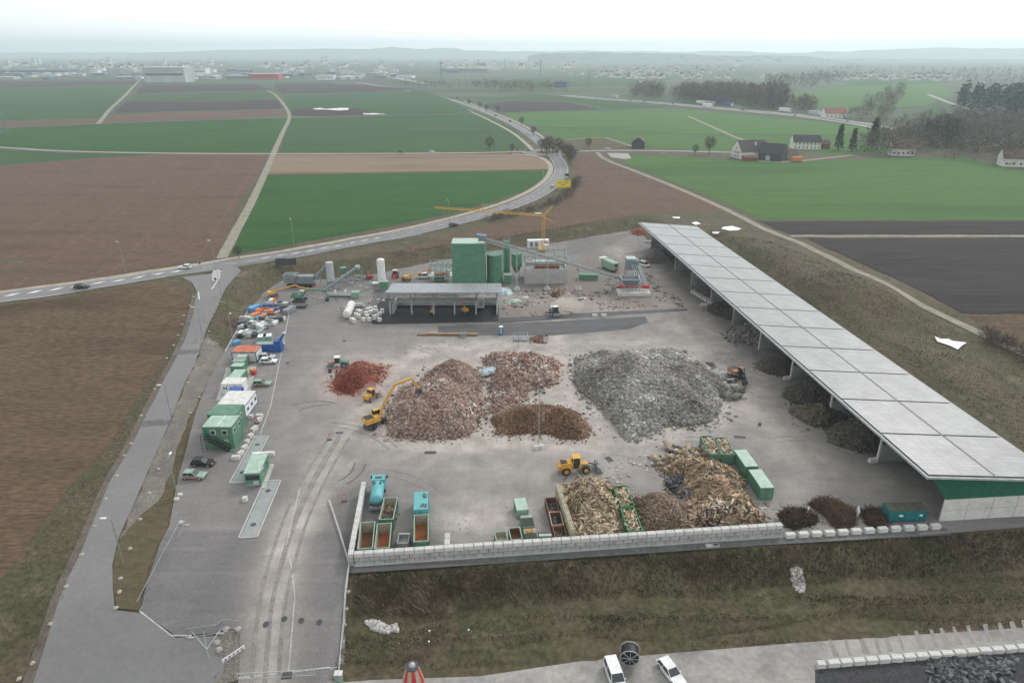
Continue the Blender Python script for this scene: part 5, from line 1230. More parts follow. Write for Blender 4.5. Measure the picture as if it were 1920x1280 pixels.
mb = MB(); lattice(mb, (0,0,14.9), jk, .8, 20, .12, True); mb.build('inner_jib', yello2, r); mb = MB(); lattice(mb, jk, jt, .65, 20, .12, True); mb.build('outer_jib', yello2, r)
mb = MB(); mb.beam(jk, jk+Vector((.3,0,3.2)), .25); mb.beam((0,0,14.6), (3.8,.3,18.6), .35); mb.beam((0,0,14.2), (4.4,.2,11.6), .2); mb.build('strut', yello2, r)
mb = MB(); mb.beam((3.8,.3,18.6), jk+Vector((.3,0,3.2)), .07); mb.beam(jk+Vector((.3,0,3.2)), jt, .07); mb.beam((3.8,.3,18.6), (3.8,.2,1.5), .06); mb.build('cable', dgrey, r)
MB().box((-2.2,0,15.6), (2.6,.5,.5)).build('winch_cover', white, r)
# white generator container
c = Pz(1013, 465, 0); r = thing('generator_container', 'white container with ventilation grilles behind the crane mast', 'container', (X_(1009,281), 283, .1), .12)
MB().box((0,0,1.5), (9,2.6,3)).build('body', white, r); MB().box((0,0,3.05), (9.1,2.7,.1)).build('roof', white, r)
for x in (-3,-.9,3.2): MB().box((x,-1.33,1.5), (1.3,.06,1.8)).build('grille', mgrey, r)
# grey screening machine on the left, silo, belts
c = P(580, 541); r = thing('screening_plant', 'long grey mobile screening plant with raised hopper at the foot of the bank', 'machine', (X_(565,229), 229.5, .1), -.02)
def ctr(px): return X_(px, 229)-X_(565, 229)
mb = MB(); mb.add([(ctr(536),-1.5,1.6),(ctr(552),-1.5,1.6),(ctr(552),1.5,1.6),(ctr(536),1.5,1.6),(ctr(534),-2,4.6),(ctr(561),-2,4.6),(ctr(561),2,4.6),(ctr(534),2,4.6)], [(3,2,1,0),(0,1,5,4),(1,2,6,5),(2,3,7,6),(3,0,4,7)]); mb.build('hopper', steel, r)
MB().box(((ctr(553)+ctr(589))/2,0,2.7), (ctr(589)-ctr(553),2.6,2.6)).build('body', steeld, r); MB().box(((ctr(553)+ctr(589))/2,0,4.05), (ctr(589)-ctr(553)+.1,2.7,.12)).build('body_cover', mgrey, r)
mb = MB(); mb.box((0,-.1,.7), (ctr(589)-ctr(536),2.0,.5)); mb.build('chassis', dgrey, r)
for x in (ctr(545),ctr(575),ctr(583)): MB().cyl((x,-1.3,.55), (x,1.3,.55), .55, n=12).build('wheel', rubber, r)
MB().beam((ctr(590),.2,3.0), (ctr(616),1.5,7.6), 1.6, .9).build('discharge_belt', steeld, r); mb = MB(); mb.beam((ctr(598),1,0), (ctr(603),1,5), .2); mb.beam((ctr(612),1.5,0), (ctr(612),1.5,6.8), .2); mb.build('belt_support', steel, r)
r = thing('silo', 'grey cement silo standing among the screening machines', 'silo', (X_(619.5,230,4), 230, .1), 0)
MB().cyl((0,0,2), (0,0,8.6), 1.3, n=20).dome((0,0,8.6), 1.3, .3, n=20).build('tank', lgrey, r); MB().cyl((0,0,.8), (0,0,2), .5, 1.3, n=20).build('cone', lgrey, r)
for i in range(4): a = math.pi/4+i*math.pi/2; MB().beam((1.1*math.cos(a),1.1*math.sin(a),0), (1.1*math.cos(a),1.1*math.sin(a),2.2), .16).build('leg', steel, r)
a1 = P(607,548); a1.z = .6; a2 = Vector((X_(670,233,6.2), 233, 6.2)); r = thing('belt_conveyor', 'dark inclined belt conveyor leaning past the cement silo', 'conveyor', (0,0,0))
MB().beam(a1, a2, 1.1, .5).build('belt_frame', steeld, r); mb = MB()
for t in (.45,.8): p = a1+(a2-a1)*t; mb.beam(p, (p.x-.6,p.y,0), .16); mb.beam(p, (p.x+.9,p.y,0), .16)
mb.build('support', steel, r); MB().box(tuple(a2), (1.4,1.5,1.0)).build('head_drum', lgrey, r)
for px, lab in ((646,'green hopper frame behind the dark belt conveyor'), (672,'green machine block at the upper end of the belt conveyor')):
    r = thing('hopper_frame', lab, 'machine', (X_(px,236), 236, .1), 0)
    MB().cyl((0,0,3.2), (0,0,5), .6, 1.6, n=4).build('funnel', green, r); MB().cyl((-1,0,1.6), (1.2,0,1.6), .7, n=12).build('drum', greenl, r); mb = MB()
    for x in (-1.6,1.6):
        for y in (-1.4,1.4): mb.beam((x,y,0), (x,y,4.4), .16)
    mb.beam((-1.6,-1.4,.2), (1.6,-1.4,4.2), .12); mb.beam((-1.6,-1.4,4.4), (1.6,-1.4,4.4), .14); mb.build('frame', steel, r)
r = thing('pump_trailer', 'pipe rig with a green engine box on open asphalt', 'machine', (X_(642,218), 218, .1), -.03)
MB().box((4.6,0,1.1), (2.6,2.4,2.0)).build('engine_box', greenl, r); MB().cyl((-5.5,.6,1.3), (3.4,.6,1.3), .3, n=8).build('pipe', lgrey, r); MB().box((-1,.6,.6), (8,1.4,.3)).build('skid', steel, r)
for x in (-2.5,1): MB().cyl((x,.6,1.1), (x,.6,2.2), .35, n=8).build('valve', white, r)
# white tanks
r = thing('gas_tank', 'tall white upright tank left of the canopy', 'tank', (X_(717,231), 231, .1), 0)
MB().cyl((0,0,1.2), (0,0,9.2), 1.35, n=20).dome((0,0,9.2), 1.35, .6, n=20).build('vessel', white, r, smooth=False); mb = MB()
for i in range(3): a = i*2.1+.5; mb.beam((1.1*math.cos(a),1.1*math.sin(a),0), (1.1*math.cos(a),1.1*math.sin(a),1.6), .2)
mb.build('feet', white, r); MB().box((-2.4,.2,.7), (2.2,1.4,.5)).build('evaporator', white, r)
r = thing('green_box', 'green equipment box at the foot of the white tank', 'box', (X_(721,226), 226.5, .1), 0); MB().box((0,0,1.5), (2.6,2.4,2.8)).build('housing', greenp, r); MB().box((0,0,2.95), (2.7,2.5,.12)).build('roof', greenl, r)
a1 = P(651,600); a2 = P(660,580); d_ = (a2-a1); r = thing('tank_trailer', 'white cylindrical tank lying on the asphalt near the block stacks', 'tank', ((a1.x+a2.x)/2,(a1.y+a2.y)/2,.1), math.atan2(d_.y,d_.x))
L_ = d_.length/2; MB().cyl((-L_,0,1.7), (L_,0,1.7), 1.25, n=18).dome((-L_,0,1.7), 1.25, .5, (-1,0,0), n=18).dome((L_,0,1.7), 1.25, .5, (1,0,0), n=18).build('vessel', offw, r)
for x in (-L_*.6,L_*.6): MB().box((x,0,.35), (.5,1.8,.6)).build('saddle', mgrey, r)
# ================================================================ vehicles
def wheels(r, xs, hw, rad, wd, m=rubber, hub=silver):
    for x in xs:
        for s_ in (-1,1):
            w_ = MB().cyl((x, s_*(hw-wd), rad), (x, s_*hw, rad), rad, n=14).build('wheel', m, r)
            MB().cyl((x, s_*(hw-.02), rad), (x, s_*(hw+.02), rad), rad*.58, n=10).build('rim', hub, w_)
def car_proto(body, kind='hatch', L_=4.5, w=1.82, h=1.5, name='parked_car'):
    r = thing(name, '', 'car'); hl = L_/2; bz = h*.57
    if kind == 'hatch': pts = [(-hl,.35),(-hl+.05,bz),(-hl+.5,bz+.05),(hl-1.35,bz+.02),(hl-.25,bz-.12),(hl,.62),(hl,.3)]; gh = [(-hl+.18,bz),(-hl+.65,h-.04),(hl-2.3,h-.04),(hl-1.4,bz)]
    elif kind == 'van': pts = [(-hl,.35),(-hl+.03,bz),(hl-1.0,bz),(hl-.2,bz-.15),(hl,.65),(hl,.3)]; gh = [(-hl+.06,bz),(-hl+.2,h-.04),(hl-1.7,h-.04),(hl-.95,bz)]
    hw = w/2
    fixn(MB().prof(pts, -hw, hw).build('body', body, r))
    g_ = MB(); n = len(gh); V = [(x, -hw+.04+.14*(z > bz+.1), z) for x, z in gh]+[(x, hw-.04-.14*(z > bz+.1), z) for x, z in gh]
    g_.add(V, [(0,1,2,3),(7,6,5,4),(0,4,5,1),(1,5,6,2),(2,6,7,3)]); fixn(g_.build('windows', glass, r))
    x0_, x1_ = gh[1][0], gh[2][0]; rf = MB(); rf.box(((x0_+x1_)/2-.02, 0, h-.01), (x1_-x0_+.12, w-.3, .06))
    for s_ in (-1,1):
        ys = s_*(hw-.11)
        rf.beam((x1_,s_*(hw-.17),h-.03), (gh[3][0],s_*(hw-.05),bz+.02), .07); rf.beam((x0_,s_*(hw-.17),h-.03), (gh[0][0]+.1,s_*(hw-.05),bz+.02), .14); mx_ = (x0_+x1_)/2; rf.beam((mx_,s_*(hw-.16),h-.03), (mx_,s_*(hw-.03),bz+.02), .07)
        if kind == 'van': rf.beam((mx_-1,s_*(hw-.16),h-.03), (mx_-1,s_*(hw-.03),bz+.02), .9, .07) if False else None
    rf.build('roof', body, r)
    wheels(r, (-hl+.85, hl-.9), hw+.01, .33, .22)
    for s_ in (-1,1):
        MB().box((hl-.06, s_*(hw-.3), .68), (.14,.36,.16)).build('headlight', silver, r); MB().box((-hl+.02, s_*(hw-.2), bz-.1), (.08,.26,.2)).build('tail_light', red, r); MB().box((gh[3][0]-.3, s_*(hw+.1), bz+.1), (.12,.2,.14)).build('wing_mirror', body, r)
    MB().box((hl-.01,0,.42), (.06,w-.5,.2)).build('grille', black, r)
    return r
protos = {}
def car(px, py, head, col, label, cat='car', kind='hatch', group=None, pz=None, L_=None, name='parked_car', off_=None):
    """head: heading in degrees in the plan, 0 = to the right"""
    key = (col.name, kind, L_)
    if key not in protos:
        kw = dict(L_=L_ or 4.5) if kind == 'hatch' else dict(L_=L_ or 4.9, w=1.95, h=2.0)
        protos[key] = [car_proto(col, kind, name=name, **kw), False]
    p = off_ if off_ is not None else P(px, py); p = Vector(p); p.z += .16 if pz is None else pz
    pr_ = protos[key]
    if not pr_[1]:
        pr_[1] = True; o = pr_[0]; o.location = p; o.rotation_euler = (0,0,math.radians(head)); o['label'] = label
        if group: o['group'] = group
    else: o = dup(pr_[0], p, math.radians(head), label, group)
    o['category'] = cat; return o
car(382, 872, -3, black, 'black car parked behind the light green car on the left')
c1 = car(365, 896, 0, greenl, 'light green car parked at the front left kerb')
c2 = car(492, 723, 3, greenl, 'light green car parked alone beside the concrete pad')
lv = mat('red_livery', (.3,.1,.08), .5, cols=[(.28,.34,.28),(.42,.08,.06),(.30,.30,.26)], scale=3.2)
for o_ in (c1, c2):
    for s_ in (-1,1): MB().box((-.1, s_*.925, .62), (2.7,.02,.32)).build('livery_band', lv, o_)
car(504, 681, 4, white, 'white estate car, the nearer of two in front of the orange roofed cabin'); car(501, 673, 4, silver, 'silver car half hidden behind the white estate car')
car(154, 541, 8, black, 'black car driving on the main road at the far left'); car(347, 504, 186, white, 'white car on the main road near the junction')
car(851, 424, 35, dgrey, 'dark car on the main road behind the tower')
lowc = lambda x, y: Vector((*low(x, y), -4.5))
car(0, 0, -80, white, 'white van parked left of the cable reel', 'van', 'van', off_=lowc(1152,1274), name='van'); car(0, 0, -66, white, 'white estate car parked right of the cable reel', 'car', 'hatch', L_=4.9, off_=lowc(1257,1266), name='parked_car')
car(796, 522, 4, white, 'white van with open side door beside the green frame', 'van', 'van', name='van')
car(1208, 500, -60, offw, 'pale pickup standing between hopper and shed', 'car', 'van', L_=4.6, name='pickup')
for x, y, hd, col, lb in ((880,0,0,0,0),):
    pass
# cars on the curve and the roundabout
for x, y, hd, col, lb in ((1063,330,100,black,'dark car on the outer lane of the curve near the roundabout'),(1062,337,100,silver,'silver car right behind the dark one on the curve'),(1037,352,60,offw,'pale car entering the curve beside the green field'),
   (971,282,5,red,'red car at the roundabout entry from the left'),(991,284,0,green,'green tractor-coloured car at the roundabout'),(1082,284,0,blue,'blue car leaving the roundabout to the right'),(1140,281,0,white,'white car on the road east of the roundabout'),(753,287,0,black,'black car on the cross road left of the roundabout'),(810,286,0,white,'white car on the cross road left of the roundabout'),
   (990,253,-60,silver,'silver car on the road beyond the roundabout'),(1000,252,120,white,'white car beside the silver one beyond the roundabout'),(957,229,-55,black,'black car far up the northern road'),(930,218,-55,dgrey,'small dark car farther up the northern road'),(857,185,140,red,'red car far away on the northern road')):
    car(x, y, hd, col, lb, group='cars on the public roads')
# trucks and machines -------------------------------------------------
def place(px, py, head, name, label, cat, z=.12):
    p = P(px, py); return thing(name, label, cat, (p.x, p.y, p.z+z), math.radians(head))
# turquoise tanker, seen from behind
a1 = Pz(706,962,0); a2 = Pz(713,914,0); d_ = a2-a1
r = thing('tank_truck', 'turquoise tanker truck parked beside the left block wall', 'truck', ((a1.x+a2.x)/2, (a1.y+a2.y)/2, .12), math.atan2(d_.y, d_.x)); L_ = d_.length
MB().box((0,0,.85), (L_-1.2,1.0,.35)).build('chassis', dgrey, r)
cx_ = L_/2-1.1; t_ = MB(); t_.box((cx_,0,1.9), (2.0,2.4,2.2), tx=.92); t_.build('cab', turq, r)
MB().box((cx_+1.0,0,2.35), (.08,2.1,.85)).build('windscreen', glass, r); MB().box((cx_-.1,0,3.05), (.6,1.2,.1)).build('roof_hatch', dgrey, r)
for s_ in (-1,1): MB().box((cx_+.5,s_*1.22,2.3), (.9,.06,.7)).build('side_window', glass, r); MB().box((cx_+1.1,s_*1.45,2.3), (.15,.28,.6)).build('mirror', black, r)
MB().cyl((-L_/2+.9,0,2.05), (L_/2-2.5,0,2.05), 1.15, n=20).dome((-L_/2+.9,0,2.05), 1.15, .45, (-1,0,0), n=20).dome((L_/2-2.5,0,2.05), 1.15, .3, (1,0,0), n=20).build('tank', turq, r)
MB().box((-L_/2+.3,0,.9), (.8,2.3,.5)).build('rear_bumper', mgrey, r); MB().cyl((-L_/2+.5,-.7,1.5), (-L_/2+.5,.7,1.5), .28, n=8).build('hose_reel', dgrey, r)
for y in (-.55,.55): MB().box((L_/2-3.2,y,3.2), (.5,.3,.25)).build('tank_hatch', dgrey, r)
wheels(r, (-L_/2+1.3,-L_/2+2.6,L_/2-1.2), 1.2, .5, .35)
# wheel loader
r = place(1082,884,8,'wheel_loader','yellow wheel loader with a wide grey bucket facing right','loader'); r.scale = (.92,)*3
fixn(MB().prof([(-4.2,1.1),(-4.3,1.9),(-3.4,2.55),(-1.3,2.75),(-1.0,1.2)], -1.0, 1.0).build('engine_hood', yellow, r))
MB().box((-3.0,0,2.66), (1.4,1.3,.2), ry=.08).build('radiator_grille', black, r); MB().box((-1.0,0,1.3), (5.4,1.1,.6)).build('chassis', dgrey, r); MB().box((1.2,0,1.6), (2.0,1.3,1.0)).build('front_frame', yellow, r)
MB().box((-.35,0,2.9), (1.6,1.6,1.6), tx=.86, ty=.9).build('cab', glass, r); mb = MB(); mb.box((-.35,0,3.76), (1.8,1.75,.16))
for sx in (-1,1):
    for sy in (-1,1): mb.beam((-.35+sx*.78,sy*.78,2.1), (-.35+sx*.68,sy*.7,3.7), .12)
mb.build('cab_frame', yellow, r)
wheels(r, (-2.6,1.7), 1.35, .85, .6, hub=yellow)
for s_ in (-1,1):
    MB().box((-2.6,s_*1.05,1.85), (1.9,.6,.12)).build('mudguard', yellow, r); mb = MB(); mb.beam((.9,s_*.6,2.0), (3.3,s_*.6,1.3), .22,.4); mb.beam((3.3,s_*.6,1.3), (4.0,s_*.6,.8), .22,.35); mb.build('lift_arm', mgrey, r)
mb = MB(); pts = [(3.9,.25),(4.1,1.6),(4.25,1.62),(4.12,.42),(5.2,.28),(5.2,.18)]; mb.prof(pts, -1.6, 1.6); mb.prof([(3.95,.22),(4.1,1.6),(4.5,1.45),(5.2,.2)], -1.64, -1.54); mb.prof([(3.95,.22),(4.1,1.6),(4.5,1.45),(5.2,.2)], 1.54, 1.64); fixn(mb.build('bucket', mgrey, r))
# excavators
def excavator(px, py, head, body, label, reach, under='wheels', upper=0.0, dig=(), cabm=None, sc=1.0, stick=None, name='excavator', boomm=None):
    r = place(px, py, head, name, label, 'excavator'); r.scale = (sc,)*3; bm_ = boomm or body
    if under == 'wheels':
        MB().box((0,0,.95), (4.2,1.4,.5)).build('undercarriage', dgrey, r); wheels(r, (-1.5,1.5), 1.3, .6, .5, hub=dgrey); MB().box((-2.4,0,.7), (.3,2.4,.7)).build('dozer_blade', dgrey, r)
    else:
        MB().box((0,0,.7), (2.6,1.6,.5)).build('undercarriage', dgrey, r)
        for s_ in (-1,1): fixn(MB().prof([(-2.2,.45),(-2.0,.85),(2.0,.85),(2.2,.45),(1.9,.05),(-1.9,.05)], s_*1.45-.3, s_*1.45+.3).build('track', dgrey, r))
    def rt(p):
        c_, s_ = math.cos(upper), math.sin(upper); return (p[0]*c_-p[1]*s_, p[0]*s_+p[1]*c_, p[2])
    MB().cyl((0,0,1.1), (0,0,1.35), .8, n=14).build('slew_ring', dgrey, r)
    MB().box(rt((-.9,0,1.95)), (3.6,2.5,1.15), rz=upper, tx=.96, ty=.94).build('upper_body', body, r); MB().box(rt((-1.5,0,2.56)), (1.9,1.9,.1), rz=upper).build('engine_cover', black, r)
    MB().box(rt((-2.74,0,1.9)), (.08,1.0,.5), rz=upper).build('rear_panel', offw if body is yellow else black, r)
    MB().box(rt((.75,.75,2.5)), (1.7,1.0,1.75), rz=upper, tx=.9).build('cab', cabm or black, r); MB().box(rt((1.6,.75,2.6)), (.08,.85,1.2), rz=upper).build('windscreen', glass, r); MB().box(rt((.75,.75,3.42)), (1.4,.95,.08), rz=upper).build('cab_roof', body if cabm is None else offw, r)
    P_ = [rt(p) for p in reach]
    mb = MB(); 
    for a, b_ in zip(P_[:-2], P_[1:-1]): mb.beam(a, b_, .34,.5)
    mb.build('boom', bm_, r); MB().beam(P_[-2], P_[-1], .26,.4).build('stick', bm_, r)
    mb = MB(); mb.beam(rt((reach[0][0],reach[0][1],1.7)), tuple((Vector(P_[0])*.4+Vector(P_[1])*.6)-Vector((0,0,.1))), .14); mb.build('ram', silver, r)
    e = Vector(P_[-1]); q = rt((1,0,0))
    fixn(MB().prof([(-.5,-.1),(-.7,-1.0),(0,-1.3),(.6,-1.1),(.5,0)], -.5, .5).build('grab' if len(dig) else 'bucket', dgrey, r))
    g_ = [k_ for k_ in r.children if k_.name.startswith(('grab','bucket'))][0]; g_.location = e; g_.rotation_euler = (0,0,upper)
    return r
excavator(704,798,60,yellow,'yellow wheeled material handler reaching onto the mixed rubble heap',[(1.0,-.4,2.0),(2.4,-.4,5.2),(5.4,-.4,8.6),(9.6,-.4,8.8),(11.2,-.4,5.8)], upper=-.38, dig=(1,), sc=1.0)
excavator(563,565,4,green,'green tracked excavator with outstretched arm near the bank',[(1.0,-.4,2.0),(3.2,-.4,4.2),(6.0,-.4,3.9),(8.8,-.4,3.6),(9.0,-.4,1.3)], under='tracks', cabm=greenl, name='tracked_excavator')
excavator(1380,710,-75,paint('faded_orange', (.36,.20,.10)),'orange tracked excavator with hammer at the right end of the grey heap',[(1.0,-.4,2.0),(2.4,-.4,4.0),(3.8,-.4,3.4),(4.6,-.4,1.6)], under='tracks', sc=.95, name='tracked_excavator', boomm=dgrey)
# small loader at the mixed heap, roller, forklift, others
r = place(698,748,60,'compact_loader','small yellow wheel loader in dust beside the red heap','loader')
MB().box((-1.6,0,1.3), (1.6,1.5,1.0)).build('engine_hood', yellow, r); MB().box((-.2,0,1.9), (1.2,1.4,1.5)).build('cab', glass, r); MB().box((-.2,0,2.7), (1.3,1.5,.12)).build('cab_roof', yellow, r); wheels(r, (-1.4,1.1), 1.05, .55, .4, hub=yellow); MB().box((1.0,0,1.1), (1.4,.9,.5)).build('front_frame', yellow, r)
for s_ in (-1,1): MB().beam((.6,s_*.5,1.5), (2.2,s_*.5,.9), .15,.25).build('lift_arm', offw, r)
fixn(MB().prof([(2.1,.15),(2.2,1.1),(3.1,.2)], -1.1, 1.1).build('bucket', offw, r))
r = place(634,688,185,'road_roller','green single drum roller beside the red heap','roller')
MB().cyl((1.8,-1,.75), (1.8,1,.75), .75, n=16).build('drum', mgrey, r); mb = MB(); mb.box((1.8,-1.12,.8), (1.9,.15,.4)); mb.box((1.8,1.12,.8), (1.9,.15,.4)); mb.box((.9,0,.9), (.2,2.2,.4)); mb.build('drum_frame', green, r)
MB().box((1.8,0,1.5), (1.0,1.2,.2)).build('orange_deck', orange, r); fixn(MB().prof([(-2.9,.8),(-2.8,1.5),(-1.0,1.9),(-.6,.7)], -.8, .8).build('engine_hood', green, r)); MB().box((0,0,1.9), (1.3,1.4,1.3)).build('cab', glass, r); MB().box((0,0,2.85), (1.5,1.6,.14)).build('cab_roof', white, r); mb = MB()
for a in (-1,1):
    for b_ in (-1,1): mb.beam((a*.62,b_*.68,1.2), (a*.62,b_*.68,2.8), .09)
mb.build('cab_frame', green, r); wheels(r, (-1.7,), 1.05, .7, .45)
r = place(690,524,200,'forklift','red forklift beside the machine frames','forklift'); MB().box((-.8,0,.9), (2.2,1.4,1.0)).build('body', red, r); mb = MB()
for a in (-1,1):
    for b_ in (-1,1): mb.beam((-.5+a*.6,b_*.6,1.4), (-.5+a*.5,b_*.6,2.5), .08)
mb.box((-.5,0,2.55), (1.3,1.3,.08)); mb.build('overhead_guard', dgrey, r); mb = MB()
for b_ in (-.4,.4): mb.beam((.6,b_,.2), (.6,b_,3.0), .12); mb.beam((.6,b_,.15), (1.8,b_,.15), .1)
mb.build('mast', dgrey, r); wheels(r, (-1.4,.2), .75, .35, .25)
r = place(742,520,92,'tractor','green and white tractor parked behind the white tank','tractor'); MB().box((1.3,0,1.3), (2.0,1.0,.9)).build('engine_hood', greenl, r); MB().box((-.4,0,2.0), (1.4,1.5,1.5)).build('cab', glass, r); MB().box((-.4,0,2.8), (1.6,1.7,.15)).build('cab_roof', offw, r); MB().box((-1.6,0,1.1), (1.2,1.7,.8)).build('rear_box', red, r)
wheels(r, (-.6,), 1.2, .9, .45); wheels(r, (1.8,), 1.1, .6, .35)
r = place(1039,590,-75,'sweeper_loader','white and green loader raising dust on the dark asphalt strip','loader'); MB().box((-.6,0,1.5), (2.6,1.9,1.4)).build('engine_hood', greenl, r); MB().box((1.0,0,2.2), (1.4,1.6,1.6)).build('cab', glass, r); MB().box((1.0,0,3.06), (1.6,1.7,.14)).build('cab_roof', white, r); MB().box((-.9,0,2.3), (1.6,1.7,.2)).build('hood_cover', white, r); wheels(r, (-1.1,1.5), 1.2, .65, .45); MB().box((2.5,0,.7), (.7,2.2,.8)).build('bucket', mgrey, r)
# boom lifts and telehandlers
def boomlift(px, py, head, label, pts, sc=1.0):
    r = place(px, py, head, 'boom_lift', label, 'boom lift'); r.scale = (sc,)*3
    MB().box((0,0,.85), (3.0,1.6,.5)).build('chassis', dgrey, r); MB().box((-.5,0,1.5), (2.4,2.0,.9)).build('turntable', yellow, r); wheels(r, (-1.1,1.1), 1.15, .48, .35)
    for a, b_ in zip(pts[:-1], pts[1:]): MB().beam(a, b_, .28,.4).build('boom_section', yellow, r)
    e = pts[-1]; mb = MB()
    for x in (-.4,.4):
        for y in (-.9,.9): mb.beam((e[0]+.4+x,e[1]+y,e[2]-.3), (e[0]+.4+x,e[1]+y,e[2]+.9), .07)
    for z in (-.3,.3,.9):
        for y in (-.9,.9): mb.beam((e[0],e[1]+y,e[2]+z), (e[0]+.8,e[1]+y,e[2]+z), .06)
        for x in (0,.8): mb.beam((e[0]+x,e[1]-.9,e[2]+z), (e[0]+x,e[1]+.9,e[2]+z), .06)
    mb.build('basket', orange, r); return r
boomlift(513,557,18,'yellow boom lift with its arm stretched towards the grey screening plant',[(-.6,0,2.0),(7.5,0,3.4),(8.8,0,2.4),(13.0,0,1.4)])
boomlift(762,527,170,'yellow articulated boom lift whose arm points to the green frame',[(.2,0,1.6),(2.8,0,.9),(-1.0,0,2.0),(-9.5,0,4.6)])
boomlift(873,588,-60,'small yellow boom lift standing inside the canopy shed',[(-.3,0,1.8),(-2.6,.3,3.6)], .8)
boomlift(811,588,90,'small yellow lift beside the middle canopy pillar',[(-.3,0,1.8),(-.3,0,3.4)], .6)
c = P(902,577); r = thing('site_trailer', 'grey box trailer parked inside the right canopy bay', 'trailer', (c.x, c.y, .12), 0); MB().box((0,0,2.0), (2.2,4.0,2.9)).build('body', lgrey, r); MB().box((0,-2.04,2.0), (1.0,.06,1.6)).build('door', mgrey, r); wheels(r, (0,), 1.1, .45, .25)
# white flatbed truck
r = place(520,573,178,'flatbed_truck','small white flatbed truck with an orange beacon bar on the left side','truck')
fixn(MB().prof([(.9,.5),(.9,2.2),(2.3,2.2),(2.9,1.35),(3.3,1.2),(3.35,.5)], -.95, .95).build('cab', white, r)); MB().box((2.68,0,1.8), (.5,1.6,.5), ry=-.85).build('windscreen', glass, r); MB().box((-1.4,0,.95), (4.4,2.0,.18)).build('flatbed', lgrey, r); mb = MB(); mb.box((.75,0,1.7), (.12,2,1.5)); mb.build('headboard', orange, r); MB().box((-1,0,1.3), (1.6,.9,.5)).build('cargo', dgrey, r); wheels(r, (-2.2,2.4), .98, .38, .25)
# blue compactor container
r = place(506,658,2,'hooklift_press','blue press container with raised steel arm behind the orange roofed cabin','container')
MB().box((0,0,1.2), (7.2,2.4,2.2)).build('body', blue, r); MB().box((-.8,0,2.34), (5.0,2.0,.1)).build('cover', paint('dusty_green', (.25,.32,.3)), r); MB().box((2.5,0,2.7), (1.8,1.8,.8)).build('press_head', blue, r); mb = MB(); mb.beam((2.8,0,2.6), (4.6,0,5.0), .5,.6); mb.build('lift_arm', blue, r); MB().box((4.6,0,5.2), (.8,.7,.4)).build('arm_cap', offw, r)
r = place(530,654,0,'concrete_mixer','small reddish mixer beside the blue press container','mixer'); MB().cyl((-.3,0,.8), (.6,0,1.3), .6,.35, n=10).build('drum', rust, r); MB().box((0,0,.3), (1.2,.8,.4)).build('frame', mgrey, r); MB().box((.2,0,1.6), (.9,.7,.4)).build('motor_cover', offw, r)
# green crusher + others behind the conveyor
a1 = P(1148,512); r = thing('green_crusher', 'pale green box shaped crusher behind the conveyor', 'machine', (a1.x-.5, a1.y+4, .12), math.radians(-62))
fixn(MB().box((0,0,2.2), (8.0,2.6,2.8)).build('body', greenl, r)); MB().box((-4.6,0,3.0), (1.8,3.0,1.6)).build('hopper', offw, r); MB().box((4.02,0,2.6), (.06,1.0,1.0)).build('opening', black, r); MB().box((4.1,.2,1.0), (.3,.8,.7)).build('motor', red, r)
for s_ in (-1,1): fixn(MB().prof([(-2.8,.4),(-2.6,.8),(2.6,.8),(2.8,.4),(2.5,.05),(-2.5,.05)], s_*1.2-.3, s_*1.2+.3).build('track', dgrey, r))
MB().beam((-2,1.2,1.4), (-4.5,5.5,2.6), .9,.3).build('side_belt', mgrey, r)
r = thing('green_box', 'low green steel box under the conveyor right of the bunker', 'box', (X_(1102,238), 238, .12), -.08); MB().box((0,0,1.0), (7.0,2.4,1.9), tx=1.03).build('body', green, r); mb = MB(); mb.box((0,-1.25,1.95), (7.2,.12,.14)); mb.box((0,1.25,1.95), (7.2,.12,.14)); mb.build('rim', greenl, r)
# portable toilet
r = place(939.5,627,0,'portable_toilet','blue portable toilet with white roof on the dark asphalt','toilet'); MB().box((0,0,1.15), (1.1,1.1,2.3)).build('cabin', blue, r); MB().box((0,0,2.4), (1.2,1.2,.22), tx=.8, ty=.8).build('roof', white, r); MB().box((0,-.57,1.2), (.8,.04,1.9)).build('door', blue2, r)
for z in (.75,1.55): MB().box((0,-.6,z), (.4,.03,.35)).build('sticker', white, r)
# timber stacks, pallets etc.
def stack(name, label, cat, px, py, head, parts): 
    r = place(px, py, head, name, label, cat)
    for nm, c_, d__, m_ in parts: MB().box(c_, d__).build(nm, m_, r)
    return r
woodm = paint('sawn_timber', (.42,.33,.21), .8); 
stack('timber_stack', 'long yellowish timber beams lying in front of the canopy', 'timber', 844, 628, -1.5, [('beam',(.6,0,.35),(15.5,.5,.4),woodm),('beam',(-.8,-.9,.25),(17.5,.3,.25),rust),('bearer',(0,0,.08),(.3,2.4,.15),dgrey)])
stack('drum_stack', 'dark pallet with bundled drums beside the timber beams', 'pallet', 868, 632, 10, [('pallet',(0,0,.1),(1.9,1.3,.18),woodm),('drum_bundle',(0,0,.7),(1.7,1.1,1.0),mgrey)])
r = place(976,638,0,'mesh_cage','grey wire mesh cage beside the floodlight mast','cage'); mb = MB()
for x in (-2,0,2):
    for y in (-1.2,1.2): mb.beam((x,y,0), (x,y,1.8), .09)
for z in (.1,.9,1.8):
    for y in (-1.2,1.2): mb.beam((-2,y,z), (2,y,z), .08)
    for x in (-2,2): mb.beam((x,-1.2,z), (x,1.2,z), .08)
mb.build('cage_frame', lgrey, r); MB().box((0,0,.3), (3.8,2.2,.3)).build('cage_floor', mgrey, r)
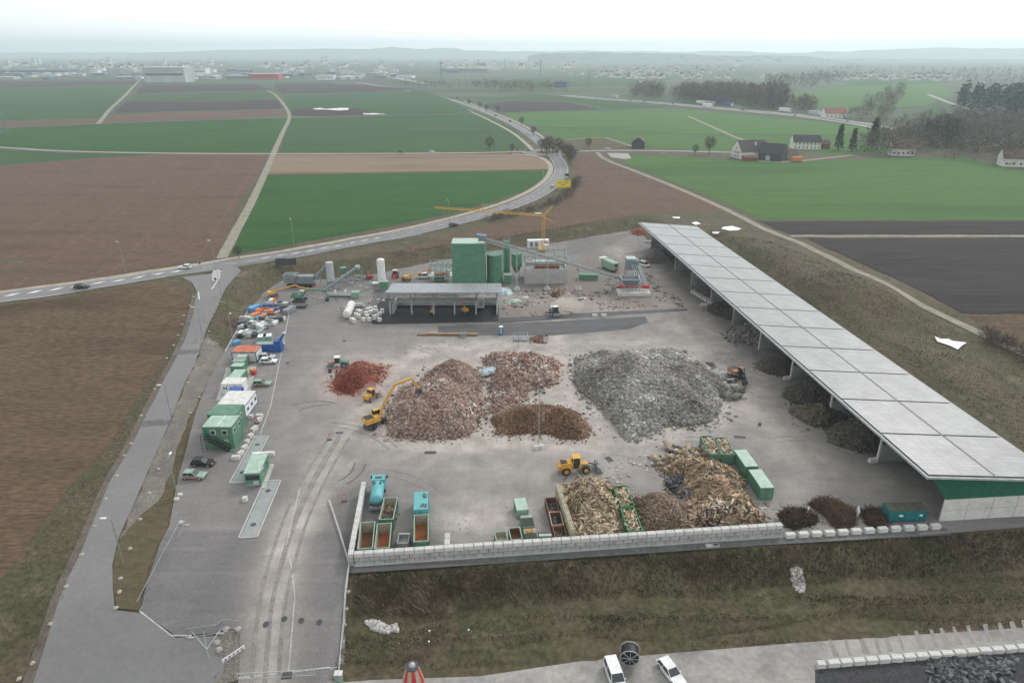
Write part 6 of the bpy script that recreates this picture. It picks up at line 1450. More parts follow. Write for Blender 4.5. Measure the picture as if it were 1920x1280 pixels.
# tarpaulins
def tarp(px, py, w, d_, h, head, m, name, label, seed):
    p = P(px, py); r_ = []; n = 14; V = []
    for j in range(n):
        for i in range(n):
            u, v_ = i/(n-1)-.5, j/(n-1)-.5; e = (1-(2*abs(u))**3)*(1-(2*abs(v_))**3)
            V.append((u*w*(1+.15*math.sin(j+seed)), v_*d_*(1+.12*math.sin(i*1.3+seed)), h*e*(.6+.6*float(vnoise(np.array([i*.9+seed]), np.array([j*.9]), 2, 3)[0]))+.02))
    F = [(j*n+i, j*n+i+1, (j+1)*n+i+1, (j+1)*n+i) for j in range(n-1) for i in range(n-1)]
    o = MB().add(V, F).build(name, m); o.location = (p.x, p.y, .12); o.rotation_euler = (0,0,math.radians(head)); return tag(o, label, 'tarpaulin')
tarp(962,566,5.5,3.0,.8,35,greenr,'tarpaulin','crumpled pale green tarpaulin on the ground right of the canopy',1)
tarp(946,549,5.0,6.0,1.6,5,mat('pale_blue_sheet',(.42,.52,.55),.5,coords='World'),'tarpaulin','pale bluish sheet covering material at the right end of the canopy',3)
tarp(945,690,5.5,2.6,1.4,35,mat('pale_blue_sheet',(.42,.52,.55)),'plastic_sheet','pale plastic sheet lying on the slope of the second rubble heap',5); bpy.data.objects['plastic_sheet'].location = (*hitz(918,696,.8), .6)
tarp(1092,560,2.8,.9,.4,-5,white,'white_bag','white bag lying right of the dark soil pile',6); tarp(985,558,2.2,1.6,.4,0,offw,'white_bag','pale empty bag beside the green tarpaulin',8)
# ---- palletised goods: bundles on the left
blk_m = [lgrey, offw, conc]
proto_b = thing('block_pallet', '', 'pallet'); MB().box((0,0,.1), (1.2,1.0,.16)).build('pallet', woodm, proto_b); MB().box((0,0,.75), (1.15,.98,1.1)).build('wrapped_bricks', offw, proto_b); MB().box((0,0,1.33), (1.0,.85,.06)).build('cover', white, proto_b)
spots = [(664,606),(682,603),(689,598),(693,603),(702,600),(707,596),(712,592),(700,588),(706,587),(695,591),(687,592),(672,588),(676,590),(668,596),(673,597),(690,586),(696,584),(660,603),(712,603),(717,588),(704,582)]
first = True
for i, (x, y) in enumerate(spots):
    p = P(x, y); p.z += .12; lb = 'white wrapped pallet among the stacks left of the canopy'
    if first: proto_b.location = p; proto_b['label'] = lb; proto_b['group'] = 'wrapped pallets left of the canopy'; first = False
    else: dup(proto_b, p, rnd.uniform(-.3,.3), lb, 'wrapped pallets left of the canopy', (1, 1, rnd.uniform(.8,1.15)))
stack('steel_rack', 'grey steel rack with a red part behind the wrapped pallets', 'rack', 671, 576, 5, [('rack_shelf',(0,0,.5),(4.5,1.4,.15),lgrey),('rack_shelf',(0,.2,1.1),(4.2,1.2,.12),steel),('red_part',(-2,-.2,.6),(.8,.8,.6),red)])
k = 0
def goods(px, py, head, w, d_, h, m, lab, name='material_stack', m2=None):
    r = place(px, py, head, name, lab, 'stack')
    n_ = max(1, int(w/.9)) if w >= d_ else 1; mb = MB()
    for i in range(max(2, int(d_/.5))): mb.box((0, -d_/2+.25+i*.5, .08), (w, .12, .14)) if i*.5 < d_-.2 else None
    mb.build('bearer', woodm, r)
    MB().box((0,0,h/2+.15), (w,d_,h)).build('bundle', m, r); MB().box((0,0,h+.17), (w*.94,d_*.9,.06)).build('top_layer', m2 or m, r); return r
G_ = [(477,581,70,4.2,2.2,1.0,blue2,'stack of sky blue pipes at the kerb'),(488,588,5,2.4,2.0,1.3,orange,'left of the orange fittings stacks behind the pallets'),(498,586,0,2.6,1.8,1.4,rust,'rusty red stack between the orange fittings'),(505,589,10,3.0,2.0,1.2,orange,'right one of the orange fittings stacks'),(500,578,0,2.0,1.6,1.1,blue,'small dark blue crate in front of the flatbed truck'),
 (515,584,5,3.4,1.8,1.0,blue,'dark blue pipe stack beside the red and white roll'),(500,593,5,2.8,1.4,.9,blue2,'light blue pipe stack among the orange ones'),(480,594,65,3.6,1.8,1.0,orange,'long orange pipe bundle near the kerb'),(489,597,55,4.0,1.2,.8,blue2,'slanting light blue pipe bundle'),(497,596,50,3.4,1.4,.9,orange,'short orange pipe bundle beside the slanting blue one'),(509,594,0,1.8,1.6,1.2,rust,'reddish crate at the end of the orange stacks'),
 (470,600,10,2.0,1.6,.9,greenp,'dark green crate at the kerb'),(521,587,60,4.4,.7,.8,red,'red roll lying on the asphalt'),(524,586,60,4.4,.7,.8,white,'white roll lying beside the red one'),(549,577,2,9.0,2.4,.7,dgrey,'long black pipe bundle on open asphalt'),(543,586,75,5.0,2.0,1.3,mgrey,'grey tarred bundle beside the black pipes'),(534,584,0,3.0,2.0,.8,dgrey,'dark coiled hoses by the black pipes')]
for g_ in G_: goods(*g_)
gl = 'grey crate of fittings in the crowded storage rows on the left'
for i in range(46):
    row = i//12; t_ = (i % 12)/11
    x = (458+row*-3)+t_*(74-row*12)+rnd.uniform(-1.5,1.5); y = 603+row*7.5+rnd.uniform(-1.4,1.4)-t_*1.5*row
    if row == 3: x = 452+t_*44; y = 630+rnd.uniform(-4,4)
    m_ = rnd.choice([lgrey, mgrey, offw, greenl, steeld, dgrey, white, mgrey, blue2 if row == 0 else lgrey, white if row > 1 else greenl])
    cn_ = {lgrey.name:'light grey', mgrey.name:'mid grey', offw.name:'off-white', greenl.name:'pale green', steeld.name:'slate grey', dgrey.name:'dark grey', white.name:'white', blue2.name:'sky blue'}[m_.name]; rn_ = ('rear', 'second', 'third', 'front')[row]
    o = goods(x, y, rnd.choice([0,5,80,75]), rnd.uniform(1.2,2.6), rnd.uniform(1.0,1.6), rnd.uniform(.6,1.5), m_, cn_+' crate in the '+rn_+' row of the crowded storage area', 'storage_crate'); o['group'] = cn_+' crates in the '+rn_+' storage row'
goods(493,641,12,2.4,2.6,1.7,greenl,'left green crate with a white bag over it',m2=white,name='bagged_crate'); goods(503,640,12,2.4,2.6,1.7,greenl,'right green crate with a white bag over it',m2=white,name='bagged_crate')
goods(444,646,50,2.2,1.4,.9,blue2,'small pale blue pump at the kerb end',name='pump')
for i, (x, y) in enumerate(((450,634),(452,629),(455,624))):
    r = place(x, y, 70, 'tyre_stack', 'stack of black tyres at the kerb side of the storage rows', 'tyres'); r['group'] = 'tyre stacks'
    for k in range(3): MB().cyl((0,0,.02+k*.36), (0,0,.34+k*.36), .75, n=14).build('tyre', rubber, r)
goods(477,703,80,1.0,.9,.9,red,'red bin beside the green containers',name='bin'); goods(474,700,80,1.0,1.0,1.0,yellow,'yellow bin beside the red one',name='bin') ; goods(475,699,30,.9,1,.9,greenp,'dark green bin on the concrete pad',name='bin') ; goods(450,797,0,1.3,1.0,1.3,yellow,'yellow box leaning against the green container stack',name='bin')
goods(537,541,0,1,1,1,dgrey,'dark box at the foot of the screening plant') if False else None
r = place(619,699,0,'rubbish_bin','dark rubbish bin left of the red heap','bin'); MB().cyl((0,0,0), (0,0,1.1), .45, n=10).build('barrel', dgrey, r); MB().cyl((0,0,1.1), (0,0,1.2), .5, n=10).build('lid', rust, r)
r = place(621,713,0,'info_board','white board with green print standing left of the red heap','sign'); MB().box((0,0,1.1), (2.1,.08,1.1)).build('board', white, r); MB().box((.1,-.06,1.1), (.6,.03,.6)).build('green_mark', greenp, r); mb = MB(); mb.beam((-.9,0,0), (-.9,0,1.6), .08); mb.beam((.9,0,0), (.9,0,1.6), .08); mb.build('stand', mgrey, r)
# cable reel
p = lowc(1181,1247); r = thing('cable_reel', 'big black cable reel standing on the lower road', 'reel', (p.x, p.y+.6, -4.36), math.radians(-8)); r.scale = (.86,)*3
MB().cyl((0,-.9,1.7), (0,.9,1.7), 1.45, n=28).build('cable_coil', black, r)
for y in (-1.0,1.0):
    mb = MB(); n = 28
    for i in range(n):
        a = 2*math.pi*i/n; b_ = 2*math.pi*(i+1)/n; mb.beam((1.65*math.cos(a),y,1.7+1.65*math.sin(a)), (1.65*math.cos(b_),y,1.7+1.65*math.sin(b_)), .09)
    for i in range(8): a = math.pi*i/4; mb.beam((0,y-.06,1.7), (1.6*math.cos(a),y-.06,1.7+1.6*math.sin(a)), .08)
    mb.build('flange', lgrey, r)
# red and white striped tank tip at the bottom edge
p = lowc(776,1290); r = thing('striped_silo', 'red and pale striped silo with metal dome, cut by the bottom edge', 'silo', (p.x, p.y, -4.4), 0)
for i in range(12):
    a0 = 2*math.pi*i/12; V = []
    for z, rr_ in ((0,1.5),(1.6,1.45),(3.4,1.0),(4.0,.8)):
        for k in range(3): a = a0+k*math.pi/12; V.append((rr_*math.cos(a), rr_*math.sin(a), z))
    MB().add(V, [(j*3+k, j*3+k+1, (j+1)*3+k+1, (j+1)*3+k) for j in range(3) for k in range(2)]).build('stripe', red if i % 2 else cream, r)
MB().cyl((0,0,3.95), (0,0,4.15), .88, n=18).build('collar', dgrey, r); MB().dome((0,0,4.15), .5, .5, n=14, k=4).build('dome', steel, r)
# ================================================================ lamps, poles, signs
def lamp(px, py, h, head, label, kind='street', group='street lamps'):
    p = P(px, py); r = thing('street_lamp' if kind == 'street' else 'floodlight_mast', label, 'lamp', p, math.radians(head), group)
    MB().cyl((0,0,0), (0,0,h), .11, .06, n=8).build('pole', steel, r)
    if kind == 'street': MB().beam((0,0,h), (1.0,0,h+.1), .07).build('arm', steel, r); MB().box((1.2,0,h+.12), (.9,.34,.12)).build('lamp_head', white, r)
    else:
        MB().beam((-1,0,h), (1,0,h), .1).build('crossbar', dgrey, r)
        for s_ in (-1,1): MB().box((s_*.9,-.15,h-.1), (.6,.3,.45), rx=.5).build('floodlight', dgrey, r)
    return r
lamp(232,1058,9,180,'street lamp nearest to the camera beside the left access road'); lamp(323,790,9,180,'street lamp beside the access road level with the green office stack'); lamp(379,628,8.5,180,'street lamp on the gravel verge where the access road narrows')
lamp(236,511,11,150,'tall street lamp standing alone at the brown field edge'); lamp(405,508,11,150,'street lamp on the junction island'); lamp(552,462,11,120,'street lamp between the green field and the main road'); lamp(843,417,10,120,'street lamp beside the road bend behind the tower')
lamp(415,553,8,0,'thin lamp post beside the slip lane of the junction'); lamp(334,935,9,100,'lamp post on the grass verge beside the parked green car'); lamp(437,640,8,90,'lamp post at the kerb beside the storage rows'); lamp(1018,356,10,90,'lamp post on the inner side of the road curve'); lamp(1040,318,9,90,'lamp post close to the roundabout')
o = lamp(1010,840,13,20,'tall dark pole on white blocks in front of the brown earth heap','pole','masts in the yard'); b_ = block(1006,842,.4,'block under the tall dark pole, left one','blocks under the mast',.7); b_ = block(1014,840,-.5,'block under the tall dark pole, right one','blocks under the mast',.7)
lamp(972,650,12,0,'mast with two floodlights near the mesh cage','flood','masts in the yard')
def post_sign(px, py, h, w, hh, m, label, head=0, name='road_sign', legs=2, z0=None):
    p = P(px, py); r = thing(name, label, 'sign', p, math.radians(head)); z0 = h-hh/2 if z0 is None else z0
    MB().box((0,0,z0), (w,.1,hh)).build('sign_board', m, r); mb = MB()
    for s_ in ((-1,1) if legs == 2 else (0,)): MB().beam((s_*w*.35,.08,0), (s_*w*.35,.08,z0), .12).build('leg', steel, r)
    return r
s_ = post_sign(1056,356,5.5,8.5,4.2,paint('sign_yellow',(.75,.58,.06)),'big yellow direction sign at the outer edge of the road curve'); 
for x, z in ((-2,4),(1.6,4.2),(0,2.8)): MB().box((x,-.08,z), (2.2,.03,.25)).build('lettering', black, s_)
MB().beam((-1,-.08,2.2), (1.2,-.08,4.6), .2,.03).build('arrow', black, s_)
post_sign(537,500,3.2,7.5,2.6,dgrey,'dark billboard seen from behind on the bank of the main road',5,'billboard')
post_sign(1050,167,14,26,11,blue,'blue motorway sign far away beside the dark trees',0,'motorway_sign'); post_sign(1345,196,12,20,9,blue,'blue motorway sign beside the lorries',0,'motorway_sign')
post_sign(405,530,1.8,.7,.9,blue,'blue keep-right sign on the junction island',0,legs=1); post_sign(376,503,2.4,.7,.7,dgrey,'small round sign at the slip lane',0,legs=1)
for px, py, lb in ((185,526,'white marker post at the left part of the main road'),(288,517,'white marker post left of the white car')): post_sign(px,py,1.0,.3,.5,white,lb,0,'marker_post',1)
def beacon(px, py, lb, cone=False):
    p = P(px, py); r = thing('warning_beacon', lb, 'beacon', (p.x, p.y, p.z+.12), .2); MB().box((0,0,.08), (.9,.5,.16)).build('foot', dgrey, r)
    for k in range(6): MB().box((0,0,.28+k*.2), (.34,.09,.2)).build('stripe', red if k % 2 else white, r)
    MB().cyl((0,0,1.4), (0,0,1.6), .12, n=8).build('beacon_lamp', orange, r)
beacon(646,940,'red and white beacon left of the tall end of the block wall'); beacon(482,794,'red and white beacon leaning at the curved block line'); beacon(618,825,'red and white beacon in the open middle of the yard'); beacon(646,640,'red and white beacon standing alone near the gas tank trailer')
# ---- fences
def fence(name, pts, h, label, step=3.0, rails=(.1,1.0), m=steel, mesh=True, foot=True, cat='fence', topw=.07):
    P3 = [P(*p) for p in pts]; c = P3[0]; r = thing(name, label, cat, c, 0); pm_ = MB(); rm = MB(); fm = MB()
    for a, b_ in zip(P3[:-1], P3[1:]):
        n_ = max(1, int((b_-a).length/step))
        for i in range(n_):
            p = a+(b_-a)*i/n_-c; q = a+(b_-a)*(i+1)/n_-c
            MB().beam(p, p+Vector((0,0,h)), .09).build('post', m, r)
            for k in rails: rm.beam(p+Vector((0,0,h*k)), q+Vector((0,0,h*k)), topw)
            if mesh:
                for j in range(1, 6): rm.beam(p+(q-p)*j/6+Vector((0,0,.1)), p+(q-p)*j/6+Vector((0,0,h)), .025)
            if foot: MB().box(tuple(p+Vector((.3,0,.12))), (1.1,.3,.22)).build('foot_weight', conc, r)
    rm.build('rail', m, r); return r
fence('mesh_fence', [(346,985),(330,1030),(300,1100),(286,1146)][:1]+[(318,990),(300,1042),(280,1100),(264,1145)][0:0]+[(262,1146)], 2.0, 'silver mesh fence along the left edge of the exit lanes', 3.2)
fence('mesh_fence', [(354,1196),(410,1188),(420,1178),(450,1180)], 1.8, 'fence section with folded gate leaves at the front of the lanes', 2.5)
fence('guard_rail', [(617,941),(638,1000),(655,1062)], .5, 'low pale rail along the dark ramp edge beside the block wall', 3, rails=(1.0,), mesh=False, foot=False, m=lgrey, topw=.16, cat='rail')
fence('guard_rail', [(655,1064),(650,1110),(644,1180),(636,1264)], .9, 'pale railing along the right edge of the lanes, beside the grass slope', 3, rails=(1.0,.5), mesh=False, foot=False, m=lgrey, topw=.12, cat='rail')
fence('gate', [(446,1274),(520,1270),(590,1266),(634,1262)], 1.2, 'long low sliding gate across the lanes at the bottom', 2.4, m=lgrey, foot=False, cat='gate')
fence('road_guard_rail', [(440,500),(470,496),(600,474),(750,450),(790,443)], .8, 'steel crash barrier on the near side of the main road above the bank', 6, rails=(1.0,), mesh=False, foot=False, topw=.3, cat='barrier')
fence('yard_kerb_rail', [(422,661),(434,640),(450,612),(470,574)], .35, 'pale low kerb rail along the left bank', 4, rails=(.8,), mesh=False, foot=False, m=lgrey, topw=.25, cat='rail')
c = P(636,1275); r = thing('gate_cabinet', 'small green cabinet at the right end of the gate', 'cabinet', c, 0); MB().box((0,0,.7), (1.0,.8,1.4)).build('cabinet', greenl, r); MB().box((0,0,1.43), (1.1,.9,.08)).build('lid', offw, r)
c = P(440,1235); r = thing('barrier_board', 'white barrier board with dark bars slanting over the gravel island', 'barrier', c, math.radians(50)); MB().box((0,0,1.0), (3.4,.1,.6)).build('board', white, r)
for k in range(5): MB().box((-1.2+k*.6,-.07,1.0), (.22,.03,.42)).build('bar', mgrey, r)
MB().beam((-1.4,0,0), (-1.4,0,.8), .1).build('leg', steel, r); MB().beam((1.4,0,0), (1.4,0,.8), .1).build('leg', steel, r)
drape('gravel_island', [PLs([(412,1190),(450,1178),(448,1275),(400,1290),(406,1240)])], A_gravel, .15)
r = thing('swing_gate', 'thin pole gate leaning open beside the gravel island', 'gate', P(392,1235), 0); mb = MB(); mb.beam((0,0,0), (0,0,2), .1); mb.beam((0,0,1.9), (-3.5,3.2,1.9), .07); mb.beam((0,0,1.9), (.5,3.8,1.8), .07); mb.beam((0,0,.6), (-1.8,3.2,1.9), .05); mb.build('gate_frame', lgrey, r)
for px, py in ((341,982),(338,930),(332,938)): 
    o = block(px, py, .2, 'small white base block near the fence and lamp post', 'small base blocks by the fence', .5); o.scale = (.5,.7,.6)
# ---- stones
def stone(px, py, s, label, grp, world=None):
    p = Vector(world) if world is not None else P(px, py); bm = bmesh.new(); bmesh.ops.create_icosphere(bm, subdivisions=2, radius=1)
    for v_ in bm.verts: k_ = .8+.35*rnd.random(); v_.co = Vector((v_.co.x*s*1.2*k_, v_.co.y*s*k_, v_.co.z*s*.7*k_))
    me = bpy.data.meshes.new('boulder'); bm.to_mesh(me); bm.free(); me.materials.append(rock); o = bpy.data.objects.new('boulder', me); COL.objects.link(o); o.location = (p.x, p.y, p.z+s*.3); o.rotation_euler = (0,0,rnd.random()*6)
    return tag(o, label, 'boulder', grp)
for px, py in ((36,1273),(62,1243),(95,1170),(125,1100),(153,1040),(178,987),(198,936),(219,893),(234,855),(246,832),(265,780),(290,730),(313,672),(325,648),(334,629),(342,609),(345,592),(356,573),(363,558)): stone(px, py, .36, 'pale boulder on the left side of the access road', 'boulders left of the access road')
for px, py in ((217,1140),(224,1110),(226,1085),(244,1029),(263,974),(281,925),(297,880),(352,718),(365,688),(371,664),(392,622),(402,586),(408,572),(414,567),(374,745),(357,775)): stone(px, py, .36, 'pale boulder on the right side of the access road', 'boulders right of the access road')
for px, py in ((653,1110),(649,1142),(646,1172),(642,1204),(638,1238)): stone(px, py, .3, 'small white stone beside the railing at the slope edge', 'white stones at the railing')
for px, py in ((411,1219),(447,1180),(424,1180),(407,1205)): stone(px, py, .45, 'boulder on the gravel island by the gate', 'boulders on the gravel island')
def stones_patch(name, label, pts, n, s):
    pl = PLs(pts); A = np.array(pl); x0, y0_ = A.min(0); x1, y1 = A.max(0); X = nr.random(n*3)*(x1-x0)+x0; Y = nr.random(n*3)*(y1-y0_)+y0_; ok = pdist(X, Y, pl) < 0; X, Y = X[ok][:n], Y[ok][:n]
    c_ = np.array([(.50,.49,.46),(.62,.60,.57),(.36,.35,.33)])[nr.integers(0,3,len(X))]
    o = chunk_mesh(name, np.stack([X, Y, G(X, Y)+.12], -1), np.full(len(X), s), c_, chunk, (1,.8,.6)); o['label'] = label
stones_patch('stone_apron', 'curved apron of white stones on the slope near the ramp', [(686,1168),(700,1163),(715,1170),(730,1176),(744,1170),(745,1184),(722,1188),(700,1182)], 170, .55)
stones_patch('stone_gutter', 'narrow oval of pale stones set in the front slope', [(1484,1068),(1500,1066),(1506,1085),(1510,1100),(1505,1110),(1494,1110),(1484,1095)], 150, .55)
for px, py, lb in ((806,1192,'rear green marker post with white cap in the ditch'),(805,1212,'front green marker post with white cap in the ditch'),(879,1190,'short pale post in a ring on the slope')):
    r = thing('marker_post', lb, 'post', P(px, py), 0); MB().cyl((0,0,0), (0,0,1.0), .08, n=8).build('stem', greenp, r); MB().cyl((0,0,1.0), (0,0,1.12), .13, n=8).build('cap', white, r)
for px, py, lb, m_ in ((1329,1024,'left of two small covers on the ledge below the wall',conc),(1342,1023,'right of two small covers on the ledge below the wall',dgrey)): 
    r = thing('shaft_cover', lb, 'cover', P(px,py), 0); MB().box((0,0,.15), (1.1,.8,.25)).build('frame', conc, r); MB().box((0,0,.29), (.8,.55,.06)).build('cover', m_, r)
for px, py, hd in ((1512,965,60),(1607,965,70)):
    r = thing('leaning_sign', 'white leaning board, '+('between the left and middle brush heaps' if px < 1550 else 'between the middle and small brush heaps'), 'sign', Vector((*hitz(px, py, .1), .1)), math.radians(hd)); MB().box((0,0,.8), (2.0,.06,1.2), rx=.25).build('sign_board', white, r); MB().beam((0,.5,0), (0,.05,1.1), .07).build('prop', steel, r)
# black slabs on the millings
sp_x, sp_y = [], []
for i in range(240):
    x, y = low(rnd.uniform(1740,1900), rnd.uniform(1235,1282)); sp_x.append(x); sp_y.append(y)
o = chunk_mesh('broken_asphalt', np.stack([sp_x, sp_y, np.full(240,-4.2)], -1), np.full(240,.7), np.array([(.10,.105,.11),(.17,.175,.18),(.06,.06,.065)])[nr.integers(0,3,240)], chunk, (1.6,.8,.14), tilt=.4); o['label'] = 'broken dark asphalt slabs lying on the black millings'
xx, yy_ = [], []
for i in range(5000):
    x, y = low(rnd.uniform(1532,2100), rnd.uniform(1226,1330)); xx.append(x); yy_.append(y)
xx, yy_ = np.array(xx), np.array(yy_); km = (yy_ < 66.5-0*xx)
o = chunk_mesh('millings', np.stack([xx, yy_, np.full(5000,-4.3)], -1)[km], np.full(int(km.sum()),.22), np.array([(.05,.05,.052),(.09,.09,.095),(.03,.03,.03)])[nr.integers(0,3,int(km.sum()))], chunk, (1,.8,.5)); o['label'] = 'loose black millings spread beside the white topped blocks'
# person in hi-vis
def person(px, py, head, label, top, legs):
    p = P(px, py); sk = [(0,0,.95),(0,0,1.25),(0,0,1.5),(0,0,1.62),(0,.02,1.75),(.1,0,.9),(.13,.03,.5),(.13,0,.06),(.13,.12,.03),(-.1,0,.9),(-.15,-.12,.5),(-.15,-.2,.06),(-.15,-.08,.03),(.21,0,1.43),(.28,.02,1.15),(.26,.12,.92),(-.21,0,1.43),(-.29,-.02,1.15),(-.27,.08,.92)]
    ed = [(0,1),(1,2),(2,3),(3,4),(0,5),(5,6),(6,7),(7,8),(0,9),(9,10),(10,11),(11,12),(2,13),(13,14),(14,15),(2,16),(16,17),(17,18)]
    rad = [.16,.16,.17,.06,.11,.1,.075,.05,.05,.1,.075,.05,.05,.07,.05,.04,.07,.05,.04]
    me = bpy.data.meshes.new('person'); me.from_pydata(sk, ed, []); me.materials.append(top); o = bpy.data.objects.new('person', me); COL.objects.link(o)
    md = o.modifiers.new('skin', 'SKIN'); 
    for i, v_ in enumerate(me.skin_vertices[0].data if me.skin_vertices else []): v_.radius = (rad[i],)*2
    o.modifiers.new('sub', 'SUBSURF').levels = 1; o.location = (p.x, p.y, p.z+.12); o.rotation_euler = (0,0,math.radians(head)); tag(o, label, 'person')
    h_ = MB().dome((0,.02,1.78), .13, .12, n=10).build('helmet', white, o); return o
try:
    person(739,527,30,'person in orange work clothes standing by the tractor', orange, dgrey); person(1083,508,-40,'person standing on the upper edge near the conveyor', dgrey, dgrey)
except Exception as e_: print('person', e_)

# ================================================================ trees
def twig_tris(n, rx, rz, z0, size, cols, conifer=False):
    if conifer:
        h = nr.random(n)**.8; r_ = (1-h)*rx*(.35+.65*nr.random(n)); a = nr.random(n)*6.283
        C = np.stack([r_*np.cos(a), r_*np.sin(a), z0+h*rz], -1)
        out = np.stack([np.cos(a), np.sin(a), -.35+0*a], -1)
    else:
        v_ = nr.normal(size=(n,3)); v_ /= np.linalg.norm(v_, axis=1)[:,None]; rr_ = (.35+.65*nr.random(n)**.6)
        lump = .75+.4*vnoise(v_[:,0]*3+9, v_[:,1]*3+v_[:,2]*4, 1, 8); C = v_*(rr_*lump)[:,None]*np.array([rx,rx,rz/2])+np.array([0,0,z0+rz/2]); out = v_+np.array([0,0,.6])
    d = out+nr.normal(size=(n,3))*.5; d /= np.linalg.norm(d, axis=1)[:,None]; s = np.cross(d, nr.normal(size=(n,3))); s /= np.linalg.norm(s, axis=1)[:,None]+1e-6
    L_ = size*(.5+nr.random(n))[:,None]; wdt = L_*(.4 if conifer else .11)
    T = np.stack([C-s*wdt/2, C+s*wdt/2, C+d*L_], 1)
    cc_ = np.array(cols)[nr.integers(0, len(cols), n)]*(.7+.6*nr.random(n))[:,None]
    return T, cc_
BARE = [(.12,.10,.082),(.15,.125,.10),(.085,.07,.056)]; CON = [(.018,.035,.02),(.03,.055,.03),(.012,.022,.014)]
bark = mat('bark', (.09,.075,.06), .9)
def tree_proto(kind, h, n):
    nm = {'bare':'bare_tree','con':'conifer','bush':'bush'}[kind]; r = thing(nm, '', 'tree'); mb = MB()
    if kind == 'con':
        mb.cyl((0,0,0), (0,0,h*.95), .3, .04, n=6); T, c_ = twig_tris(n, h*.19, h*.9, h*.08, h*.09, CON, True)
    elif kind == 'bare':
        mb.cyl((0,0,0), (0,0,h*.45), .28, .18, n=7)
        for i in range(11):
            a = i*2.4; e1 = Vector((math.cos(a)*h*.16, math.sin(a)*h*.16, h*(.5+.04*(i % 5)))); e2 = e1+Vector((math.cos(a+.4)*h*.13, math.sin(a+.4)*h*.13, h*.22)); s_ = Vector((0,0,h*(.25+.02*i)))
            mb.cyl(s_, e1, .13, .08, n=5); mb.cyl(e1, e2, .08, .03, n=5); mb.cyl(e1, e1+Vector((math.cos(a-.9)*h*.12, math.sin(a-.9)*h*.12, h*.14)), .06, .02, n=4)
        T, c_ = twig_tris(n, h*.32, h*.72, h*.27, h*.11, BARE)
    else:
        mb.cyl((0,0,0), (0,0,h*.5), .08, .03, n=5); T, c_ = twig_tris(n, h*.55, h*.95, 0, h*.3, BARE)
    mb.build('trunk', bark, r); o = tris_mesh('crown', T, c_, leafm); o.parent = r; return r
TP = {}
def tree(kind, px, py, h, label, group=None, ground=None):
    if kind not in TP: TP[kind] = [tree_proto(kind, 10, {'bare':900,'con':700,'bush':260}[kind]), False]
    p = P(px, py); s = h/10; rz = rnd.uniform(0,6)
    if not TP[kind][1]: TP[kind][1] = True; o = TP[kind][0]; o.location = p; o.rotation_euler = (0,0,rz); o.scale = (s,)*3; o['label'] = label; 
    else: o = dup(TP[kind][0], p, rz, label, None, s*1.0)
    if group: o['group'] = group
    elif 'group' in o: del o['group']
    return o
for px, py in ((1015,285),(1022,282),(1030,285),(1036,288),(1047,281),(1053,290),(1057,296),(1064,301),(1066,306),(1070,311),(1044,293),(1025,292)): tree('bare', px, py, rnd.uniform(9,14), 'bare tree in the cluster at the roundabout', 'trees at the roundabout')
for px, py, lb in ((900,204,'a'),(912,210,'a'),(978,235,'a'),(1000,255,'a'),(880,198,'a'),(933,212,'a')): tree('bare', px, py, 9, 'slim bare tree along the northern road', 'trees along the northern road')
for px, py, h, lb in ((918,284,12,'lone bare tree in the middle green field by the cross road'),(960,286,7,'small bare tree left of the roundabout'),(1103,279,9,'bare tree between roundabout and wooden barn'),(1329,290,14,'bigger bare tree left of the white gabled farmhouse'),(1303,291,8,'small bare tree left of the bigger one by the farm'),(448,484,5,'small dark tree at the junction below the farm track')): tree('bare', px, py, h, lb)
for px, py, h, lb in ((1571,281,20,'left of two tall conifers right of the white house'),(1597,284,18,'right of two tall conifers right of the white house'),(1634,278,24,'tall conifer at the edge of the bare wood')): tree('con', px, py, h, lb)
for i in range(22): tree('bush', 1010+i*2.6+rnd.uniform(-2,2) if i > 10 else 905+i*9, 0, 3, '') if False else None
bl = PL([(905,418),(960,404),(1010,392),(1050,378),(1072,358),(1080,338)])
def scrub(name, label, line, w, n, h):
    seg = [(Vector(a), Vector(b_)) for a, b_ in zip(line[:-1], line[1:])]; ws = [(b_-a).length for a, b_ in seg]; Ts, Cs = [], []
    for i in range(n):
        a, b_ = rnd.choices(seg, ws)[0]; p = a+(b_-a)*rnd.random()+Vector((rnd.gauss(0,w/2), rnd.gauss(0,w/2))); T, c_ = twig_tris(46, h*.5, h, 0, h*.45, BARE); T = T*(.6+.7*rnd.random())+np.array([p.x, p.y, g1(p.x, p.y)]); Ts.append(T); Cs.append(c_)
    o = tris_mesh(name, np.concatenate(Ts), np.concatenate(Cs), leafm); o['label'] = label; o['kind'] = 'stuff'
scrub('roadside_scrub', 'dark leafless scrub on the outer side of the road curve', bl, 3.0, 150, 2.6)
scrub('roadside_scrub', 'leafless bushes beside the track at the right edge', PL([(1850,632),(1880,650),(1930,680),(2000,715)]), 3, 60, 2.8)
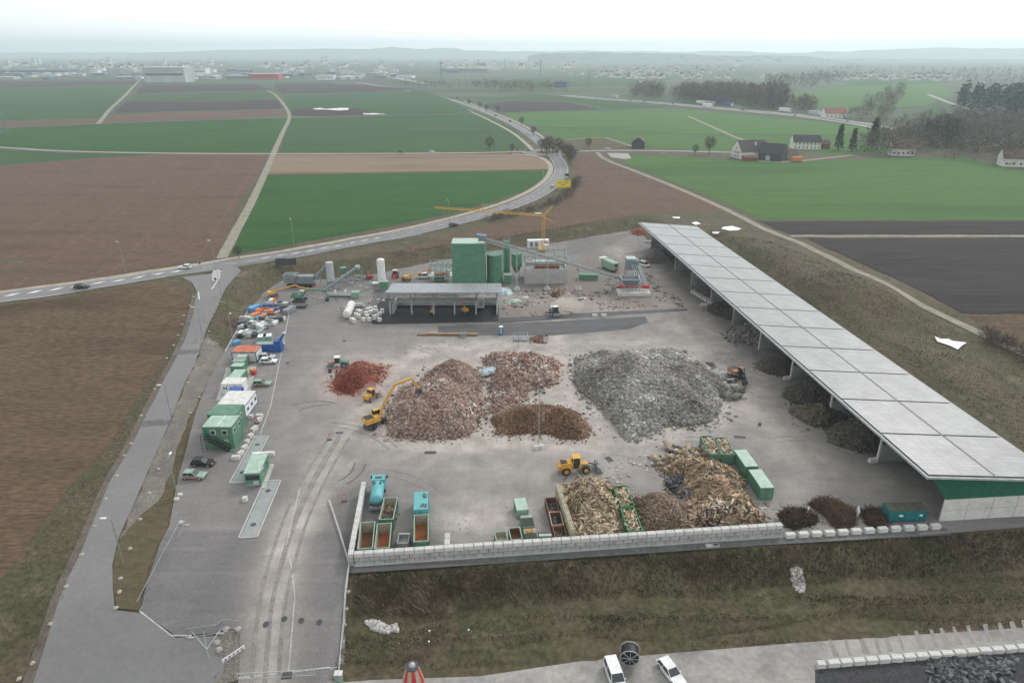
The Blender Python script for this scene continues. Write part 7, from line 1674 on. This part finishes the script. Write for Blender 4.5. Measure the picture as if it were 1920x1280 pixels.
def wood(name, label, pts, n, h, con=.1, tri=70, cols=None):
    pl = PL(pts); A = np.array(pl); x0, y0_ = A.min(0); x1, y1 = A.max(0); X, Y = [], []
    XX = nr.random(n*4)*(x1-x0)+x0; YY = nr.random(n*4)*(y1-y0_)+y0_; ok = pdist(XX, YY, pl) < 0; XX, YY = XX[ok][:n], YY[ok][:n]; Ts, Cs = [], []
    cn_ = vnoise(XX, YY, 60, 5)
    for x, y, q in zip(XX, YY, cn_):
        isc = q*.7+rnd.random()*.3 < con; hh = h*rnd.uniform(.65,1.15)
        T, c_ = twig_tris(tri, hh*.2, hh*.92, hh*.06, hh*.16, CON, True) if isc else twig_tris(tri, hh*.32, hh*.9, hh*.1, hh*.2, cols or BARE)
        if not isc:  # thicker sprays so that distant crowns keep their mass
            m_ = T.mean(1, keepdims=True); T = m_+(T-m_)*np.array([1.5,1.5,1.0])
        Ts.append(T+np.array([x, y, 3.8])); Cs.append(c_)
    o = tris_mesh(name, np.concatenate(Ts), np.concatenate(Cs), leafm); o['label'] = label; o['kind'] = 'stuff'
wood('bare_wood', 'bare brownish wood beyond the motorway signs', [(1255,188),(1300,178),(1390,180),(1395,197),(1340,199)], 260, 24)
wood('mixed_wood', 'mixed wood with dark conifers right of the bare wood', [(1392,192),(1440,183),(1475,190),(1470,206),(1410,204)], 150, 26, .5)
wood('tree_row', 'row of loose trees at the end of the mixed wood', [(1480,203),(1525,198),(1525,212),(1482,212)], 36, 18, .45)
wood('bare_wood', 'bare trees along the stream in the middle of the valley', [(1575,236),(1600,215),(1650,185),(1690,170),(1690,190),(1668,225),(1640,250),(1585,246)], 200, 18, .15)
wood('valley_wood', 'large leafless wood at the right edge behind the white house', [(1600,290),(1640,262),(1700,240),(1780,232),(1950,232),(2200,240),(2200,360),(1960,318),(1880,312),(1800,300),(1700,296),(1640,294)], 900, 16, .14, 56)
wood('conifer_stand', 'dark conifer stand inside the large leafless wood', [(1730,258),(1770,245),(1800,252),(1795,278),(1740,280)], 80, 16, .9)
wood('conifer_forest', 'dense dark conifer forest at the right edge in the distance', [(1782,204),(1800,192),(2100,190),(2300,200),(2300,240),(1950,232),(1850,222)], 620, 30, 1.2, 36)
wood('hedge_trees', 'dark hedge of trees beyond the purple field', [(865,165),(900,160),(1070,166),(1070,176),(960,176),(900,170)], 150, 17, .1, 40)
wood('bare_wood', 'far bare copse beside the village road', [(1180,182),(1215,170),(1245,178),(1235,190),(1190,188)], 80, 22, .1, 50)
wood('scrub_belt', 'low trees beside the far bend of the motorway', [(745,163),(780,156),(850,160),(850,166),(780,168)], 100, 12, 0, 30)
wood('far_trees', 'hazy belts of trees on the plain at the right', [(1430,150),(1560,146),(1600,150),(1540,164),(1440,166)], 220, 22, .4, 26)
wood('far_trees', 'hazy belts of trees beyond the village at the right', [(1480,136),(1600,130),(1760,134),(2200,132),(2200,176),(1850,176),(1800,160),(1700,148),(1560,146)], 520, 24, .5, 18)
wood('far_trees', 'hazy trees around the town in the distance', [(-300,112),(700,110),(1080,112),(1080,122),(700,128),(0,124),(-300,124)], 620, 26, .4, 14)
wood('far_trees', 'hazy woods on the plain between town and village', [(700,134),(1100,112),(1560,110),(1560,124),(1300,118),(1120,122),(860,140)], 420, 24, .4, 14)
wood('far_trees', 'dark hazy belts of trees behind the industrial estate', [(-300,133),(760,130),(1120,128),(1120,122),(700,122),(-300,124)], 700, 20, .5, 14)
wood('far_trees', 'hazy trees around the village houses', [(1080,152),(1400,152),(1430,140),(1400,126),(1080,124)], 420, 15, .3, 16)
wood('far_trees', 'trees between the halls of the industrial estate', [(-200,152),(0,146),(260,144),(640,146),(760,142),(760,134),(-200,136)], 170, 14, .2, 20)
# ================================================================ buildings in the distance
def gable(r, w, d, h, rh, wm, rm, name='roof'):
    MB().box((0,0,h/2), (w,d,h)).build('wall', wm, r)
    mb = MB(); mb.add([(-w/2-.5,-d/2-.6,h-.1),(w/2+.5,-d/2-.6,h-.1),(w/2+.5,d/2+.6,h-.1),(-w/2-.5,d/2+.6,h-.1),(-w/2-.5,0,h+rh),(w/2+.5,0,h+rh)], [(0,1,5,4),(2,3,4,5),(3,2,1,0)]); mb.build(name, rm, r)
    mb = MB(); mb.add([(-w/2,-d/2,h),(-w/2,d/2,h),(-w/2,0,h+rh*.95)], [(0,2,1)]); mb.add([(w/2,-d/2,h),(w/2,d/2,h),(w/2,0,h+rh*.95)], [(0,1,2)])
    for s_ in (-1,1): MB().add([(s_*(w/2+.52),-d/2,h-.05),(s_*(w/2+.52),d/2,h-.05),(s_*(w/2+.52),0,h+rh*.96)], [(0,1,2)] if s_ > 0 else [(0,2,1)]).build('gable_wall', wm, r)
def wins(r, w, d, zs, n, ww=1.2, hh=1.3):
    for z in zs:
        for i in range(n):
            x = -w/2+(i+.5)*w/n; f_ = MB().box((x,-d/2-.05,z), (ww+.3,.1,hh+.3)).build('window', wallw, r); MB().box((x,-d/2-.12,z), (ww,.06,hh)).build('pane', glass, f_)
roofb = mat('old_roof', (.085,.07,.068), .85, var=.25, scale=.5)
p = P(1412,299); r = thing('farmhouse', 'big farmhouse with white gable end and long brown roof', 'house', (p.x, p.y+9, p.z), math.radians(12)); gable(r, 25, 18, 6, 9, wallw, roofb); r.scale = (.86,)*3; wins(r, 25, 18, (2,), 5)
for y, z in ((-4,2),(0,2),(4,2),(-3,5),(1.5,5),(0,8.5)): f_ = MB().box((-12.6-.5,y,z), (.12,1.6,1.7)).build('window', wallw, r); MB().box((-12.75-.5,y,z), (.06,1.2,1.3)).build('pane', glass, f_)
MB().box((2,-4,12), (1,1,3)).build('chimney', wallw, r)
p = P(1456,303); r = thing('black_barn', 'black timber barn adjoining the farmhouse', 'barn', (p.x, p.y+9, p.z), math.radians(-35)); gable(r, 20, 15, 6, 8, dgrey, roofd); r.scale = (.84,)*3; MB().box((-2,-7.6,2), (3.4,.1,4)).build('barn_door', lgrey, r)
p = P(1478,299); r = thing('farm_annex', 'low brown roofed annex behind the black barn', 'barn', (p.x, p.y+6, p.z), math.radians(-8)); gable(r, 15, 10, 3.5, 3.5, concd, rooft)
p = P(1515,281); r = thing('white_farmhouse', 'white house with grey roof and two rows of windows', 'house', (p.x, p.y+7, p.z), math.radians(-5)); gable(r, 25, 13, 6.5, 6, wallw, roofd); r.scale = (.86,)*3; wins(r, 25, 13, (2,5), 7)
p = P(1549,280); r = thing('shed', 'small brown shed at the right end of the white house', 'shed', (p.x, p.y+4, p.z), 0); gable(r, 6, 7, 4, 3, rust, rooft)
p = P(1199,279); r = thing('wooden_barn', 'dark wooden barn with brown tiled roof by the east road', 'barn', (p.x, p.y+7, p.z), math.radians(80)); gable(r, 11, 10.5, 5, 3.8, paint('dark_timber', (.06,.065,.075)), rooft)
for y in (-2.5,0,2.5): MB().box((-5.6-.55,y,1.7), (.1,1.6,3.2)).build('barn_door', dgrey, r)
p = P(1493,303); r = thing('orange_trailer', 'orange red trailer beside the farm', 'trailer', (p.x, p.y, p.z), 0); MB().box((0,0,1.9), (7.5,2.8,2.6)).build('body', orange, r); wheels(r, (-2,2), 1.4, .5, .3)
p = P(1405,301); r = thing('farm_shed', 'low lean-to with brown roof in front of the farmhouse', 'shed', (p.x, p.y, p.z), .1); gable(r, 10, 5, 2.6, 1.4, rust, rooft)
for px, py, w_, lb, hd in ((1918,314,22,'white house among bare trees at the right edge',-15),(1696,293,16,'house with reddish roof half hidden at the edge of the wood',-10),(1566,222,26,'red roofed barn beside the motorway',5)): p = P(px, py); r = thing('house', lb, 'house', (p.x, p.y+6, p.z), math.radians(hd)); gable(r, w_, 11, 5.5, 6, wallw, redroof if 'red roofed' in lb else rooft); wins(r, w_, 11, (2.2,), 5)
# pylons
def pylon_proto():
    r = thing('power_pylon', '', 'pylon'); mb = MB(); hh = 45
    for a in (-1,1):
        for b_ in (-1,1): mb.beam((a*4,b_*4,0), (a*.9,b_*.9,hh*.55), .35); mb.beam((a*.9,b_*.9,hh*.55), (a*.25,b_*.25,hh), .28)
    for i in range(9):
        z = hh*i/9; z2 = hh*(i+1)/9; k0 = 4-(3.1*min(1, z/(hh*.55))); k1 = 4-(3.1*min(1, z2/(hh*.55)))
        for s_ in (-1,1): mb.beam((-k0,s_*k0,z), (k1,s_*k1,z2), .2); mb.beam((s_*k0,-k0,z), (s_*k1,k1,z2), .2)
    mb.build('mast', steeld, r)
    for z, w_ in ((hh*.6,9),(hh*.75,11),(hh*.9,6)): mb = MB(); mb.beam((-w_,0,z), (w_,0,z), .3); mb.beam((-w_,0,z), (0,0,z+2.4), .2); mb.beam((w_,0,z), (0,0,z+2.4), .2); mb.build('crossarm', steeld, r)
    return r
pp = pylon_proto(); fst = True
for px, py, s, lb in ((8,252,.95,'power pylon at the left edge among the fields'),(828,158,1.15,'tall power pylon right of the far motorway bend'),(1013,150,1.2,'tall power pylon in the centre of the plain'),(898,138,1.0,'far hazy pylon between the two tall ones'),(946,132,1.1,'faint pylon left of the central tall one'),(1103,165,.8,'faint pylon right of the central tall one'),(860,175,.6,'small pylon near the northern road')):
    p = P(px, py)
    if fst: fst = False; o = pp; o.location = p; o['label'] = lb; o['category'] = 'pylon'
    else: o = dup(pp, p, 0, lb)
    o.rotation_euler = (0,0,.5); o.scale = (s,)*3; o['group'] = 'power pylons'
# lorries and cars on the motorway
def lorry_proto(m, name):
    r = thing('lorry', '', 'lorry'); MB().box((-1.5,0,2.3), (12.5,2.6,3.2)).build('trailer_body', m, r); MB().box((6.2,0,1.9), (2.2,2.5,2.8)).build('cab', white, r); MB().box((7.33,0,2.4), (.06,2.2,1.0)).build('windscreen', glass, r); wheels(r, (-6,-4.6,5.8), 1.25, .5, .35); return r
LPt = {'white': [lorry_proto(white, ''), 0], 'grey': [lorry_proto(lgrey, ''), 0], 'blue': [lorry_proto(blue, ''), 0], 'red': [lorry_proto(red, ''), 0]}
for px, py, c_, lb in ((1153,185,'grey','pale lorry at the left start of the motorway'),(1315,196,'white','white lorry under the blue motorway sign, rear one'),(1332,197,'grey','grey lorry beside the blue motorway sign'),(1327,202,'white','white lorry on the nearer lane by the blue sign'),(1366,200,'blue','blue lorry right of the blue motorway sign'),(1472,211,'white','white lorry on the embankment section'),(1528,217,'grey','grey lorry ahead of the red one'),(1553,220,'red','red lorry at the end of the visible motorway')):
    a = P(px, py); hd = math.atan2(*(reversed((Vector(HL[-6])-Vector(HL[4])).to_tuple())))
    pr_ = LPt[c_]; loc = (a.x, a.y, a.z+.7)
    if not pr_[1]: pr_[1] = 1; o = pr_[0]; o.location = loc; o.rotation_euler = (0,0,hd); o['label'] = lb; o.scale = (1.25,)*3
    else: o = dup(pr_[0], loc, hd, lb, None, 1.25)
for px, py, m_ in ((1160,189,white),(1182,190,dgrey),(1200,192,white),(1208,193,black),(1216,194,white),(1246,196,silver),(1262,197,black),(1266,198,white),(1392,208,black),(1400,212,white),(1491,219,dgrey),(1118,186,white)): 
    cn_ = {white.name:'white', dgrey.name:'dark grey', black.name:'black', silver.name:'silver'}[m_.name]; o = car(px, py, -18, m_, cn_+' car on the motorway east of the fields', group=cn_+' motorway cars'); o.location.z += .5
for i, (px, py) in enumerate(((760,150),(752,147),(742,143),(776,153),(788,155),(725,135),(718,131))): o = car(px, py, -30, white if i % 2 else dgrey, ('white' if i % 2 else 'dark grey')+' car on the far bend of the motorway', group=('white' if i % 2 else 'dark grey')+' cars on the far motorway bend'); o.location.z += .8; o.scale = (1.4,)*3
# town: halls, blocks and houses
def hall_proto(wm, rm, nm, w=1, d=1, h=1, gb=False):
    r = thing(nm, '', 'building'); MB().box((0,0,.5), (1,1,1)).build('wall', wm, r); MB().box((0,0,1.02), (1.02,1.03,.05)).build('roof', rm, r)
    MB().box((0,-.505,.55), (.9,.01,.12)).build('window_band', glass, r); return r
HP = [hall_proto(white, lgrey, 'industrial_hall'), hall_proto(lgrey, offw, 'industrial_hall'), hall_proto(mgrey, lgrey, 'industrial_hall'), hall_proto(paint('hall_blue', (.10,.15,.24)), mgrey, 'industrial_hall'), hall_proto(red, offw, 'industrial_hall'), hall_proto(offw, rooft, 'apartment_block')]
hu = [0]*len(HP)
def hall(k, px, py, w, d, h, label, group=None, rz=0.0):
    p = P(px, py)
    if not hu[k]: hu[k] = 1; o = HP[k]; o.location = p
    else: o = dup(HP[k], p, 0)
    o.location = (p.x, p.y+d/2, p.z); o.rotation_euler = (0,0,rz); o.scale = (w,d,h); o['label'] = label
    if group: o['group'] = group
    return o
hall(1, 310, 155, 108, 60, 36, 'huge windowless grey high-bay warehouse in the industrial estate'); hall(3, 284, 151, 28, 40, 22, 'dark blue annex at the left side of the huge grey warehouse'); hall(4, 494, 149, 90, 40, 15, 'long bright red hall in the industrial estate'); hall(3, 62, 139, 260, 60, 14, 'very long dark blue hall at the left'); hall(1, 385, 148, 70, 40, 9, 'low white roofed hall left of the red hall'); hall(0, 370, 141, 62, 40, 22, 'pale tall hall right behind the huge warehouse'); hall(2, 448, 149, 80, 30, 9, 'grey low hall touching the red hall'); hall(1, 300, 124, 40, 30, 16, 'tower-like block behind the huge grey warehouse'); hall(0, 610, 150, 50, 30, 12, 'white hall on the right side of the industrial estate'); hall(2, 870, 137, 190, 60, 16, 'wide grey hall far behind the pylon'); hall(0, 925, 131, 60, 40, 10, 'bright white hall right of the wide grey one'); hall(3, 848, 138, 45, 30, 12, 'dark hall beside the pylon')
for i in range(120):
    px = rnd.uniform(-40, 760); py = rnd.uniform(131, 150); 
    if 270 < px < 345 or 465 < px < 525: continue
    hk = rnd.choice([0,0,1,1,2,2,5,3]); hn = ('white','light grey','mid grey','dark blue','red','off-white brown roofed')[hk]
    hall(hk, px, py, rnd.uniform(16,60), rnd.uniform(20,45), rnd.uniform(5,10), hn+' hall among many in the industrial estate at the horizon', hn+' halls of the industrial estate', rnd.uniform(-.3,.3))
for px, h in ((605,42),(612,46),(205,45),(64,38),(72,38),(308,30),(395,34),(14,30)): hall(5, px, 122+rnd.uniform(-1,1), 22, 20, h, 'hazy apartment tower above the distant town', 'apartment towers of the distant town')
def hs_proto(rm):
    r = thing('house', '', 'house'); gable(r, 14, 11, 7, 6, wallw, rm); return r
SP = [hs_proto(rooft), hs_proto(roofd), hs_proto(mgrey)]; su = [0,0,0]
def hs(k, px, py, s, label, group):
    rn = ('brown','dark','grey')[k]; label = label+' with '+rn+' roof'; group = group+', '+rn+' roofs'
    p = P(px, py); rz = rnd.uniform(-1.5,1.5)
    if not su[k]: su[k] = 1; o = SP[k]; o.location = p; o.rotation_euler = (0,0,rz); o.scale = (s,)*3; o['label'] = label; o['group'] = group
    else: o = dup(SP[k], p, rz, label, group, s)
for i in range(135): hs(rnd.choice([0,0,1,2]), rnd.gauss(1235,75), rnd.uniform(126,150) - abs(rnd.gauss(0,2)), rnd.uniform(.65,1.05), 'white walled house in the village on the plain', 'houses of the village')
for i in range(50): hs(rnd.choice([0,1,1]), rnd.uniform(1560,1800), rnd.uniform(139,152), rnd.uniform(.65,1.0), 'white walled house in the small village at the right', 'houses of the right hand village')
for i in range(105): hs(rnd.choice([0,1]), rnd.uniform(0,1080), rnd.uniform(118,131), rnd.uniform(1.1,2.0), 'hazy white house of the distant town', 'houses of the distant town')
p = P(1380,125); r = thing('church', 'hazy church tower rising above the village', 'church', p, 0); MB().box((0,0,11), (8,8,22)).build('tower', offw, r); MB().cyl((0,0,22), (0,0,38), 5, .2, n=4).build('spire', roofd, r); MB().box((14,0,6), (20,11,12)).build('nave', wallw, r)
# ================================================================ grass
def tufts(name, label, reg, n, hh, seed, cols, zone=None, ww=.16):
    x0, x1, y0_, y1 = reg; X = nr.random(n)*(x1-x0)+x0; Y = nr.random(n)*(y1-y0_)+y0_
    if zone is not None: ok = zone(X, Y); X, Y = X[ok], Y[ok]
    n = len(X); Z = G(X, Y); q = vnoise(X, Y, 5, seed)*.6+vnoise(X, Y, 1.8, seed+1)*.4
    kp = nr.random(n) < (.25+q); X, Y, Z, q = X[kp], Y[kp], Z[kp], q[kp]; n = len(X)
    h = hh(X, Y, q)*(.5+.9*nr.random(n)); a = nr.random(n)*6.283; la = 1.2+vnoise(X, Y, 4, seed+4)*3.5
    tip = np.stack([X+np.cos(la)*h*.55+nr.normal(size=n)*.12, Y-np.abs(np.sin(la))*h*.5, Z+h], -1)
    s = np.stack([np.cos(a), np.sin(a), 0*a], -1)*ww/2; b0 = np.stack([X, Y, Z-.05], -1)
    ci = np.clip(((q-.2)*1.4+nr.random(n)*.3)*len(cols), 0, len(cols)-1).astype(int); c_ = np.array(cols)[ci]*(.6+.7*nr.random(n))[:,None]
    o = tris_mesh(name, np.stack([b0-s, b0+s, tip], 1), c_, leafm); o['kind'] = 'stuff'; o['label'] = label
def fv(X, Y): return 87+(X+26)*.0965-Y
GC = [(.048,.038,.025),(.075,.058,.037),(.070,.076,.034),(.115,.09,.057),(.08,.086,.04),(.19,.148,.098),(.27,.22,.155)]
rm_ = None
tufts('slope_grass', 'long dry grass and weeds on the slope below the block wall', (-25.2,150,66,104), 150000, lambda X, Y, q: np.where(fv(X, Y) < 8, .75, .28)*(.4+q), 3, GC, lambda X, Y: (fv(X, Y) > 1.9) & (fv(X, Y) < 17.5) & (X > -25+.02*fv(X, Y)))
def gzone(X, Y): d_ = pdist(X, Y, YP); return (d_ > .8) & (d_ < 11)
tufts('bank_grass', 'dry scrubby grass on the banks around the yard', (-110,130,150,330), 60000, lambda X, Y, q: .45*(.4+q), 7, GC[2:], lambda X, Y: gzone(X, Y) & ((X > 60) | (Y > 175)), ww=.16)
MZ = PL([(1330,430),(1440,452),(1520,482),(1700,575),(1850,645),(2090,760),(2090,960),(1930,880),(1650,640),(1330,440)])
tufts('meadow_grass', 'rough grass on the mounds right of the solar shed', (85,170,95,300), 60000, lambda X, Y, q: .4*(.4+q), 9, [(.06,.05,.034),(.085,.075,.045),(.12,.10,.068),(.19,.16,.115),(.07,.078,.038)], lambda X, Y: (pdist(X, Y, YP) > 6) & (pdist(X, Y, MZ) < 0), ww=.16)
VG1 = PL([(350,548),(366,556),(355,592),(340,640),(300,715),(244,828),(198,906),(143,1040),(93,1160),(48,1290),(-60,1290),(60,1010),(120,925),(205,830),(262,735),(322,650),(350,590)]); VG2 = PLs([(402,706),(391,716),(366,774),(350,832),(330,905),(316,985),(296,1022),(262,1144),(218,1140),(213,1100),(214,1060),(226,1012),(264,968),(298,940),(326,872),(352,800),(374,745)])
tufts('verge_grass', 'dry yellowish grass verges on both sides of the access road', (-120,-50,62,235), 90000, lambda X, Y, q: .26*(.5+q), 13, [(.06,.055,.03),(.10,.085,.052),(.16,.13,.085),(.075,.08,.038),(.20,.165,.115)], lambda X, Y: (pdist(X, Y, VG1) < -.6) | (pdist(X, Y, VG2) < -.4), ww=.11)
def patch_zone(cx, cy, r):
    p_ = P(cx, cy); return lambda X, Y: (((X-p_.x)/r)**2+((Y-p_.y)/(r*.35))**2+(vnoise(X, Y, 2, 5)-.5)*.9 < 1) & (fv(X, Y) > 2)
for cx, cy, r_ in ((800,1168,7.5),(1530,1122,6.5),(1140,1150,6)):
    p_ = P(cx, cy); tufts('green_grass', 'fresher green grass patch on the front slope', (p_.x-r_*1.4,p_.x+r_*1.4,p_.y-r_,p_.y+r_), 9000, lambda X, Y, q: .3*(.4+q), 21, [(.03,.06,.02),(.045,.085,.03),(.055,.075,.03)], patch_zone(cx, cy, r_), ww=.12)
for cx, cy, r_ in ((1000,1085,9),(760,1100,8),(880,1110,7),(1330,1060,7)):
    p_ = P(cx, cy); tufts('tall_straw', 'tall pale straw bent over on the upper front slope', (p_.x-r_*1.4,p_.x+r_*1.4,p_.y-r_,p_.y+r_), 9000, lambda X, Y, q: .95*(.4+q), 25, [(.12,.085,.055),(.20,.15,.10),(.28,.22,.155)], patch_zone(cx, cy, r_), ww=.10)
def debris(name, label, pts, n, s, cols):
    pl = [W(*p) for p in pts]; A = np.array(pl); x0, y0_ = A.min(0); x1, y1 = A.max(0); X = nr.random(n*3)*(x1-x0)+x0; Y = nr.random(n*3)*(y1-y0_)+y0_; ok = (pdist(X, Y, pl) < 0) & (vnoise(X, Y, 5, 3) > .45); X, Y = X[ok][:n], Y[ok][:n]
    o = chunk_mesh(name, np.stack([X, Y, np.full(len(X), .16)], -1), s*(.4+nr.random(len(X))**3*2), np.array(cols)[nr.integers(0,len(cols),len(X))], chunk, (1.4,.7,.25), tilt=.2); o['label'] = label
debris('site_debris', 'scattered building debris on the muddy ground around the conveyor', [(945,556),(985,545),(1080,545),(1200,500),(1290,575),(1050,588),(945,598)], 900, .5, [(.45,.44,.42),(.22,.2,.18),(.10,.09,.08),(.30,.20,.15)])
debris('site_debris', 'small stones and crumbs scattered between the big rubble heaps', [(700,640),(1050,640),(1400,650),(1420,760),(1240,830),(1100,840),(700,830)], 1000, .16, [(.42,.38,.35),(.28,.25,.23),(.20,.17,.15)])
debris('site_debris', 'wood splinters and litter scattered around the wood heaps', [(1040,880),(1240,850),(1330,830),(1460,960),(1440,1000),(1200,930),(1050,905)], 560, .28, [(.45,.36,.26),(.25,.19,.14),(.6,.58,.54)])
debris('site_debris', 'pale crumbs scattered on the floor of the walled corner', [(760,960),(960,930),(1030,940),(1020,1010),(770,1030)], 260, .11, [(.45,.43,.4),(.3,.28,.26)])
debris('site_debris', 'bits of timber and film on the ground among the machines left of the canopy', [(560,520),(720,505),(735,560),(640,590),(560,560)], 260, .45, [(.5,.5,.48),(.2,.2,.2),(.35,.3,.22)])
# dust cloud behind the sweeper
def dust(px, py, sx, sy, sz, dens, label):
    p = P(px, py); bm = bmesh.new(); bmesh.ops.create_icosphere(bm, subdivisions=3, radius=1)
    for v_ in bm.verts: k_ = 1+.25*math.sin(v_.co.x*4+v_.co.y*5)+.12*math.sin(v_.co.z*9); v_.co = Vector((v_.co.x*sx*k_, v_.co.y*sy*k_, v_.co.z*sz*k_))
    me = bpy.data.meshes.new('dust_cloud'); bm.to_mesh(me); bm.free(); m = bpy.data.materials.new('dust'); m.use_nodes = True; nt = m.node_tree; nt.nodes.remove(nt.nodes['Principled BSDF'])
    v = nt.nodes.new('ShaderNodeVolumePrincipled'); v.inputs['Color'].default_value = (.85,.78,.72,1); v.inputs['Density'].default_value = dens; nt.links.new(v.outputs[0], nt.nodes['Material Output'].inputs['Volume'])
    me.materials.append(m); o = bpy.data.objects.new('dust_cloud', me); COL.objects.link(o); o.location = (p.x, p.y, sz*.8); o['kind'] = 'stuff'; o['label'] = label
dust(1063,586,4.5,3,3.2,.16,'cloud of pale dust behind the white and green loader')
dust(700,742,3.5,3.5,1.5,.10,'thin dust around the small yellow loader')
